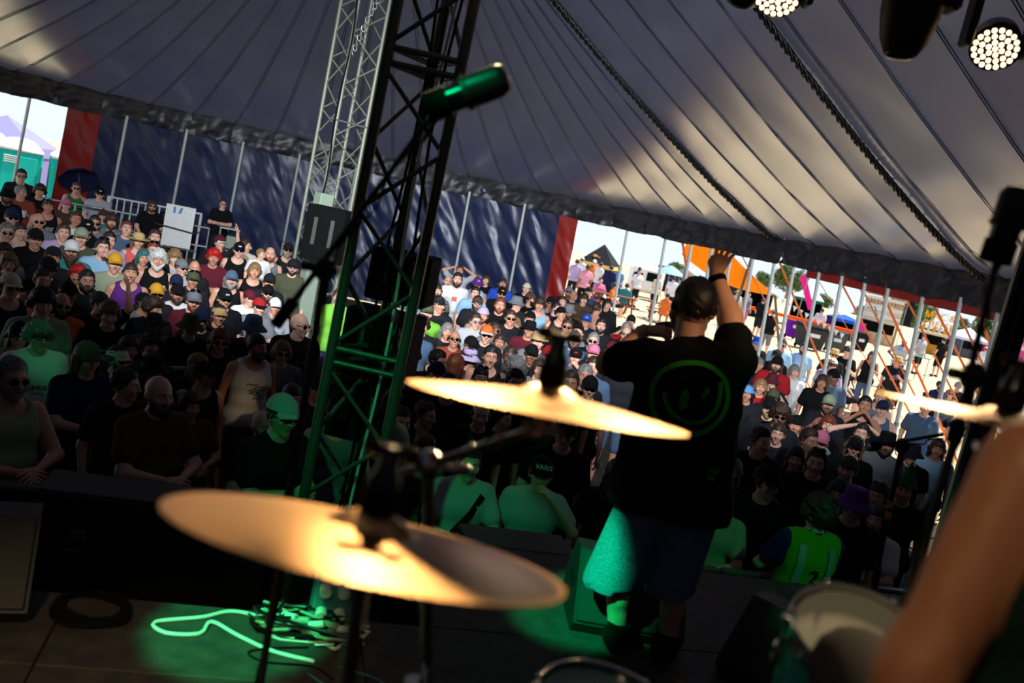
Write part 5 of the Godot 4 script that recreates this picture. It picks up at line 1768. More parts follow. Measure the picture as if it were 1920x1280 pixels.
	["person with dark hair under the performer's forearm",2.16,-13.86,1.77,-0.09,0.00,{hair="short",hc="brown",gl="dark",tc="lgrey",skin=2}],
	["person with dark red cap below the performer's elbow",1.41,-12.82,1.75,0.01,0.00,{hair="short",hc="dark",hat="cap",hatc="maroon",beard="short",tc="navy",skin=0}],
	["person with shaded face under the performer's forearm",1.53,-11.75,1.78,0.03,0.00,{hair="fluffy",hc="brown",tc="dark",skin=1}],
	["person with dark hair beyond the upper cymbal's felt",0.51,-8.21,1.75,-0.03,0.00,{hair="short",hc="brown",tc="dark",skin=0}],
]

func torso_dist(p: Vector3, grow: float, heavy: float) -> float:
	var d := 1.0
	var w := 1.0 + heavy * 0.35
	for c in [[0.075, 1.3, 0.0, 0.108, 1.0], [0.16, 1.42, -0.012, 0.055, 0.0], [0.06 * w, 1.12, 0.005 + heavy * 0.05, 0.1 + heavy * 0.05, 0.0], [0.075 * w, 0.96, heavy * 0.02, 0.108 + heavy * 0.03, 0.0]]:
		var q := Vector3(p.x - clampf(p.x, -c[0], c[0]), p.y - c[1], p.z - c[2])
		if c[4] > 0.0:
			q *= Vector3(0.95, 0.9, 1.0)
		var e: float = q.length() - c[3] - grow
		var k := 0.05
		var h := maxf(k - absf(e - d), 0.0) / k
		d = minf(e, d) - h * h * k * 0.25
	return d

func chest_z(x: float, y: float, heavy: float, side := 1.0) -> float:
	var z := 0.36
	for q in 16:
		z -= torso_dist(Vector3(x, y, z * side), 0.033, heavy) * 0.9
	return z * side

func text_shape(text: String, size: float, at: Vector2, heavy: float, side := 1.0, font_name := "Droid Sans") -> Shape:
	var tm := TextMesh.new()
	var font := SystemFont.new()
	font.font_names = PackedStringArray([font_name])
	font.font_weight = 700
	tm.font = font
	tm.text = text
	tm.font_size = 64
	tm.pixel_size = size / 64.0
	tm.depth = 0.002
	tm.curve_step = 4.0
	var arr := tm.get_mesh_arrays()
	var s := Shape.new()
	for q in arr[Mesh.ARRAY_VERTEX]:
		var x: float = q.x + at.x
		var y: float = q.y + at.y
		s.v.append(Vector3(x * side, y, chest_z(x * side, y, heavy, side) + side * (0.003 + q.z)))
	s.i = arr[Mesh.ARRAY_INDEX]
	return s

func flat_text(text: String, size: float, depth := 0.01, font_name := "Droid Sans") -> Shape:
	var tm := TextMesh.new()
	var font := SystemFont.new()
	font.font_names = PackedStringArray([font_name])
	font.font_weight = 700
	tm.font = font
	tm.text = text
	tm.font_size = 48
	tm.pixel_size = size / 48.0
	tm.depth = depth
	tm.curve_step = 3.0
	var arr := tm.get_mesh_arrays()
	var s := Shape.new()
	s.v = arr[Mesh.ARRAY_VERTEX]
	s.i = arr[Mesh.ARRAY_INDEX]
	return s

func ribbon(points: Array, width: float, heavy: float, side := 1.0) -> Shape:
	# a printed or sewn line laid over the chest (x, y)
	var s := Shape.new()
	var pts := PackedVector3Array()
	var m := points.size()
	for k in m:
		var t: Vector2 = (points[mini(k + 1, m - 1)] - points[maxi(k - 1, 0)]).normalized()
		var n := Vector2(-t.y, t.x) * width * 0.5
		for e in [-1.0, 0.0, 1.0]:
			var q: Vector2 = points[k] + n * e
			pts.append(Vector3(q.x, q.y, chest_z(q.x, q.y, heavy, side) + side * 0.004))
	s.grid(pts, 3, m)
	return s

func print_shape(kind: int, heavy: float) -> Shape:
	var key := ["print", kind, heavy]
	if wear_cache.has(key):
		return wear_cache[key]
	var s := Shape.new()
	var r := RandomNumberGenerator.new()
	r.seed = kind + 11
	for k in 7:
		var pts := []
		var x := r.randf_range(-0.09, 0.02)
		var y := 1.3 - k * 0.022
		for j in 6:
			pts.append(Vector2(x + j * 0.022, y + (0.012 if j % 2 else -0.012) * r.randf_range(0.2, 1.0)))
		s.add(ribbon(pts, 0.008, heavy))
	wear_cache[key] = s
	return s

func build_crowd() -> void:
	var legs_of := [PAINT.dark, PAINT.denim, PAINT.olive, PAINT.navy, PAINT.grey, PAINT.black]
	var num := 0
	for row in CROWD:
		num += 1
		var p := {"label": row[0], "at": Vector3(row[1], row[5] + 0.012, row[2]), "tall": row[3], "yaw": row[4]}
		for k in row[6]:
			var v = row[6][k]
			p[k] = PAINT[v] if k in ["tc", "hatc", "brimc", "hatlogo"] else v
		p.lc = legs_of[num % 6]
		p.leg = "long" if num % 3 == 0 else "short"
		if not p.has("tc"):
			p.tc = PAINT.dark
		var o := make_person(p)
		var hv: float = p.get("heavy", 0.0)
		if p.has("print"):
			if p["print"] == "orangesq":
				var s := ribbon([Vector2(0.0, 1.34), Vector2(0.0, 1.3), Vector2(0.0, 1.26)], 0.09, hv)
				put("shirt_print", s, cloth(PAINT.coral), o)
			else:
				put("shirt_print", print_shape(num % 5, hv), cloth(PAINT[p["print"]]), o)
		match p.get("name", ""):
			"taylor":
				put("shirt_lettering", text_shape("TAYLOR", 0.05, Vector2(0.0, 1.24), hv), cloth(PAINT.black), o)
				put("shirt_print", print_shape(2, hv), cloth(PAINT.dark), o).scale = Vector3(0.8, 1, 1.0)
				o.get_child(o.get_child_count() - 1).position = Vector3(0.01, -0.1, 0.004)
			"thisis":
				put("shirt_lettering", text_shape("This is", 0.07, Vector2(0.0, 1.16), hv, 1.0, "Droid Serif"), cloth(PAINT.grey), o)
			"pest":
				put("shirt_lettering", text_shape("PEST", 0.075, Vector2(0.0, 1.34), hv), cloth(PAINT.white), o)
				put("shirt_lettering", text_shape("CONTROL", 0.055, Vector2(0.0, 1.275), hv), cloth(PAINT.white), o)
			"pitch":
				put("shirt_lettering", text_shape("PITCH", 0.08, Vector2(0.0, 1.31), hv), cloth(PAINT.white), o)
				put("shirt_lettering", text_shape("ER", 0.08, Vector2(0.03, 1.23), hv), cloth(PAINT.white), o)
			"vans":
				var s := flat_text("VANS", 0.05, 0.004)
				var node := put("cap_lettering", s, cloth(Color(0.75, 0.8, 0.78)), o)
				node.transform = head_pose(p.get("hy", 0.0), p.get("hp", 0.0)) * Transform3D(Basis(Vector3.RIGHT, -0.4), Vector3(0, 0.088, 0.097))
			"lanyard":
				for sx in [-1, 1]:
					put("lanyard", ribbon([Vector2(sx * 0.085, 1.44), Vector2(sx * 0.06, 1.33), Vector2(sx * 0.02, 1.18), Vector2(0.0, 1.1)], 0.02, hv), cloth(PAINT.orange), o)
			"strap":
				put("bag_strap", ribbon([Vector2(0.13, 1.43), Vector2(0.05, 1.3), Vector2(-0.05, 1.15), Vector2(-0.1, 1.02)], 0.05, hv), cloth(PAINT.black), o)
			"polo":
				for sx in [-1, 1]:
					put("collar", ribbon([Vector2(sx * 0.075, 1.47), Vector2(sx * 0.05, 1.43), Vector2(sx * 0.015, 1.375)], 0.05, hv), cloth(PAINT.green), o)
			"phones", "tealphones":
				var s := Shape.new()
				var arc := []
				for j in 15:
					var a := PI * j / 14.0
					arc.append(Vector3(cos(a) * 0.092, 0.005 + sin(a) * 0.15, -0.01))
				s.tube(arc, 0.009, 6)
				for sx in [-1, 1]:
					s.ball(Vector3(sx * 0.092, 0.0, -0.01), Vector3(0.02, 0.036, 0.03), 10, 7)
				put("headphones", s, cloth(PAINT.white if p.name == "phones" else PAINT.teal), o).transform = head_pose(p.get("hy", 0.0), 0.0)
		if num % 80 == 0:
			print("people ", num, " ", Time.get_ticks_msec())

# ---------------------------------------------------------------- things on the stage
func wedge(label: String, at: Vector3, yaw: float, w := 0.55, lit := "grille") -> void:
	var o := thing("stage_monitor", label, "speaker", at, yaw)
	var prof := PackedVector2Array([Vector2(-0.22, 0.0), Vector2(0.2, 0.0), Vector2(0.24, 0.06), Vector2(0.02, 0.36), Vector2(-0.12, 0.36), Vector2(-0.22, 0.2)])
	var b := Basis(Vector3.UP, -PI / 2)
	var s := Shape.new()
	s.prism(prof, w, Vector3(w / 2, 0, 0), b)
	put("cabinet", s, mats.black, o)
	var n := Vector3(0, 0.22, 0.3).normalized()
	s = Shape.new()
	var up := Vector3(0, 0.3, -0.22).normalized()
	s.box(Vector3(0, 0.21, 0.13) + n * 0.006, Vector3(w * 0.95, 0.35, 0.02), Basis(Vector3.RIGHT, up, n), 0.004)
	put("grille", s, mats[lit], o)
	for sx in [-1, 1]:
		s = Shape.new()
		s.box(Vector3(sx * (w / 2 + 0.004), 0.19, -0.02), Vector3(0.012, 0.05, 0.14), Basis.IDENTITY, 0.004)
		put("side_handle", s, mats.matt_black, o)

func cable(label: String, pts: Array, r: float, mat: Material) -> void:
	var base: Vector3 = pts[0]
	var c := Curve3D.new()
	for k in pts.size():
		var t: Vector3 = (pts[mini(k + 1, pts.size() - 1)] - pts[maxi(k - 1, 0)]) * 0.17
		c.add_point(pts[k] - base, -t, t)
	c.bake_interval = 0.03
	var s := Shape.new()
	s.tube(Array(c.get_baked_points()), r, 6)
	solo("cable", s, mat, label, "cable", "cables on the stage floor", base)

func mic_stand(label: String, foot: Vector3, top: Vector3, tail: Vector3, tip: Vector3, tape := false) -> Node3D:
	# upright from the floor to the clutch, boom from tail to tip
	var o := thing("microphone_stand", label, "stand", foot)
	var s := Shape.new()
	s.bar(Vector3.ZERO, top - foot, 0.011, 10)
	put("upright", s, mats.black, o)
	s = Shape.new()
	s.bar(tail - foot, tip - foot, 0.008, 8)
	put("boom", s, mats.black, o)
	s = Shape.new()
	s.bar(tail - foot, tail.lerp(tip, 0.12) - foot, 0.017, 10)
	put("counterweight", s, mats.matt_black, o)
	s = Shape.new()
	s.ball(top - foot, Vector3(0.028, 0.034, 0.028), 12, 8)
	s.bar(top - foot + Vector3(-0.06, 0, 0.02), top - foot + Vector3(0.03, 0, -0.01), 0.012, 8)
	put("clutch", s, mats.black, o)
	for k in 3:
		var a := TAU * k / 3.0 + 0.4
		s = Shape.new()
		s.tube([Vector3(0, 0.12, 0), Vector3(cos(a) * 0.15, 0.08, sin(a) * 0.15), Vector3(cos(a) * 0.3, 0.01, sin(a) * 0.3)], 0.009, 6)
		put("leg", s, mats.black, o)
	s = Shape.new()
	var low := (top - foot) * 0.55
	s.bar(low, low + (top - foot).normalized() * 0.07, 0.016, 8)
	put("height_collar", s, mats.black, o)
	if tape:
		for k in 2:
			s = Shape.new()
			var c := (top - foot) * (0.80 - 0.035 * k)
			s.bar(c, c + (top - foot).normalized() * 0.03, 0.0125, 10)
			put("tape", s, cloth(PAINT.yellow), o)
	# a lead wound down the boom and the upright
	s = Shape.new()
	var path := []
	for k in 12:
		path.append(tip.lerp(top, k / 11.0) - foot + Vector3(0.012 * sin(k * 1.3), -0.014, 0.012 * cos(k * 1.3)))
	for k in range(1, 12):
		path.append(top.lerp(foot, k / 12.0) - foot + Vector3(0.018 * sin(k * 1.3), 0.0, 0.02 * cos(k * 1.3)))
	s.tube(path, 0.0035, 5)
	put("lead", s, mats.matt_black, o)
	return o

func microphone(label: String, at: Vector3, dir: Vector3, length: float, r: float) -> void:
	var o := thing("microphone", label, "microphone", at)
	var y := dir.normalized()
	var b := Basis(y.cross(Vector3.FORWARD).normalized(), y, y.cross(y.cross(Vector3.FORWARD)).normalized())
	var s := Shape.new()
	s.lathe([Vector2(0, 0.0), Vector2(r * 0.7, 0.0), Vector2(r * 0.78, 0.01), Vector2(r * 0.85, length * 0.42)], 18, Vector3.ZERO, b)
	put("barrel", s, mats.gloss_black, o)
	s = Shape.new()
	s.lathe([Vector2(r * 0.9, length * 0.42), Vector2(r, length * 0.46), Vector2(r, length * 0.86), Vector2(r * 0.85, length * 0.96), Vector2(0, length)], 18, Vector3.ZERO, b)
	put("grille", s, plain("mic_mesh", Color(0.16, 0.17, 0.17), 0.4, 0.5), o)
	s = Shape.new()
	s.lathe([Vector2(r * 1.02, length * 0.40), Vector2(r * 1.06, length * 0.41), Vector2(r * 1.06, length * 0.46), Vector2(r * 1.02, length * 0.47)], 18, Vector3.ZERO, b)
	put("ring", s, mats.black, o)
	s = Shape.new()
	s.tube([Vector3.ZERO - y * 0.02, y * length * 0.2], r * 0.95, 12)
	put("clip", s, mats.matt_black, o)

func build_stage_gear() -> void:
	wedge("stage monitor in green light beside the performer's legs", Vector3(0.84, STAGE_Y, -4.42), 0.08, 0.56)
	wedge("stage monitor with brown grille right of the performer", Vector3(1.62, STAGE_Y, -4.1), -0.75, 0.5)
	wedge("stage monitor at the left edge of the frame", Vector3(-1.93, STAGE_Y, -3.3), 0.45, 0.55)
	var y := STAGE_Y + 0.008
	cable("pale cable looped on the green-lit floor", [Vector3(-0.63, y, -3.62), Vector3(-0.9, y, -3.66), Vector3(-1.02, y, -3.55), Vector3(-1.17, y, -3.43), Vector3(-1.1, y, -3.37), Vector3(-0.98, y, -3.42), Vector3(-0.97, y + 0.006, -3.52), Vector3(-0.84, y, -3.47), Vector3(-0.68, y, -3.41), Vector3(-0.5, y, -3.4)], 0.008, mats.white)
	cable("thin dark cable curled on the green-lit floor", [Vector3(-0.55, y, -3.5), Vector3(-0.7, y, -3.42), Vector3(-0.76, y, -3.36), Vector3(-0.68, y, -3.32), Vector3(-0.5, y, -3.36), Vector3(-0.4, y, -3.3)], 0.004, mats.matt_black)
	cable("thin pale cable trailing under the lower cymbal", [Vector3(-0.5, y, -3.3), Vector3(-0.35, y, -3.22), Vector3(-0.2, y, -3.26), Vector3(-0.22, y, -3.36), Vector3(-0.4, y, -3.4)], 0.005, mats.sky_blue)
	cable("brown cable bundle behind the performer's feet", [Vector3(1.05, y, -3.9), Vector3(1.2, y, -3.84), Vector3(1.4, y, -3.8), Vector3(1.3, y, -3.7), Vector3(1.1, y, -3.75), Vector3(1.25, y + 0.012, -3.88), Vector3(1.5, y, -3.75)], 0.011, mats.wood)
	var coil := Shape.new()
	for k in 4:
		var ring := []
		for j in 41:
			var a := TAU * j / 40.0
			ring.append(Vector3(cos(a) * (0.15 - 0.008 * k), 0.01 + 0.012 * k + 0.01 * sin(a * 2.0 + k), sin(a) * (0.125 - 0.006 * k)))
		coil.tube(ring, 0.009, 6, false)
	solo("cable_coil", coil, mats.matt_black, "coil of black cable beside the left stage monitor", "cable", "", Vector3(-1.42, STAGE_Y, -3.4))
	# multi-core box and plugs where the tower cables land
	var tang := thing("cable_tangle", "tangle of cables, plugs and tape at the foot of the truss tower", "cables", Vector3(-0.58, STAGE_Y, -3.62))
	for k in 16:
		var path := []
		var ph := k * 1.7
		for j in 14:
			path.append(Vector3(0.2 * sin(ph + j * 0.45) + 0.05 * cos(j + k), 0.012 + 0.018 * (k % 4) + 0.01 * sin(j * 1.1), 0.1 * cos(ph * 1.3 + j * 0.5)))
		var s := Shape.new()
		s.tube(path, 0.005 + 0.002 * (k % 3), 5)
		put("cable", s, [mats.white, mats.matt_black, mats.pale_green, mats.rope][k % 4], tang)
	for k in 5:
		var s := Shape.new()
		s.bar(Vector3(-0.12 + 0.06 * k, 0.06, 0.02 * (k % 3)), Vector3(-0.06 + 0.06 * k, 0.075, 0.03), 0.016, 8)
		put("plug", s, mats.pale_green if k % 2 else mats.white, tang)
	var riserbox := thing("distribution_box", "blue and white power box lit green beside the tower foot", "box", Vector3(-0.52, STAGE_Y, -3.78), 0.3)
	var s2 := Shape.new()
	s2.box(Vector3(0, 0.14, 0), Vector3(0.2, 0.28, 0.12), Basis.IDENTITY, 0.01)
	put("case", s2, mats.sky_blue, riserbox)
	for k in 4:
		s2 = Shape.new()
		s2.bar(Vector3(-0.06 + 0.08 * (k % 2), 0.07 + 0.11 * (k / 2), 0.06), Vector3(-0.06 + 0.08 * (k % 2), 0.06 + 0.11 * (k / 2), 0.1), 0.026, 10)
		put("socket", s2, mats.white, riserbox)
	mic_stand("overhead boom microphone stand reaching up across the truss tower", Vector3(-0.46, STAGE_Y, -2.32), Vector3(-0.505, 3.09, -2.3), Vector3(-0.605, 2.92, -2.3), Vector3(-0.31, 3.53, -2.3))
	microphone("fat overhead microphone in green light before the truss tower", Vector3(-0.315, 3.545, -2.3), Vector3(0.84, 0.54, 0.0), 0.2, 0.041)
	mic_stand("boom microphone stand at the right edge of the frame", Vector3(1.02, 1.9, -2.0), Vector3(1.01, 3.2, -2.0), Vector3(1.0, 3.05, -1.98), Vector3(0.985, 3.49, -2.0))
	microphone("dark microphone at the top of the right-hand boom stand", Vector3(0.985, 3.47, -2.0), Vector3(0.05, 1.0, 0.0), 0.15, 0.036)
	mic_stand("short black boom stand with two yellow tapes by the right monitor", Vector3(1.78, STAGE_Y, -3.7), Vector3(1.668, 2.73, -3.7), Vector3(1.55, 2.7, -3.7), Vector3(1.82, 2.815, -3.7), true)
	var post := thing("stage_post", "dark upright post with a pale edge at the right of the stage", "post", Vector3(2.66, 0.0, -5.0))
	s2 = Shape.new()
	s2.box(Vector3(0, 2.6, 0), Vector3(0.1, 5.2, 0.1), Basis(Vector3.UP, 0.5), 0.006)
	put("upright", s2, mats.black, post)
	s2 = Shape.new()
	s2.box(Vector3(-0.075, 2.6, 0.02), Vector3(0.045, 5.2, 0.02), Basis(Vector3.UP, 0.5), 0.003)
	put("edge_strip", s2, mats.steel, post)
	s2 = Shape.new()
	s2.box(Vector3(0, 0.01, 0), Vector3(0.3, 0.02, 0.3))
	put("base_plate", s2, mats.black, post)

# ---------------------------------------------------------------- drum kit
func cymbal(label: String, at: Vector3, r: float, n: Vector3, tone: String) -> Node3D:
	var o := thing("cymbal", label, "cymbal", at)
	var y := n.normalized()
	var x := Vector3.RIGHT - y * y.x
	x = x.normalized()
	var b := Basis(x, y, x.cross(y))
	var prof := [Vector2(0.006, r * 0.155), Vector2(r * 0.1, r * 0.15), Vector2(r * 0.17, r * 0.125), Vector2(r * 0.225, r * 0.085)]
	for k in 25:
		var t := 0.24 + 0.76 * k / 24.0
		prof.append(Vector2(r * t, r * 0.083 * (1.0 - pow((t - 0.22) / 0.78, 1.25)) + (0.0004 if k % 2 else 0.0)))
	prof.append(null)
	prof.append(Vector2(r, 0.0))
	prof.append(Vector2(r, -0.0015))
	for k in 9:
		var t := 1.0 - 0.95 * k / 8.0
		prof.append(Vector2(r * t, -0.002 + r * 0.1 * (1.0 - t)))
	var s := Shape.new()
	s.lathe(prof, 72, Vector3.ZERO, b)
	put("disc", s, mats[tone], o)
	s = Shape.new()
	s.lathe([Vector2(0, r * 0.155 + 0.035), Vector2(0.02, r * 0.155 + 0.035), Vector2(0.024, r * 0.155 + 0.026), Vector2(0.024, r * 0.155)], 16, Vector3.ZERO, b)
	put("felt", s, mats.matt_black, o)
	return o

func build_drums() -> void:
	var riser := Shape.new()
	riser.box(Vector3(1.2, 1.645, -0.55), Vector3(3.6, 0.49, 3.1), Basis.IDENTITY, 0.01)
	struct("floor_riser", riser, mats.matt_black, "black drum riser")
	plain("cymbal_dark", Color(0.5, 0.34, 0.17), 0.35, 1.0)
	var n1 := Vector3(0.02, 1.0, -0.235)
	var n2 := Vector3(-0.03, 1.0, -0.15)
	var n3 := Vector3(0.06, 1.0, -0.1)
	cymbal("large golden cymbal lowest in the foreground", Vector3(-0.125, 2.888, -1.12), 0.262, n1, "brass")
	cymbal("golden cymbal overlapping the performer's back", Vector3(0.078, 3.045, -1.45), 0.232, n2, "brass")
	cymbal("dark bronze cymbal at the right edge of the frame", Vector3(0.83, 3.165, -1.5), 0.212, n3, "cymbal_dark")
	cymbal_stand("cymbal stand under the lowest cymbal", Vector3(-0.1, 1.9, -1.25), Vector3(-0.125, 2.888, -1.12), n1, 0.262)
	cymbal_stand("boom cymbal stand holding the middle cymbal", Vector3(0.02, 1.9, -1.75), Vector3(0.078, 3.045, -1.45), n2, 0.232, Vector3(-0.1, 2.86, -1.6))
	cymbal_stand("cymbal stand under the dark bronze cymbal", Vector3(0.92, 1.9, -1.45), Vector3(0.83, 3.165, -1.5), n3, 0.212)
	drum("rack tom with a teal head and sparkling chrome hoop at the bottom edge", Vector3(0.335, 2.215, -1.72), Vector3(0.0, 1.0, 0.05), 0.13, 0.2, true)
	drum("tom with a white head and teal shell beside the drummer's arm", Vector3(0.74, 2.58, -1.62), Vector3(-0.1, 1.0, 0.36), 0.115, 0.16, false)
	cable_stand("tom mount post between the two toms", Vector3(0.5, 1.9, -1.75))

func cable_stand(label: String, at: Vector3) -> void:
	var o := thing("tom_mount", label, "stand", at)
	var s := Shape.new()
	s.bar(Vector3.ZERO, Vector3(0, 0.55, 0), 0.018, 12)
	put("post", s, mats.chrome, o)
	for sx in [-1, 1]:
		s = Shape.new()
		s.tube([Vector3(0, 0.5, 0), Vector3(sx * 0.06, 0.54, 0.02), Vector3(sx * 0.11, 0.52, 0.05)], 0.011, 8)
		s.ball(Vector3(sx * 0.05, 0.54, 0.02), Vector3(0.02, 0.018, 0.018), 10, 6)
		put("arm", s, mats.chrome, o)

func cymbal_stand(label: String, foot: Vector3, hub: Vector3, n: Vector3, r: float, elbow = null) -> void:
	var o := thing("cymbal_stand", label, "stand", foot)
	var y := n.normalized()
	var under := hub + y * (r * 0.1) - foot
	var over := hub + y * (r * 0.155 + 0.075) - foot
	var s := Shape.new()
	s.bar(under - y * 0.05, over, 0.004, 8)
	put("rod", s, mats.chrome, o)
	s = Shape.new()
	s.lathe([Vector2(0, 0.03), Vector2(0.012, 0.03), Vector2(0.015, 0.0), Vector2(0.022, -0.012), Vector2(0.022, -0.03)], 14, over - y * 0.02, Basis(y.cross(Vector3.BACK).normalized(), y, Vector3.BACK))
	for sx in [-1, 1]:
		s.ball(over + Vector3(sx * 0.024, 0.006, 0), Vector3(0.016, 0.011, 0.006), 10, 6)
	put("wing_nut", s, mats.gloss_black, o)
	var knee: Vector3 = under - y * 0.06
	var s3 := Shape.new()
	s3.ball(knee, Vector3(0.02, 0.022, 0.02), 12, 8)
	s3.bar(knee + Vector3(-0.035, 0, 0), knee + Vector3(0.035, 0.0, 0), 0.008, 8)
	put("tilter", s3, mats.chrome, o)
	var top := Vector3(knee.x, knee.y, knee.z)
	if elbow != null:
		top = elbow - foot
		s = Shape.new()
		s.bar(knee, top + (top - knee).normalized() * 0.12, 0.009, 10)
		put("boom", s, mats.chrome, o)
		s = Shape.new()
		s.ball(top, Vector3(0.028, 0.03, 0.026), 12, 8)
		s.bar(top + Vector3(-0.045, 0.01, 0.02), top + Vector3(0.05, 0.0, 0.0), 0.01, 8)
		s.ball(top + Vector3(0.06, 0.005, 0.0), Vector3(0.02, 0.012, 0.007), 8, 6)
		put("boom_clamp", s, mats.chrome, o)
		for k in 3:
			s = Shape.new()
			var q := knee.lerp(top, 0.15 + 0.25 * k)
			s.ball(q + Vector3(0.01, 0.014, 0.012), Vector3(0.011, 0.009, 0.009), 8, 6)
			put("memory_lock", s, mats.chrome, o)
	s = Shape.new()
	s.bar(Vector3(0, 0.25, 0), top, 0.0125, 12)
	put("upper_tube", s, mats.chrome, o)
	s = Shape.new()
	s.bar(Vector3(0, 0.2, 0), top * 0.5, 0.017, 12)
	put("lower_tube", s, mats.chrome, o)
	s = Shape.new()
	var c := top * 0.5
	s.bar(c - Vector3(0, 0.03, 0), c + Vector3(0, 0.02, 0), 0.024, 12)
	s.bar(c, c + Vector3(0.05, 0, 0.02), 0.008, 8)
	s.ball(c + Vector3(0.06, 0.0, 0.024), Vector3(0.02, 0.013, 0.008), 10, 6)
	put("height_clamp", s, mats.chrome, o)
	for k in 3:
		var a := TAU * k / 3.0 + 0.3
		s = Shape.new()
		s.tube([Vector3(0, 0.42, 0), Vector3(cos(a) * 0.26, 0.02, sin(a) * 0.26)], 0.009, 8)
		s.ball(Vector3(cos(a) * 0.265, 0.015, sin(a) * 0.265), Vector3(0.02, 0.015, 0.02), 8, 6)
		put("leg", s, mats.chrome, o)

func drum(label: String, at: Vector3, n: Vector3, r: float, depth: float, teal_head: bool) -> void:
	var o := thing("tom_drum", label, "drum", at)
	var y := n.normalized()
	var x := (Vector3.RIGHT - y * y.x).normalized()
	var b := Basis(x, y, x.cross(y))
	plain("teal_shell", Color(0.03, 0.3, 0.32), 0.25, 0.1)
	plain("drum_skin", Color(0.55, 0.58, 0.54), 0.6)
	var s := Shape.new()
	s.lathe([Vector2(r * 0.985, depth), Vector2(r, depth - 0.004), Vector2(r, 0.0), Vector2(r * 0.985, -0.003)], 48, Vector3.ZERO, b)
	put("shell", s, mats.teal_shell, o)
	s = Shape.new()
	s.lathe([Vector2(0.0, depth + 0.004), Vector2(r * 0.96, depth + 0.004), Vector2(r * 0.985, depth)], 48, Vector3.ZERO, b)
	put("head", s, mats.teal_shell if teal_head else mats.drum_skin, o)
	s = Shape.new()
	s.lathe([Vector2(r * 1.03, depth + 0.014), Vector2(r * 1.06, depth + 0.017), Vector2(r * 1.075, depth + 0.008), Vector2(r * 1.045, depth - 0.004), Vector2(r * 1.045, depth - 0.03), Vector2(r * 1.02, depth - 0.034), Vector2(r * 1.01, depth + 0.002), Vector2(r * 1.03, depth + 0.014)], 60, Vector3.ZERO, b)
	put("hoop", s, mats.chrome, o)
	for k in 6:
		var a := TAU * k / 6.0 + 0.25
		var q := b * Vector3(cos(a) * r * 1.05, 0, sin(a) * r * 1.05)
		s = Shape.new()
		s.bar(q + y * (depth * 0.45), q + y * (depth + 0.012), 0.004, 8)
		s.ball(q + y * (depth + 0.014), Vector3(0.007, 0.007, 0.007), 10, 6)
		s.ball(q + y * (depth - 0.01), Vector3(0.013, 0.012, 0.013), 10, 6)
		put("tension_rod", s, mats.chrome, o)
		s = Shape.new()
		s.ball(q + y * (depth * 0.4), Vector3(0.013, 0.03, 0.013), 10, 8)
		put("lug", s, mats.chrome, o)

# ---------------------------------------------------------------- lamps over the stage front
func spot(parent: Node3D, called: String, at: Vector3, to: Vector3, col: Color, energy: float, angle: float, soft := 0.6, size := 0.08) -> void:
	var l := SpotLight3D.new()
	l.name = called
	parent.add_child(l, true)
	l.position = at
	l.light_color = col
	l.light_energy = energy
	l.spot_range = 60.0
	l.spot_attenuation = 2.0
	l.spot_angle = angle
	l.spot_angle_attenuation = soft
	l.light_size = size
	l.shadow_enabled = true
	l.look_at_from_position(parent.position + at, to, Vector3.UP if absf((to - parent.position - at).normalized().y) < 0.98 else Vector3.RIGHT)

func wash_lamp(label: String, at: Vector3, face: Vector3, col: Color, glow: float) -> Node3D:
	# moving-head LED wash: base on the truss, yoke, round head full of lenses
	var o := thing("wash_lamp", label, "stage lamp", at)
	var y := -face.normalized()
	var x := (Vector3.RIGHT - y * y.x).normalized()
	var b := Basis(x, y, x.cross(y))
	var s := Shape.new()
	s.lathe([Vector2(0, 0.17), Vector2(0.07, 0.165), Vector2(0.105, 0.13), Vector2(0.118, 0.05), Vector2(0.12, 0.0), Vector2(0.11, -0.006)], 28, Vector3.ZERO, b)
	put("head", s, mats.gloss_black, o)
	var key := "lamp_lens_%d" % int(glow * 10)
	if not mats.has(key):
		var lm := plain(key, Color(0.9, 0.85, 0.75), 0.2)
		lm.emission_enabled = true
		lm.emission = col
		lm.emission_energy_multiplier = glow
	s = Shape.new()
	s.lathe([Vector2(0, -0.002), Vector2(0.112, -0.002)], 28, Vector3.ZERO, b)
	put("lens_plate", s, mats.matt_black, o)
	for ring in [[1, 0.0], [6, 0.032], [12, 0.064], [18, 0.095]]:
		for k in ring[0]:
			var a: float = TAU * k / ring[0]
			s = Shape.new()
			s.ball(b * Vector3(cos(a) * ring[1], -0.004, sin(a) * ring[1]), Vector3(0.0135, 0.0135, 0.0135), 8, 6)
			put("lens", s, mats[key], o)
	s = Shape.new()
	var up := Vector3.UP
	for sx in [-1, 1]:
		s.box(Vector3(sx * 0.15, 0.13, 0.0), Vector3(0.04, 0.3, 0.11), Basis.IDENTITY, 0.012)
	s.box(Vector3(0, 0.29, 0), Vector3(0.34, 0.06, 0.12), Basis.IDENTITY, 0.012)
	put("yoke", s, mats.black, o)
	s = Shape.new()
	s.box(Vector3(0, 0.39, 0), Vector3(0.3, 0.12, 0.22), Basis.IDENTITY, 0.02)
	s.bar(Vector3(0, 0.33, 0), Vector3(0, 0.5, 0), 0.03, 10)
	put("base", s, mats.black, o)
	s = Shape.new()
	s.box(Vector3(0, 0.52, 0), Vector3(0.05, 0.14, 0.08), Basis.IDENTITY, 0.008)
	put("clamp", s, mats.truss, o)
	return o

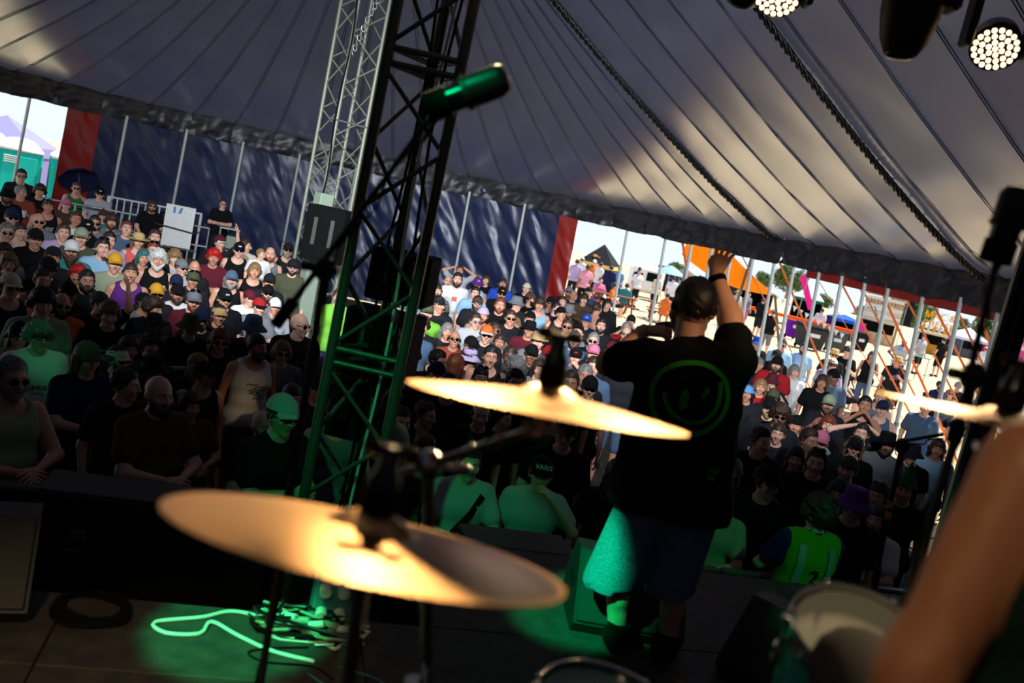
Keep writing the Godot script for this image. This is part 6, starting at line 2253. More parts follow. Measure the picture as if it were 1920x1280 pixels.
func build_lamps() -> void:
	var warm := Color(1.0, 0.85, 0.64)
	var green := Color(0.0, 1.0, 0.6)
	# truss that carries the lamps, just above the frame
	var tr := thing("lighting_truss", "black lighting truss above the stage front", "truss", Vector3(0.6, 5.3, -4.7))
	for q in [Vector2(0, 0), Vector2(0.29, 0), Vector2(0.145, 0.25)]:
		var s := Shape.new()
		s.bar(Vector3(-4.2, q.y, -q.x), Vector3(4.6, q.y, -q.x), 0.025, 8)
		put("chord", s, mats.truss, tr)
	for k in 22:
		var s := Shape.new()
		var x := -4.2 + k * 0.4
		s.bar(Vector3(x, 0, 0), Vector3(x + 0.2, 0.25, -0.145), 0.01, 6)
		s.bar(Vector3(x + 0.2, 0.25, -0.145), Vector3(x + 0.4, 0, -0.29), 0.01, 6)
		put("brace", s, mats.truss, tr)
	var a := wash_lamp("lit wash lamp at the right corner, round face of many lenses", Vector3(2.016, 4.6, -4.7), Vector3(-0.25, -0.62, 0.75), warm, 2.2)
	spot(a, "wash_light", Vector3(-0.02, -0.05, 0.06), Vector3(0.35, 3.0, -1.2), warm, 14.0, 12.0, 0.9, 0.11)
	var c := wash_lamp("lit wash lamp cut by the top of the frame", Vector3(0.91, 4.62, -4.7), Vector3(-0.2, -0.75, 0.65), warm, 2.2)
	spot(c, "wash_light", Vector3(-0.02, -0.06, 0.05), Vector3(0.0, 2.92, -1.25), warm, 9.0, 10.0, 0.9, 0.11)
	var c2 := wash_lamp("lit wash lamp above the truss tower, out of frame", Vector3(-0.45, 4.62, -4.7), Vector3(0.1, -0.7, 0.7), warm, 2.2)
	spot(c2, "wash_light", Vector3(0.0, -0.06, 0.05), Vector3(-0.1, 2.9, -1.2), warm, 11.0, 9.0, 0.9, 0.11)
	# dark profile lamp between them
	var o := thing("profile_lamp", "unlit moving-head spotlight hanging between the two lit lamps", "stage lamp", Vector3(1.5, 4.62, -4.5))
	var s := Shape.new()
	s.lathe([Vector2(0.0, 0.3), Vector2(0.12, 0.29), Vector2(0.15, 0.2), Vector2(0.155, 0.06), Vector2(0.135, 0.04), Vector2(0.13, -0.02), Vector2(0.105, -0.13), Vector2(0.075, -0.19), Vector2(0.05, -0.21), Vector2(0.0, -0.212)], 26, Vector3.ZERO, Basis.from_scale(Vector3(1.05, 1, 0.85)))
	put("head", s, mats.black, o)
	s = Shape.new()
	for sx in [-1, 1]:
		s.box(Vector3(sx * 0.18, 0.24, 0), Vector3(0.05, 0.4, 0.14), Basis.IDENTITY, 0.016)
	s.box(Vector3(0, 0.46, 0), Vector3(0.4, 0.07, 0.16), Basis.IDENTITY, 0.016)
	put("yoke", s, mats.black, o)
	s = Shape.new()
	s.box(Vector3(0, 0.57, 0), Vector3(0.36, 0.14, 0.26), Basis.IDENTITY, 0.02)
	put("base", s, mats.black, o)
	s = Shape.new()
	s.lathe([Vector2(0.062, -0.185), Vector2(0.07, -0.2), Vector2(0.05, -0.214), Vector2(0.0, -0.216)], 20)
	put("lens", s, mats.gloss_black, o)
	# lamps above and behind the frame that throw the light seen on the stage and the crowd
	var g := wash_lamp("green wash lamp over the drum riser", Vector3(-1.7, 5.0, -1.0), Vector3(0.2, -0.75, -0.6), green, 1.5)
	spot(g, "green_light", Vector3(0.02, -0.07, -0.06), Vector3(-0.85, 1.4, -3.5), green, 34.0, 4.8, 0.3, 0.05)
	spot(g, "green_light", Vector3(0.05, -0.07, -0.06), Vector3(0.5, 1.7, -4.2), green, 55.0, 4.2, 0.35, 0.05)
	spot(g, "green_light", Vector3(0.0, -0.07, -0.08), Vector3(-0.8, 2.0, -4.9), green, 5.0, 11.0, 0.9, 0.05)
	spot(g, "green_light", Vector3(0.0, -0.07, -0.1), Vector3(-3.5, 1.35, -7.2), green, 4.0, 3.4, 0.8, 0.05)
	spot(g, "green_light", Vector3(0.06, -0.06, -0.05), Vector3(-0.22, 3.6, -2.3), green, 5.0, 3.0, 0.6, 0.05)
	var g2 := wash_lamp("green wash lamp over the right of the riser", Vector3(2.6, 5.0, -1.0), Vector3(-0.1, -0.7, -0.7), green, 1.5)
	spot(g2, "green_light", Vector3(0.0, -0.07, -0.1), Vector3(2.1, 1.5, -5.9), green, 3.0, 6.0, 0.8, 0.05)
	spot(g2, "green_light", Vector3(-0.03, -0.07, -0.1), Vector3(0.3, 1.3, -6.2), green, 1.0, 6.0, 0.9, 0.05)
	var w2 := wash_lamp("warm wash lamp behind the drum kit", Vector3(-1.2, 4.9, 0.9), Vector3(0.3, -0.8, -0.5), warm, 2.2)
	spot(w2, "wash_light", Vector3(0.04, -0.08, -0.06), Vector3(-1.1, 1.4, -2.3), warm, 9.0, 15.0, 0.9, 0.12)
	spot(w2, "wash_light", Vector3(0.06, -0.08, -0.04), Vector3(0.6, 2.9, -1.3), warm, 3.0, 9.0, 0.9, 0.12)
	var w3 := wash_lamp("warm wash lamp over the right wing", Vector3(3.3, 4.9, -1.3), Vector3(-0.6, -0.4, -0.7), warm, 2.2)
	spot(w3, "wash_light", Vector3(-0.07, -0.05, -0.08), Vector3(0.8, 3.05, -4.2), warm, 10.0, 4.5, 0.7, 0.1)
	# audience lamps on the truss
	for k in 4:
		var x := -2.6 + k * 1.7
		var al := wash_lamp(["audience wash lamp over the truss tower", "audience wash lamp left of the performer", "audience wash lamp right of the performer", "audience wash lamp at the right end of the truss"][k], Vector3(x, 4.72, -5.05), Vector3(0.0, -0.25, -1.0), Color(0.92, 0.95, 1.0), 2.0)
		spot(al, "audience_light", Vector3(0, -0.04, -0.14), Vector3(-4.5 + k * 2.6, 2.0, -19.0), Color(0.93, 0.96, 1.0), 75.0 if k == 0 else 55.0, 30.0, 1.0, 0.12)

# ---------------------------------------------------------------- performer, drummer, guard
const SMILE_RING := [Vector2(-0.237, 1.234), Vector2(-0.249, 1.317), Vector2(-0.215, 1.392), Vector2(-0.132, 1.439), Vector2(-0.040, 1.450), Vector2(0.034, 1.421), Vector2(0.074, 1.365), Vector2(0.085, 1.294), Vector2(0.065, 1.222), Vector2(0.013, 1.163), Vector2(-0.070, 1.137), Vector2(-0.156, 1.147), Vector2(-0.207, 1.180)]
const SMILE_MOUTH := [Vector2(-0.200, 1.299), Vector2(-0.176, 1.248), Vector2(-0.133, 1.209), Vector2(-0.070, 1.189), Vector2(-0.007, 1.203), Vector2(0.034, 1.251), Vector2(0.046, 1.317), Vector2(0.038, 1.393)]
const SMILE_MARK := [Vector2(0.074, 0.964), Vector2(0.106, 0.962), Vector2(0.079, 0.985), Vector2(0.099, 1.020), Vector2(0.103, 0.983), Vector2(0.121, 1.020)]

func back_point(f: Field, p: Vector2, tries := 0) -> Vector3:
	# the shirt's surface as seen from behind (+z side)
	var z := f.nz - 2
	var x := clampi(roundi((p.x - f.o.x) / f.h), 0, f.nx - 1)
	var y := clampi(roundi((p.y - f.o.y) / f.h), 0, f.ny - 1)
	while z > 1 and f.d[(z * f.ny + y) * f.nx + x] > 0.0:
		z -= 1
	if z <= 1:
		if tries > 12:
			return Vector3(p.x, p.y, 0.0)
		return back_point(f, p.lerp(Vector2(-0.19 if p.x < -0.06 else 0.07, p.y), 0.2), tries + 1)
	var a := f.d[(z * f.ny + y) * f.nx + x]
	var b := f.d[((z + 1) * f.ny + y) * f.nx + x]
	return Vector3(p.x, p.y, f.o.z + (z + a / (a - b)) * f.h + 0.005)

func back_ribbon(f: Field, pts: Array, w: float, closed := false) -> Shape:
	var c := Curve2D.new()
	var m := pts.size()
	for k in m:
		var t: Vector2 = (pts[(k + 1) % m if closed else mini(k + 1, m - 1)] - pts[(k - 1 + m) % m if closed else maxi(k - 1, 0)]) * 0.17
		c.add_point(pts[k], -t, t)
	if closed:
		var t0: Vector2 = (pts[1] - pts[m - 1]) * 0.17
		c.add_point(pts[0], -t0, t0)
	c.bake_interval = 0.012
	var q := c.get_baked_points()
	var g := PackedVector3Array()
	for k in q.size():
		var t := (q[mini(k + 1, q.size() - 1)] - q[maxi(k - 1, 0)]).normalized()
		var n := Vector2(-t.y, t.x) * w * 0.5
		for e in [-1.0, 0.0, 1.0]:
			g.append(back_point(f, q[k] + n * e))
	var s := Shape.new()
	s.grid(g, 3, q.size())
	return s

func build_performer() -> void:
	# built facing the crowd (-z); x, y, z about the feet
	var o := thing("person", "person singing into a hand microphone, back turned, black t-shirt with green smiley", "person", Vector3(0.9, STAGE_Y, -4.08), 0.0, "people on stage")
	var shl := Vector3(-0.29, 1.4, 0.0)
	var shr := Vector3(0.12, 1.47, -0.02)
	var ell := Vector3(-0.44, 1.33, -0.1)
	var wrl := Vector3(-0.29, 1.5, -0.27)
	var elr := Vector3(0.07, 1.66, -0.16)
	var wrr := Vector3(-0.02, 1.84, -0.28)
	var head := Vector3(-0.12, 1.66, -0.08)
	# skin: neck, arms, calves
	var f := Field.new(Vector3(-0.6, 0.0, -0.45), Vector3(0.35, 2.0, 0.25), 0.015)
	f.cap(Vector3(-0.1, 1.4, 0.0), head + Vector3(0, -0.05, 0.01), 0.078, 0.066, 0.04)
	f.cap(Vector3(-0.2, 1.43, 0.01), Vector3(0.02, 1.45, 0.0), 0.06, 0.06, 0.04)
	f.cap(shl, ell, 0.066, 0.055, 0.03)
	f.cap(ell, wrl, 0.054, 0.034, 0.03)
	f.cap(shr, elr, 0.066, 0.056, 0.03)
	f.cap(elr, wrr, 0.056, 0.034, 0.03)
	for q in [[-0.17, -0.21, -0.12], [0.1, 0.07, 0.12]]:
		var hip := Vector3(q[0] * 0.7 - 0.02, 0.85, 0.02)
		var knee := Vector3(q[1] + 0.02, 0.46, -0.02)
		var ank := Vector3(q[2], 0.09, 0.03)
		f.cap(hip, knee, 0.1, 0.068, 0.03)
		f.cap(knee, ank, 0.066, 0.042, 0.03)
		f.cap(knee.lerp(ank, 0.12) + Vector3(0, 0, 0.02), knee.lerp(ank, 0.5) + Vector3(0, 0, 0.025), 0.063, 0.05, 0.03)
	f.cap(Vector3(-0.12, 0.9, 0.0), Vector3(0.05, 0.9, 0.0), 0.11, 0.11, 0.05)
	f.cap(Vector3(-0.14, 1.2, 0.0), Vector3(0.03, 1.2, 0.0), 0.1, 0.1, 0.05)
	var s := Shape.new()
	s.add(f.shape(), Transform3D.IDENTITY, Color.WHITE)
	var ht := Transform3D(Basis(Vector3.UP, PI) * Basis(Vector3.BACK, -0.08) * 1.1, head)
	s.add(head_shape(0.0, 64, 48).shape, ht)
	s.add(make_hand(1.2), Transform3D(Basis(Vector3(0.2, 0.5, -0.84).normalized(), Vector3(0.9, 0.3, 0.2).normalized(), Vector3(0.3, -0.8, -0.3).normalized()).orthonormalized(), wrl))
	s.add(make_hand(0.55, 1.6), Transform3D(Basis(Vector3(-0.9, 0.1, -0.3), Vector3(-0.45, 0.75, -0.45), Vector3(0.1, -0.5, -0.85)).orthonormalized(), wrr))
	put("body", s, skin_index(1), o)
	# t-shirt, loose and heavy
	f = Field.new(Vector3(-0.55, 0.6, -0.4), Vector3(0.42, 1.75, 0.35), 0.013)
	f.cap(Vector3(-0.17, 1.36, 0.0), Vector3(0.04, 1.38, 0.0), 0.125, 0.125, 0.06)
	f.cap(Vector3(-0.17, 1.1, 0.0), Vector3(0.06, 1.1, 0.0), 0.15, 0.15, 0.07)
	f.cap(Vector3(-0.17, 1.24, 0.0), Vector3(0.05, 1.24, 0.0), 0.14, 0.14, 0.07)
	f.cap(Vector3(-0.16, 0.97, 0.0), Vector3(0.07, 0.97, 0.0), 0.152, 0.152, 0.07)
	f.cap(Vector3(-0.15, 0.85, 0.0), Vector3(0.08, 0.85, 0.0), 0.155, 0.155, 0.07)
	f.cap(Vector3(-0.15, 0.76, 0.01), Vector3(0.09, 0.76, 0.01), 0.168, 0.168, 0.06)
	f.cap(Vector3(-0.27, 1.42, 0.0), Vector3(0.1, 1.46, 0.0), 0.075, 0.075, 0.05)
	f.cap(Vector3(-0.12, 1.48, 0.0), Vector3(-0.06, 1.49, 0.0), 0.075, 0.075, 0.05)
	f.cap(shl, shl.lerp(ell, 0.62), 0.092, 0.094, 0.04)
	f.cap(shr, shr.lerp(elr, 0.5), 0.092, 0.088, 0.04)
	f.cut(Vector3(0, -1, 0), -0.735)
	f.hole(head + Vector3(0.0, -0.06, -0.03), 0.1)
	for k in f.d.size():
		if absf(f.d[k]) < 0.05:
			var x := f.o.x + (k % f.nx) * f.h
			var y := f.o.y + ((k / f.nx) % f.ny) * f.h
			f.d[k] += noise.get_noise_2d(x * 3.0 + y * 2.0, y * 9.0 - x * 4.0) * 0.012
	put("t_shirt", f.shape(), cloth(Color(0.035, 0.036, 0.036)), o)
	var paint := cloth(Color(0.22, 0.6, 0.12))
	put("smiley_outline", back_ribbon(f, SMILE_RING, 0.021, true), paint, o)
	put("smiley_mouth", back_ribbon(f, SMILE_MOUTH, 0.02), paint, o)
	put("shirt_mark", back_ribbon(f, SMILE_MARK, 0.012), paint, o)
	for e in [[Vector2(-0.105, 1.283), 0.02, 0.022, 0.047], [Vector2(-0.018, 1.332), -0.3, 0.011, 0.028]]:
		var s2 := Shape.new()
		var g := PackedVector3Array()
		for j in 6:
			for k in 21:
				var a := TAU * k / 20.0
				var q := Vector2(cos(a) * e[2], sin(a) * e[3]) * (j / 5.0)
				g.append(back_point(f, e[0] + q.rotated(e[1])))
		s2.grid(g, 21, 6)
		put("smiley_eye", s2, paint, o)
	# denim shorts below the knee
	f = Field.new(Vector3(-0.5, 0.2, -0.32), Vector3(0.45, 1.0, 0.32), 0.014)
	f.cap(Vector3(-0.12, 0.8, 0.0), Vector3(0.06, 0.8, 0.0), 0.13, 0.13, 0.04)
	f.cap(Vector3(-0.13, 0.72, 0.0), Vector3(-0.21, 0.33, -0.01), 0.135, 0.125, 0.03)
	f.cap(Vector3(0.08, 0.72, 0.0), Vector3(0.07, 0.37, -0.01), 0.13, 0.122, 0.03)
	f.cut(Vector3(0.13, -1, 0).normalized(), Vector3(0.13, -1, 0).normalized().dot(Vector3(-0.21, 0.31, 0.0)))
	f.cut(Vector3(0, 1, 0), 0.82)
	var denim := textured("denim", noise_tex(0.08, Color(0.26, 0.34, 0.46), Color(0.5, 0.6, 0.7), 256, 4), 3.0, 0.95, 0.0, 0.3)
	var sh := put("denim_shorts", f.shape(), denim, o)
	for q in [[Vector2(-0.33, 0.335), Vector2(-0.22, 0.325), Vector2(-0.1, 0.335)], [Vector2(-0.03, 0.36), Vector2(0.06, 0.365), Vector2(0.17, 0.375)]]:
		put("hem", back_ribbon(f, q, 0.03), plain("denim_hem", Color(0.36, 0.45, 0.56), 0.95), sh)
	put("pocket", back_ribbon(f, [Vector2(-0.22, 0.66), Vector2(-0.21, 0.55), Vector2(-0.15, 0.51), Vector2(-0.08, 0.55), Vector2(-0.07, 0.66)], 0.007), mats.denim_hem, sh)
	put("pocket", back_ribbon(f, [Vector2(0.02, 0.66), Vector2(0.03, 0.55), Vector2(0.09, 0.51), Vector2(0.15, 0.55), Vector2(0.16, 0.66)], 0.007), mats.denim_hem, sh)
	var hm := put("hair", hair_mesh("short", 0.0), mats.hair_dark, o)
	hm.transform = Transform3D(ht.basis, ht.origin)
	put("beard", beard_mesh("full"), mats.hair_grey, o).transform = ht
	for q in [[-0.12, 0.0], [0.12, 0.15]]:
		var bt := Shape.new()
		bt.ball(Vector3(q[0], 0.05, -0.05), Vector3(0.055, 0.05, 0.14), 14, 8)
		bt.tube([Vector3(q[0], 0.06, 0.03), Vector3(q[0], 0.16, 0.03)], 0.058, 12)
		put("shoe", bt, mats.matt_black, o)
	var wb := Shape.new()
	wb.tube([wrr - (wrr - elr).normalized() * 0.02, wrr - (wrr - elr).normalized() * 0.05], 0.042, 12)
	put("wristband", wb, mats.matt_black, o)
	microphone("hand microphone held to the performer's mouth", Vector3(0.69, 2.93, -4.4), Vector3(0.55, 0.2, -0.05), 0.2, 0.024)

func build_drummer() -> void:
	var o := make_person({"label": "drummer in a dark teal vest with bare shoulder, close at the right edge", "at": Vector3(0.775, 1.775, -0.98), "yaw": PI - 0.1, "tall": 1.75, "pose": "stand", "heavy": 0.3, "seat": true, "hair": "short", "top": "tank", "tc": Color(0.02, 0.12, 0.12), "skin": 3, "lc": PAINT.black, "group": "people on stage"})
	var st := thing("drum_stool", "black round drum stool under the drummer", "stool", Vector3(0.78, 1.9, -0.95))
	var s := Shape.new()
	s.lathe([Vector2(0, 0.64), Vector2(0.16, 0.63), Vector2(0.175, 0.6), Vector2(0.16, 0.57), Vector2(0, 0.56)], 24)
	put("seat", s, mats.black, st)
	s = Shape.new()
	s.bar(Vector3(0, 0.2, 0), Vector3(0, 0.58, 0), 0.016, 10)
	put("post", s, mats.chrome, st)
	for k in 3:
		var a := TAU * k / 3.0
		s = Shape.new()
		s.tube([Vector3(0, 0.3, 0), Vector3(cos(a) * 0.24, 0.015, sin(a) * 0.24)], 0.012, 8)
		put("leg", s, mats.chrome, st)

func build_guard() -> void:
	var o := make_person({"label": "security guard in a hi-vis vest over blue shirt, back turned, in the pit", "at": Vector3(2.262, 0.2, -5.94), "yaw": PI + 0.15, "tall": 1.69, "pose": "lean", "hair": "curly", "hc": "brown", "top": "tee", "tc": Color(0.05, 0.12, 0.36), "skin": 0, "leg": "long", "lc": PAINT.dark, "group": "security in the pit"})
	var v := put("vest", top_mesh("vest", "lean", 0.0), cloth(Color(0.33, 0.6, 0.1)), o)
	var tape := plain("reflective_tape", Color(0.62, 0.66, 0.66), 0.35, 0.2)
	for sx in [-0.11, 0.11]:
		var pts := []
		for k in 8:
			pts.append(Vector2(sx, 1.44 - k * 0.075))
		var rb := ribbon(pts, 0.05, 0.0, -1.0)
		for k in rb.v.size():
			rb.v[k].z -= 0.018
		put("reflective_strip", rb, tape, v)
	for y in [1.1, 0.98]:
		var pts := []
		for k in 9:
			pts.append(Vector2(-0.18 + 0.045 * k, y))
		var rb := ribbon(pts, 0.05, 0.0, -1.0)
		for k in rb.v.size():
			rb.v[k].z -= 0.018
		put("reflective_strip", rb, tape, v)
	var mk := ribbon([Vector2(0.02, 1.26), Vector2(-0.02, 1.27), Vector2(-0.03, 1.23), Vector2(0.0, 1.19), Vector2(-0.05, 1.17)], 0.022, 0.0, -1.0)
	for k in mk.v.size():
		mk.v[k].z -= 0.019
	put("emblem", mk, mats.matt_black, v)

# ---------------------------------------------------------------- the festival field outside
const FAR := 1.7
const FAR_Y := -2.345

func ground_y(x: float, z: float) -> float:
	var r := Vector2(x, z).length()
	return FAR_Y * smoothstep(44.0, 70.0, r) - 14.0 * smoothstep(165.0, 230.0, r)

func far(x: float, z: float) -> Vector3:
	return Vector3(x * FAR, FAR_Y, z * FAR)

func gazebo(called: String, label: String, at: Vector3, w: float, eave: float, peak: float, roof: Color, skirt: Color, wall, yaw := 0.0) -> Node3D:
	var o := thing(called, label, "tent", at, yaw)
	var h := w / 2
	var s := Shape.new()
	var c := [Vector3(-h, eave, h), Vector3(h, eave, h), Vector3(h, eave, -h), Vector3(-h, eave, -h)]
	for k in 4:
		s.tri(c[k], Vector3(0, peak, 0), c[(k + 1) % 4])
		s.tri(c[k] + Vector3(0, -0.03, 0), c[(k + 1) % 4] + Vector3(0, -0.03, 0), Vector3(0, peak - 0.03, 0))
	put("roof", s, cloth(roof), o)
	for k in 4:
		s = Shape.new()
		var a: Vector3 = c[k]
		var b: Vector3 = c[(k + 1) % 4]
		s.box((a + b) / 2 + Vector3(0, -0.15, 0), Vector3(a.distance_to(b), 0.3, 0.02), Basis(Vector3.UP, PI / 2 * k), 0.002)
		put("skirt", s, cloth(skirt), o)
		s = Shape.new()
		s.box(c[k] * Vector3(0.98, 0, 0.98) + Vector3(0, eave / 2, 0), Vector3(0.06, eave, 0.06))
		put("leg", s, mats.steel, o)
	if wall != null:
		for k in [1, 2, 3]:
			s = Shape.new()
			var a: Vector3 = c[k]
			var b: Vector3 = c[(k + 1) % 4]
			s.box(((a + b) / 2) * Vector3(0.96, 0, 0.96) + Vector3(0, eave / 2, 0), Vector3(a.distance_to(b) * 0.96, eave, 0.02), Basis(Vector3.UP, PI / 2 * k), 0.002)
			put("side_wall", s, cloth(wall), o)
		s = Shape.new()
		s.box(Vector3(0, 0.5, h * 0.85), Vector3(w * 0.9, 1.0, 0.5), Basis.IDENTITY, 0.01)
		put("counter", s, cloth(wall), o)
	return o

func tree(label: String, at: Vector3, r: float, h: float, seed_: int) -> void:
	var o := thing("tree", label, "tree", at, 0.0, "trees beyond the field")
	var rg := RandomNumberGenerator.new()
	rg.seed = seed_
	var s := Shape.new()
	s.tube([Vector3.ZERO, Vector3(0.1, h * 0.3, 0), Vector3(-0.1, h * 0.6, 0.1), Vector3(0, h * 0.85, 0)], [r * 0.09, r * 0.07, r * 0.05, r * 0.02], 7)
	for k in 7:
		var a := TAU * k / 7.0
		s.tube([Vector3(0, h * (0.35 + 0.05 * k), 0), Vector3(cos(a) * r * 0.7, h * (0.5 + 0.05 * k), sin(a) * r * 0.7)], [r * 0.04, r * 0.012], 5)
	put("trunk", s, mats.wood, o)
	var clumps := []
	for k in 16:
		var a := rg.randf() * TAU
		var q := rg.randf()
		clumps.append([Vector3(cos(a) * r * 0.62 * sqrt(q), h * rg.randf_range(0.42, 0.88), sin(a) * r * 0.62 * sqrt(q)), r * rg.randf_range(0.28, 0.45)])
	s = Shape.new()
	for c in clumps:
		for k in 130:
			var d := Vector3(rg.randfn(), rg.randfn(), rg.randfn()).normalized()
			var p: Vector3 = c[0] + d * c[1] * rg.randf_range(0.7, 1.05)
			var u := d.cross(Vector3(rg.randf() - 0.5, rg.randf() - 0.5, rg.randf() - 0.5)).normalized() * r * 0.075
			var v := (d + Vector3(rg.randf() - 0.5, -0.4, rg.randf() - 0.5)).normalized().cross(u.normalized()) * r * 0.06
			s.quad(p - u, p - v, p + u, p + v)
	var f := put("foliage", s, mats.leaves, o)
	f.set_meta("kind", "stuff")

func bin(label: String, at: Vector3, w: float, h: float, body: Color, lid: Color, yaw: float) -> void:
	var o := thing("wheelie_bin", label, "bin", at, yaw, "bins outside")
	var s := Shape.new()
	var a := w / 2
	var d := w * 0.42
	for k in 4:
		var p := [Vector3(-a, h * 0.86, d), Vector3(a, h * 0.86, d), Vector3(a, h * 0.86, -d), Vector3(-a, h * 0.86, -d)]
		var q := [Vector3(-a * 0.8, 0.1, d * 0.75), Vector3(a * 0.8, 0.1, d * 0.75), Vector3(a * 0.8, 0.1, -d * 0.75), Vector3(-a * 0.8, 0.1, -d * 0.75)]
		s.quadn(p[k], p[(k + 1) % 4], q[(k + 1) % 4], q[k], (p[k] + p[(k + 1) % 4]) * Vector3(1, 0, 1))
	put("tub", s, cloth(body), o)
	s = Shape.new()
	s.box(Vector3(0, h * 0.92, 0), Vector3(w * 1.05, h * 0.1, w * 0.9), Basis(Vector3.RIGHT, 0.06), 0.02)
	put("lid", s, cloth(lid), o)
	for sx in [-1, 1]:
		s = Shape.new()
		s.lathe([Vector2(0.0, 0.03), Vector2(0.09, 0.03), Vector2(0.09, -0.03), Vector2(0.0, -0.03)], 12, Vector3(sx * a * 0.8, 0.09, -d * 0.6), Basis(Vector3.BACK, PI / 2))
		put("wheel", s, mats.matt_black, o)
	s = Shape.new()
	s.box(Vector3(0, h * 0.6, d * 0.95), Vector3(w * 0.4, h * 0.14, 0.01))
	put("notice", s, mats.white, o)

func picnic_table(label: String, at: Vector3, yaw: float) -> void:
	var o := thing("picnic_table", label, "table", at, yaw, "picnic tables outside")
	for k in 4:
		var s := Shape.new()
		s.box(Vector3(0, 0.74, -0.27 + 0.18 * k), Vector3(1.8, 0.04, 0.16))
		put("top_plank", s, mats.bench, o)
	for z in [-0.7, 0.7]:
		var s := Shape.new()
		s.box(Vector3(0, 0.44, z), Vector3(1.8, 0.04, 0.25))
		put("seat_plank", s, mats.bench, o)
	for x in [-0.7, 0.7]:
		for sz in [-1, 1]:
			var s := Shape.new()
			s.bar(Vector3(x, 0.72, sz * 0.2), Vector3(x, 0.0, sz * 0.65), 0.04, 6)
			put("leg", s, mats.bench, o)
		var s := Shape.new()
		s.box(Vector3(x, 0.41, 0), Vector3(0.05, 0.08, 1.5))
		put("cross_beam", s, mats.bench, o)

func toilet(label: String, at: Vector3, yaw: float) -> void:
	var o := thing("portable_toilet", label, "toilet", at, yaw)
	var s := Shape.new()
	s.box(Vector3(0, 1.0, 0), Vector3(1.05, 2.0, 1.05), Basis.IDENTITY, 0.03)
	put("cabin", s, cloth(Color(0.1, 0.66, 0.6)), o)
	s = Shape.new()
	s.lathe([Vector2(0.1, 2.32), Vector2(0.45, 2.26), Vector2(0.74, 2.06), Vector2(0.76, 2.0), Vector2(0.7, 1.98)], 4, Vector3.ZERO, Basis(Vector3.UP, PI / 4))
	put("roof", s, mats.white, o)
	s = Shape.new()
	s.box(Vector3(0, 0.96, 0.54), Vector3(0.8, 1.8, 0.03), Basis.IDENTITY, 0.008)
	put("door", s, cloth(Color(0.12, 0.72, 0.66)), o)
	for k in 4:
		s = Shape.new()
		s.box(Vector3(-0.2, 1.84 - k * 0.05, 0.565), Vector3(0.34, 0.025, 0.02))
		put("vent_slat", s, mats.white, o)

func out_person(label: String, at: Vector3, yaw: float, looks: Dictionary) -> Node3D:
	var p := {"label": label, "at": at, "yaw": yaw, "tall": 1.75, "tc": PAINT.white, "lc": PAINT.dark, "group": "people outside the tent"}
	p.merge(looks, true)
	if p.get("seat", false):
		p.at.y -= 0.5
	var o := make_person(p)
	if not p.get("seat", false):
		for sx in [-1, 1]:
			var s := Shape.new()
			s.ball(Vector3(sx * 0.12, 0.05, 0.05), Vector3(0.05, 0.05, 0.14), 10, 6)
			put("shoe", s, mats.matt_black, o)
	return o

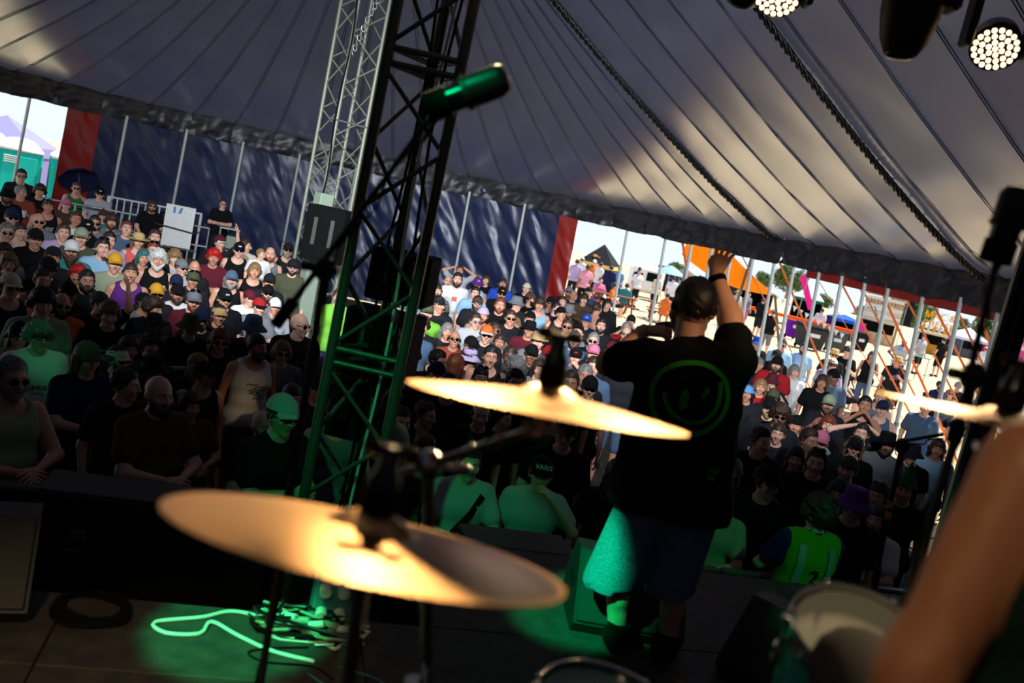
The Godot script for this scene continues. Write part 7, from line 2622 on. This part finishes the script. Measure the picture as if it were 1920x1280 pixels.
func build_outside() -> void:
	textured("leaves", noise_tex(0.05, Color(0.16, 0.27, 0.1), Color(0.36, 0.48, 0.2), 256, 3), 0.4, 0.8)
	plain("bench", Color(0.42, 0.2, 0.13), 0.8)
	var trees := [[56.5, 0.6, 4.2], [49.5, -1.0, 2.6], [80.0, -0.6, 4.4], [87.3, -0.3, 2.6], [98.7, -1.2, 4.2], [108.0, -3.0, 4.0], [83.5, -2.5, 3.2], [103.5, -2.2, 3.6], [30.0, -3.2, 3.0], [64.0, -3.4, 3.2], [72.0, -3.6, 3.0], [92.5, -3.4, 3.2]]
	var words := ["tall round tree right of the orange sail", "small dark tree beside the orange sail", "tree behind the tall banner", "little tree behind the yellow letters", "tree behind the boom microphone stand", "tree at the right edge of the field", "low tree left of the yellow letters", "tree between the white tent and the post", "low far tree beyond the queue", "low tree behind the green-edged gazebo", "low tree behind the wooden stall", "low tree behind the white tent"]
	for k in trees.size():
		var t = trees[k]
		tree(words[k], Vector3(t[0], t[1] - t[2] * 1.35, -200.0 + (k % 3) * 4.0 - (16.0 if k == 7 else 0.0)), t[2], t[2] * 2.1, 40 + k)
	# stalls, seen across the field
	var g := gazebo("food_stall", "black gazebo stall with a pale yellow banner and queue", far(3.35, -43.8), 2.8, 2.6, 4.2, Color(0.12, 0.13, 0.15), Color(0.85, 0.72, 0.4), Color(0.16, 0.14, 0.12), -0.35)
	var s := Shape.new()
	for k in 3:
		s.ball(Vector3(-0.3 + 0.35 * k, 3.15 - 0.12 * k, 0.95 - 0.05 * k), Vector3(0.22, 0.12, 0.1), 8, 6)
	put("painted_flames", s, cloth(PAINT.yellow), g)
	gazebo("market_gazebo", "white gazebo with a green edge and black sides", far(16.4, -53.3), 2.9, 3.0, 4.45, Color(0.82, 0.85, 0.86), Color(0.05, 0.42, 0.25), Color(0.05, 0.055, 0.06), -0.3)
	gazebo("white_tent", "white tent under the orange sail", far(13.3, -54.5), 3.6, 2.7, 3.6, Color(0.85, 0.86, 0.88), Color(0.2, 0.22, 0.3), Color(0.08, 0.08, 0.09), 0.1)
	gazebo("market_gazebo", "low white tent beside the red fridge", far(29.2, -60.0), 3.2, 2.2, 3.3, Color(0.86, 0.88, 0.92), Color(0.8, 0.84, 0.9), Color(0.3, 0.32, 0.36), 0.2)
	gazebo("camo_tent", "grey-green tent beyond the picnic tables", far(10.6, -62.8), 2.8, 1.9, 2.9, Color(0.38, 0.4, 0.36), Color(0.32, 0.33, 0.3), Color(0.25, 0.25, 0.22), 0.4)
	gazebo("market_gazebo", "pink and white stall at the right edge", far(31.6, -57.2), 2.6, 2.6, 3.9, Color(0.82, 0.36, 0.55), Color(0.86, 0.8, 0.84), Color(0.75, 0.3, 0.5), 0.3)
	gazebo("purple_tent", "pale purple tent beyond the toilets at the left edge", Vector3(-17.2, 0, -29.0), 2.6, 1.9, 2.7, Color(0.5, 0.5, 0.72), Color(0.5, 0.48, 0.7), Color(0.45, 0.42, 0.62), 0.2)
	var van := thing("catering_trailer", "white rounded trailer with a dark hatch behind the queue", "trailer", far(6.4, -49.7), 0.1)
	s = Shape.new()
	s.box(Vector3(0, 1.7, 0), Vector3(3.1, 2.5, 2.0), Basis.IDENTITY, 0.35)
	put("body", s, mats.pvc_white, van)
	s = Shape.new()
	s.box(Vector3(0.35, 2.0, 1.0), Vector3(1.1, 0.8, 0.06))
	put("hatch", s, mats.matt_black, van)
	for sx in [-0.9, 0.9]:
		s = Shape.new()
		s.lathe([Vector2(0.0, 0.1), Vector2(0.33, 0.1), Vector2(0.33, -0.1), Vector2(0.0, -0.1)], 16, Vector3(sx, 0.33, 0.9), Basis(Vector3.RIGHT, PI / 2))
		put("wheel", s, mats.matt_black, van)
	var par := thing("sun_parasol", "pale blue parasol beside the white trailer", "parasol", far(7.35, -48.0))
	s = Shape.new()
	s.lathe([Vector2(0.0, 3.5), Vector2(0.7, 3.2), Vector2(1.35, 2.75), Vector2(1.33, 2.72)], 8)
	put("canopy", s, cloth(PAINT.ltblue), par)
	s = Shape.new()
	s.bar(Vector3.ZERO, Vector3(0, 3.5, 0), 0.03, 6)
	put("pole", s, mats.steel, par)
	var cont := thing("storage_container", "dark blue-grey container beyond the picnic tables", "container", far(9.04, -60.0), 0.2)
	s = Shape.new()
	s.box(Vector3(0, 1.35, 0), Vector3(1.7, 2.7, 2.4), Basis.IDENTITY, 0.03)
	put("shell", s, cloth(Color(0.12, 0.13, 0.2)), cont)
	for k in 4:
		s = Shape.new()
		s.box(Vector3(0.05, 0.8 + k * 0.4, 1.22), Vector3(0.7, 0.06, 0.04))
		put("vent_slat", s, cloth(PAINT.grey), cont)
	# wooden stall with its painted name
	var gy := thing("food_stall", "white wooden food stall reading GREEK GYROS", "stall", far(21.0, -54.1), -0.25)
	for k in 6:
		s = Shape.new()
		s.box(Vector3(0, 2.35 + k * 0.42, 1.1), Vector3(3.6, 0.4, 0.06), Basis(Vector3.BACK, 0.02 * (k % 3 - 1)), 0.01)
		put("sign_plank", s, cloth(Color(0.86, 0.83, 0.76) if k % 2 else Color(0.8, 0.74, 0.62)), gy)
	var tx := put("sign_lettering", flat_text("GREEK GYROS", 0.58, 0.04), cloth(Color(0.62, 0.4, 0.16)), gy)
	tx.position = Vector3(0, 4.1, 1.15)
	s = Shape.new()
	s.tube([Vector3(-0.9, 3.6, 1.15), Vector3(-0.6, 3.2, 1.15), Vector3(-0.75, 3.0, 1.15), Vector3(-0.35, 2.8, 1.15)], 0.06, 5)
	put("painted_mark", s, cloth(PAINT.teal), gy)
	for sx in [-1, 1]:
		s = Shape.new()
		s.box(Vector3(sx * 1.7, 1.2, 1.0), Vector3(0.25, 2.4, 0.1))
		put("post", s, mats.wood, gy)
	for k in 4:
		s = Shape.new()
		s.box(Vector3(-1.2 + k * 0.8, 0.55, 1.05), Vector3(0.76, 1.1, 0.06))
		put("counter_plank", s, cloth(Color(0.8, 0.7, 0.52)), gy)
	s = Shape.new()
	s.box(Vector3(0, 1.3, -0.4), Vector3(3.4, 2.6, 0.06))
	put("back_wall", s, mats.matt_black, gy)
	s = Shape.new()
	s.box(Vector3(0, 4.85, 0.4), Vector3(3.7, 0.2, 1.6))
	put("thatch_roof", s, mats.wood, gy)
	var mc := thing("food_stall", "food stall with big yellow letters reading MAC & CHEESE", "stall", far(25.1, -55.7), -0.3)
	for q in [["MAC &", 3.95, 0.95], ["CHEESE", 3.05, 0.85]]:
		var t2 := put("sign_lettering", flat_text(q[0], q[2], 0.12), cloth(Color(0.92, 0.66, 0.06)), mc)
		t2.position = Vector3(0, q[1], 1.2)
	for k in 5:
		s = Shape.new()
		s.bar(Vector3(-1.4 + 0.7 * k, 2.2, 1.12), Vector3(-1.4 + 0.7 * k, 4.5, 1.12), 0.025, 5)
		put("sign_strut", s, mats.steel, mc)
	s = Shape.new()
	s.box(Vector3(0, 2.1, 0.4), Vector3(3.2, 0.25, 1.8))
	put("canopy", s, cloth(PAINT.cream), mc)
	for k in 6:
		s = Shape.new()
		s.lathe([Vector2(0, 2.75), Vector2(0.18, 2.75), Vector2(0.18, 2.25), Vector2(0, 2.25)], 10, Vector3(-1.3 + k * 0.52, 0, 1.2))
		put("tin", s, cloth(PAINT.yellow if k % 2 == 0 else PAINT.cream), mc)
	s = Shape.new()
	s.box(Vector3(0, 0.5, 1.1), Vector3(3.2, 1.0, 0.5))
	put("counter", s, cloth(Color(0.75, 0.55, 0.12)), mc)
	s = Shape.new()
	s.box(Vector3(0, 1.3, -0.3), Vector3(3.2, 2.4, 0.08))
	put("back_wall", s, mats.matt_black, mc)
	for sx in [-1, 1]:
		s = Shape.new()
		s.bar(Vector3(sx * 1.55, 0, 1.1), Vector3(sx * 1.55, 2.1, 1.1), 0.05, 6)
		put("post", s, mats.white, mc)
	var fr := thing("drinks_fridge", "red drinks fridge by the low white tent", "fridge", far(29.5, -57.6), -0.2)
	s = Shape.new()
	s.box(Vector3(0, 0.95, 0), Vector3(0.9, 1.9, 0.7), Basis.IDENTITY, 0.03)
	put("case", s, cloth(Color(0.72, 0.05, 0.06)), fr)
	s = Shape.new()
	s.box(Vector3(-0.05, 1.0, 0.36), Vector3(0.7, 1.4, 0.02))
	put("door", s, mats.lens_clear if mats.has("lens_clear") else mats.steel, fr)
	# orange sail canopy on poles
	var sail := thing("sail_canopy", "bright orange sail canopy on slanting poles", "canopy", Vector3(6.5, 0, -30.0))
	var pts := PackedVector3Array()
	for j in 9:
		for k in 9:
			var a := j / 8.0
			var b := k / 8.0
			var p := Vector3(-1.5, 4.3, 0.3).lerp(Vector3(1.62, 2.32, 0.0), a).lerp(Vector3(-1.6, 2.95, -0.5).lerp(Vector3(1.6, 2.3, -0.05), a), b)
			p.y -= 0.3 * sin(a * PI) * (0.4 + 0.6 * b)
			pts.append(p)
	s = Shape.new()
	s.grid(pts, 9, 9)
	put("cloth", s, cloth(Color(1.0, 0.55, 0.03)), sail)
	for q in [[Vector3(-1.5, 0, 0.5), Vector3(-1.5, 4.4, 0.3)], [Vector3(0.3, 0, 0.2), Vector3(0.55, 3.4, 0.1)], [Vector3(2.4, 0, 0.1), Vector3(1.62, 2.32, 0.0)]]:
		s = Shape.new()
		s.bar(q[0], q[1], 0.045, 6)
		put("pole", s, mats.truss, sail)
	s = Shape.new()
	for k in 12:
		var p := Vector3(1.62, 2.32, 0.0).lerp(Vector3(4.2, 1.55, -0.5), k / 11.0)
		s.tri(p, p + Vector3(0.16, -0.02, 0), p + Vector3(0.08, -0.2, 0))
		s.tri(p, p + Vector3(0.08, -0.2, 0.004), p + Vector3(0.16, -0.02, 0.004))
	put("bunting", s, mats.white, sail)
	# bins and bits by the fence
	bin("large grey bin with a black lid beyond the open side", Vector3(12.65, 0, -39.5), 1.15, 1.12, Color(0.2, 0.21, 0.2), Color(0.1, 0.1, 0.1), 0.1)
	bin("grey bin with white notice in front of the orange barrier", Vector3(14.07, 0, -40.4), 0.85, 1.05, Color(0.3, 0.31, 0.31), Color(0.22, 0.22, 0.22), -0.1)
	bin("purple bin beside the large grey one", Vector3(12.9, 0, -43.2), 0.55, 1.05, Color(0.35, 0.08, 0.6), Color(0.72, 0.66, 0.8), 0.2)
	bin("far dark bin left of the wooden stall", Vector3(17.0, -0.1, -45.5), 0.7, 1.05, Color(0.1, 0.1, 0.11), Color(0.1, 0.1, 0.11), 0.0)
	var ob := thing("road_barrier", "long orange plastic barrier behind the bins", "barrier", Vector3(12.4, 0, -42.6), -0.35)
	for k in 3:
		s = Shape.new()
		s.box(Vector3(-2.2 + k * 2.1, 1.05, 0), Vector3(2.0, 0.16, 0.14), Basis.IDENTITY, 0.03)
		put("bar", s, cloth(Color(0.95, 0.35, 0.1)), ob)
		s = Shape.new()
		s.box(Vector3(-2.2 + k * 2.1, 0.5, 0), Vector3(0.14, 1.0, 0.3), Basis.IDENTITY, 0.02)
		put("leg", s, cloth(PAINT.cream), ob)
	for q in [[18.2, -51.8, "blue market stall with posters behind the bins", Color(0.12, 0.35, 0.72)]]:
		var bl := gazebo("market_gazebo", q[2], far(q[0], q[1]), 3.0, 1.9, 2.3, q[3], q[3], Color(0.1, 0.12, 0.2), -0.3)
		for k in 2:
			s = Shape.new()
			s.box(Vector3(-1.5 + 3.0 * k, 1.2, 1.6), Vector3(0.9, 1.5, 0.04))
			put("poster", s, cloth(Color(0.16, 0.12, 0.34) if k == 0 else Color(0.8, 0.2, 0.5)), bl)
	for q in [[18.6, -45.0, "tall dark feather banner with yellow lettering", Color(0.08, 0.08, 0.1)], [15.6, -52.0, "slanting pink feather banner", Color(0.9, 0.15, 0.55)]]:
		var fl := thing("feather_banner", q[2], "banner", Vector3(q[0], ground_y(q[0], q[1]), q[1]))
		s = Shape.new()
		s.bar(Vector3.ZERO, Vector3(0.05, 4.0, 0), 0.02, 6)
		put("pole", s, mats.steel, fl)
		s = Shape.new()
		s.box(Vector3(0.2, 2.9, 0), Vector3(0.35, 2.0, 0.012), Basis(Vector3.BACK, 0.05 if q[0] > 16.0 else 0.5), 0.003)
		put("flag", s, cloth(q[3]), fl)
	var balloons := [[18.9, 3.05, -52.0, "left"], [21.6, 3.0, -52.0, "right"]]
	for b in balloons:
		var bo := thing("balloon", "lilac balloon on a string at the %s end of the wooden stall" % b[3], "balloon", Vector3(b[0] * 1.05, b[1], b[2] * 1.05), 0.0, "balloons")
		s = Shape.new()
		s.ball(Vector3.ZERO, Vector3(0.3, 0.38, 0.3), 12, 8)
		put("envelope", s, cloth(PAINT.lilac), bo)
		s = Shape.new()
		s.bar(Vector3(0, -0.36, 0), Vector3(0, ground_y(b[0], b[2]) - b[1] - 0.2, 0), 0.01, 4)
		put("string", s, mats.white, bo)
	picnic_table("red-brown picnic table with people in orange", Vector3(3.6, 0, -36.2), 0.15)
	picnic_table("red-brown picnic table beyond the performer's head", Vector3(6.0, 0, -37.2), -0.1)
	# open-air shade table and camp chairs
	var sh := thing("shade_table", "low folding shade with a green-grey top", "shade", Vector3(15.6, 0, -36.0), 0.1)
	s = Shape.new()
	s.box(Vector3(0, 1.0, 0), Vector3(1.2, 0.04, 0.8), Basis(Vector3.BACK, -0.06))
	put("top", s, cloth(Color(0.4, 0.55, 0.52)), sh)
	for q in [Vector2(-0.55, -0.35), Vector2(0.55, -0.35), Vector2(0.55, 0.35), Vector2(-0.55, 0.35)]:
		s = Shape.new()
		s.bar(Vector3(q.x, 0, q.y), Vector3(q.x, 1.0, q.y), 0.015, 6)
		put("leg", s, mats.truss, sh)
	# toilets and railings at the left opening
	toilet("turquoise portable toilet with a white roof at the left edge", Vector3(-13.7, 0, -23.9), 0.55)
	toilet("turquoise portable toilet next to the red wall panel", Vector3(-12.5, 0, -24.3), 0.55)
	toilet("third turquoise toilet behind the other two", Vector3(-15.0, 0, -24.6), 0.55)
	# people outside
	var q1 := [
		["person in lilac top at the left end of the food queue", 1.92, -37.5, {"tc": PAINT.lilac}],
		["person in white shirt and sun hat in the food queue", 2.3, -40.8, {"tc": PAINT.white, "hat": "cap", "hatc": PAINT.white}],
		["person in pink t-shirt and black shorts walking away to the stall", 2.23, -34.9, {"tc": Color(0.8, 0.55, 0.6), "lc": PAINT.black, "skin": 3}],
		["person in orange top with a white cap in the food queue", 2.86, -40.9, {"tc": PAINT.orange, "hat": "cap", "hatc": PAINT.white}],
		["person in loose white shirt in the food queue", 3.07, -39.5, {"tc": PAINT.white}],
		["person in navy jacket with arms folded beside the queue", 3.45, -38.6, {"tc": PAINT.navy, "top": "hood", "pose": "fold"}],
		["person in bright blue shirt at the right end of the queue", 3.9, -39.3, {"tc": PAINT.sky}],
		["person in dark top standing by the white trailer", 5.39, -45.0, {"tc": PAINT.dark}],
		["person in white with a dark bag by the picnic tables", 5.0, -41.5, {"tc": PAINT.white}],
		["person in cream t-shirt beyond the second picnic table", 5.8, -40.6, {"tc": PAINT.cream}],
		["person in white shirt beside the grey-green tent", 6.6, -41.5, {"tc": PAINT.white}],
		["person in pale blue shirt walking past the grey-green tent", 7.1, -42.5, {"tc": PAINT.ltblue, "leg": "long", "lc": PAINT.denim}],
		["person in a straw hat by the white tent", 9.74, -42.2, {"tc": PAINT.cream, "hat": "wide", "hatc": PAINT.straw}],
		["person in grey with patterned shorts by the white tent", 10.4, -42.8, {"tc": PAINT.grey, "lc": PAINT.pink}],
		["person in black walking towards the white tent", 10.3, -39.6, {"tc": PAINT.black}],
		["person in green cap and black t-shirt walking by the orange barrier", 8.75, -32.0, {"tc": PAINT.black, "hat": "cap", "hatc": PAINT.sage, "lc": PAINT.grey}],
		["person in white by the counter of the wooden stall", 14.0, -43.0, {"tc": PAINT.white, "lc": PAINT.cream}],
		["person in black t-shirt by the low white tent", 18.4, -39.7, {"tc": PAINT.black, "lc": PAINT.black}],
		["person in pale shirt left of the black t-shirt by the low tent", 17.2, -39.0, {"tc": PAINT.lgrey}],
		["person with white hat near the pink stall", 21.2, -41.5, {"tc": PAINT.white, "hat": "cap", "hatc": PAINT.white}],
		["person in pink and white at the right edge of the field", 20.7, -38.0, {"tc": PAINT.pink}],
		["person in sky blue at the right edge of the field", 15.6, -28.0, {"tc": PAINT.ltblue, "lc": PAINT.denim}],
	]
	for k in q1.size():
		var r = q1[k]
		out_person(r[0], Vector3(r[1], ground_y(r[1], r[2]), r[2]), [PI, 2.6, 3.4, 0.4, 2.2][k % 5], r[3])
	var q2 := [
		["person in orange t-shirt sitting at the first picnic table", 3.45, -35.4, {"tc": PAINT.orange, "hair": "fluffy", "hc": "brown", "skin": 1}, 1.2],
		["person in teal sitting behind the orange t-shirt", 4.1, -37.1, {"tc": PAINT.teal}, 2.9],
		["person in pink sitting at the first picnic table", 3.0, -37.0, {"tc": PAINT.pink}, 0.3],
		["shirtless person with orange cloth at the second picnic table", 5.7, -36.4, {"tc": PAINT.orange, "top": "tank", "skin": 1}, 2.9],
		["person in rust top sitting right of the second table", 6.5, -36.3, {"tc": PAINT.rust, "skin": 2}, 0.4],
		["person in black with a yellow print sitting at the second table", 6.6, -38.1, {"tc": PAINT.black}, 0.2],
		["person in bright red t-shirt sitting beyond the poles", 9.9, -23.6, {"tc": PAINT.red, "hair": "bun", "fem": 1.0}, -0.6],
		["person with beard in dark blue t-shirt sitting outside", 11.3, -23.9, {"tc": PAINT.navy, "beard": "full", "skin": 1}, 0.3],
		["person in flat cap sitting outside right of the dark blue shirt", 12.2, -24.8, {"tc": PAINT.dark, "hat": "flat", "hatc": PAINT.grey}, -0.3],
		["person in sunglasses and black vest sitting outside", 12.55, -24.0, {"tc": PAINT.black, "top": "tank", "gl": "dark", "skin": 1}, -0.4],
		["person in sunglasses with fair hair sitting low outside", 10.9, -22.4, {"tc": PAINT.grey, "hair": "long", "hc": "fair", "fem": 1.0, "gl": "dark"}, -0.3],
		["person with sunglasses and dark cap sitting by the long-haired drinker", 9.0, -24.4, {"tc": PAINT.dark, "gl": "dark", "hat": "cap", "hatc": PAINT.dark}, 0.5],
		["person in pale blue sitting on the ground outside", 8.4, -22.8, {"tc": PAINT.ltblue}, 1.0],
		["person with long dark hair sitting at the right edge outside", 13.6, -22.6, {"tc": PAINT.dark, "hair": "long", "fem": 1.0}, -0.5],
		["person in blue cap sitting at the right edge outside", 14.4, -23.6, {"tc": PAINT.blue, "hat": "cap", "hatc": PAINT.blue}, -0.5],
	]
	for r in q2:
		r[3]["seat"] = true
		r[3]["pose"] = "knee"
		out_person(r[0], Vector3(r[1], 0, r[2]), r[4], r[3])
		if r[2] > -30.0:
			var ch := thing("camp_chair", "camp chair under the " + r[0].replace("person ", "one ").replace("sitting ", ""), "chair", Vector3(r[1], 0, r[2]), r[4], "camp chairs outside")
			s = Shape.new()
			s.box(Vector3(0, 0.33, 0.08), Vector3(0.5, 0.03, 0.46))
			put("seat", s, cloth(PAINT.navy), ch)
			s = Shape.new()
			s.box(Vector3(0, 0.62, -0.2), Vector3(0.5, 0.5, 0.03), Basis(Vector3.RIGHT, -0.15))
			put("backrest", s, cloth(PAINT.navy), ch)
			for sx in [-1, 1]:
				for sz in [-1, 1]:
					s = Shape.new()
					s.bar(Vector3(sx * 0.24, 0.34, -sz * 0.2), Vector3(sx * 0.26, 0.0, sz * 0.24), 0.012, 5)
					put("leg", s, mats.steel, ch)

# ---------------------------------------------------------------- raised platform at the back left
func build_viewing_platform() -> void:
	var yaw := 0.42
	var at := Vector3(-9.0, 0, -19.9)
	var o := thing("viewing_platform", "low raised viewing platform with a handrail by the blue wall", "platform", at, yaw)
	var s := Shape.new()
	for k in 6:
		s = Shape.new()
		s.box(Vector3(-1.5 + k * 0.6, 0.5, 0), Vector3(0.59, 0.06, 1.2))
		put("deck_board", s, mats.wood, o)
	for x in [-1.7, 0.0, 1.7]:
		for z in [-0.5, 0.5]:
			s = Shape.new()
			s.bar(Vector3(x, 0, z), Vector3(x, 0.5, z), 0.03, 8)
			put("leg", s, mats.steel, o)
	for q in [[0.62, 1.42], [0.62, 1.0]]:
		s = Shape.new()
		s.bar(Vector3(-1.8, q[1], q[0]), Vector3(1.8, q[1], q[0]), 0.022, 8)
		put("handrail", s, mats.steel, o)
	for k in 5:
		s = Shape.new()
		s.bar(Vector3(-1.8 + k * 0.9, 0.5, 0.62), Vector3(-1.8 + k * 0.9, 1.42, 0.62), 0.02, 8)
		put("rail_post", s, mats.steel, o)
	# white railing with upright bars behind
	var r := thing("white_railing", "white railing with upright bars before the blue wall", "railing", Vector3(-8.75, 0, -20.75), yaw)
	for y in [1.6, 0.7]:
		s = Shape.new()
		s.bar(Vector3(-0.9, y, 0), Vector3(1.1, y, 0), 0.022, 8)
		put("rail", s, mats.white, r)
	for k in 14:
		s = Shape.new()
		s.bar(Vector3(-0.86 + k * 0.15, 0.7, 0), Vector3(-0.86 + k * 0.15, 1.6, 0), 0.018, 6)
		put("bar", s, mats.white, r)
	for x in [-0.9, 1.1]:
		s = Shape.new()
		s.bar(Vector3(x, 0, 0), Vector3(x, 1.62, 0), 0.03, 8)
		put("post", s, mats.white, r)
	var ch := thing("plastic_chair", "white plastic chair beside the white railing", "chair", Vector3(-8.15, 0.53, -19.6), 0.5)
	s = Shape.new()
	s.box(Vector3(0, 0.42, 0), Vector3(0.44, 0.03, 0.42), Basis.IDENTITY, 0.01)
	put("seat", s, mats.white, ch)
	for k in 5:
		s = Shape.new()
		s.box(Vector3(-0.17 + 0.085 * k, 0.66, -0.2), Vector3(0.05, 0.44, 0.02))
		put("back_slat", s, mats.white, ch)
	s = Shape.new()
	var arch := []
	for k in 11:
		var a := PI * k / 10.0
		arch.append(Vector3(cos(a) * 0.22, 0.75 + sin(a) * 0.18, -0.2))
	s.tube(arch, 0.02, 6)
	put("backrest", s, mats.white, ch)
	for q in [Vector2(-0.2, -0.19), Vector2(0.2, -0.19), Vector2(0.2, 0.19), Vector2(-0.2, 0.19)]:
		s = Shape.new()
		s.bar(Vector3(q.x, 0, q.y), Vector3(q.x * 0.95, 0.42, q.y), 0.02, 6)
		put("leg", s, mats.white, ch)
	var pn := thing("ribbed_board", "white ribbed board with two blue marks beside the platform", "board", Vector3(-7.26, 0, -18.7), 0.35)
	for k in 16:
		s = Shape.new()
		s.box(Vector3(-0.27 + k * 0.036, 1.45, 0.0 if k % 2 else 0.012), Vector3(0.034, 0.86, 0.02), Basis.IDENTITY, 0.003)
		put("rib", s, mats.pvc_white, pn)
	s = Shape.new()
	s.bar(Vector3(-0.45, 1.43, 0.03), Vector3(0.33, 1.36, 0.03), 0.018, 8)
	put("cross_rail", s, mats.black, pn)
	for k in 2:
		s = Shape.new()
		s.box(Vector3(-0.12 + 0.12 * k, 1.78, 0.028), Vector3(0.05, 0.13, 0.006), Basis(Vector3.BACK, -0.25 * k))
		put("blue_mark", s, cloth(PAINT.sky), pn)
	for x in [-0.25, 0.25]:
		s = Shape.new()
		s.bar(Vector3(x, 0, -0.02), Vector3(x, 1.1, -0.02), 0.02, 6)
		put("leg", s, mats.steel, pn)
	var rk := thing("shelf_rack", "metal shelf rack with a monitor and boxes under the standing watcher", "rack", Vector3(-6.72, 0, -20.3), 0.3)
	for sx in [-1, 1]:
		for z in [-0.2, 0.2]:
			s = Shape.new()
			s.bar(Vector3(sx * 0.2, 0, z), Vector3(sx * 0.2, 1.5, z), 0.018, 6)
			put("upright", s, mats.steel, rk)
	for y in [0.5, 1.0, 1.5]:
		s = Shape.new()
		s.box(Vector3(0, y, 0), Vector3(0.44, 0.025, 0.44))
		put("shelf", s, mats.steel, rk)
	s = Shape.new()
	s.box(Vector3(0.06, 1.2, 0.05), Vector3(0.2, 0.28, 0.2))
	put("box", s, mats.pale_green, rk)
	s = Shape.new()
	s.box(Vector3(-0.02, 0.66, 0.05), Vector3(0.3, 0.26, 0.2))
	put("box", s, mats.sky_blue, rk)
	# those who watch from up there
	make_person({"label": "person in black t-shirt with folded arms standing on a riser at the wall", "at": Vector3(-7.2, 0.42, -20.95), "yaw": 0.45, "tall": 1.64, "pose": "fold", "hair": "short", "hc": "brown", "gl": "clear", "tc": PAINT.black, "skin": 0, "leg": "long"})
	var rs := thing("wooden_riser", "wooden riser under the watcher with folded arms", "riser", Vector3(-7.2, 0.0, -20.95), 0.45)
	s = Shape.new()
	s.box(Vector3(0, 0.21, 0), Vector3(0.7, 0.42, 0.6), Basis.IDENTITY, 0.01)
	put("box", s, mats.black, rs)
	var seats := [
		["person with purple hair and green scarf sitting under the umbrella", Vector3(-10.0, 0.53, -19.75), {"hair": "short", "hc": "purple", "gl": "dark", "top": "tank", "tc": PAINT.green, "pose": "drink", "skin": 1}],
		["person in black cap and grey t-shirt with a lanyard sitting on the platform", Vector3(-9.4, 0.53, -19.6), {"hat": "cap", "hatc": PAINT.black, "hatlogo": PAINT.white, "gl": "dark", "tc": PAINT.lgrey, "pose": "knee"}],
		["person with pink cap sitting below the platform rail", Vector3(-9.55, 0.25, -18.55), {"hat": "cap", "hatc": PAINT.pink, "tc": PAINT.brown, "pose": "knee"}],
		["person with brown cap and red hair sitting below the rail", Vector3(-8.75, 0.2, -18.5), {"hat": "cap", "hatc": PAINT.brown, "hair": "long", "hc": "ginger", "tc": PAINT.teal, "pose": "knee"}],
		["person with long brown hair and black t-shirt sitting by the white panel", Vector3(-8.2, 0.53, -19.5), {"hair": "long", "hc": "brown", "gl": "dark", "beard": "full", "tc": PAINT.black, "pose": "knee", "print": "white"}],
	]
	for q in seats:
		var p: Dictionary = q[2]
		p.merge({"label": q[0], "at": q[1] - Vector3(0, 0.5, 0), "yaw": 0.5, "tall": 1.78, "seat": true, "lc": PAINT.denim})
		p.at.y = q[1].y - 0.51
		make_person(p)
	for q in [[Vector3(-10.0, 0.53, -19.75), "under the one with purple hair"], [Vector3(-9.4, 0.53, -19.6), "under the one in black cap and grey t-shirt"], [Vector3(-9.55, 0.012, -18.55), "under the one with the pink cap"], [Vector3(-8.75, 0.012, -18.5), "under the one with the brown cap"]]:
		var st := thing("stool", "plain wooden stool " + q[1], "stool", q[0], 0.5, "stools on the platform")
		var hh: float = 0.36 if q[0].y > 0.1 else 0.58
		s = Shape.new()
		s.box(Vector3(0, hh - 0.02, 0), Vector3(0.34, 0.04, 0.34))
		put("seat", s, mats.wood, st)
		for e in [Vector2(-0.14, -0.14), Vector2(0.14, -0.14), Vector2(0.14, 0.14), Vector2(-0.14, 0.14)]:
			s = Shape.new()
			s.bar(Vector3(e.x, 0, e.y), Vector3(e.x, hh - 0.04, e.y), 0.018, 6)
			put("leg", s, mats.wood, st)
	var um := thing("umbrella", "open dark blue umbrella behind the one with purple hair", "umbrella", Vector3(-10.15, 1.85, -20.1))
	var tilt := Basis(Vector3.BACK, 0.5) * Basis(Vector3.RIGHT, -0.5)
	s = Shape.new()
	s.lathe([Vector2(0.0, 0.2), Vector2(0.2, 0.165), Vector2(0.36, 0.08), Vector2(0.44, -0.02), Vector2(0.43, -0.022), Vector2(0.34, 0.07), Vector2(0.0, 0.185)], 8, Vector3.ZERO, tilt)
	put("canopy", s, cloth(Color(0.09, 0.11, 0.24)), um)
	s = Shape.new()
	s.bar(tilt * Vector3(0, -0.5, 0), tilt * Vector3(0, 0.24, 0), 0.01, 6)
	put("shaft", s, mats.steel, um)

func build_props() -> void:
	# cups held in the crowd
	for q in [["person with bushy white", "pale plastic cup held by the white-bearded one"], ["person with grey hair and rust", "white cup held by the one in the rust shirt"], ["person with straw sun hat", "clear cup held by the one in the straw sun hat"], ["person with black cap looking up holding", "turquoise can held by the one looking up"], ["person with long hair and black vest dress", "tall drink held by the one in the black vest dress"]]:
		for o in get_children():
			if o.has_meta("label") and str(o.get_meta("label")).begins_with(q[0]):
				var j := arm_joints(1, "cup")
				var w: Vector3 = j[2] + (j[2] - j[1]).normalized() * 0.1 + Vector3(-0.02, -0.01, 0.02)
				var s := Shape.new()
				s.lathe([Vector2(0.036, 0.06), Vector2(0.039, 0.062), Vector2(0.03, -0.06), Vector2(0.0, -0.06)], 14)
				var c := solo("cup", s, cloth(PAINT.teal if q[1].begins_with("turq") else Color(0.8, 0.84, 0.88)), q[1], "cup")
				c.position = o.transform * w
				break
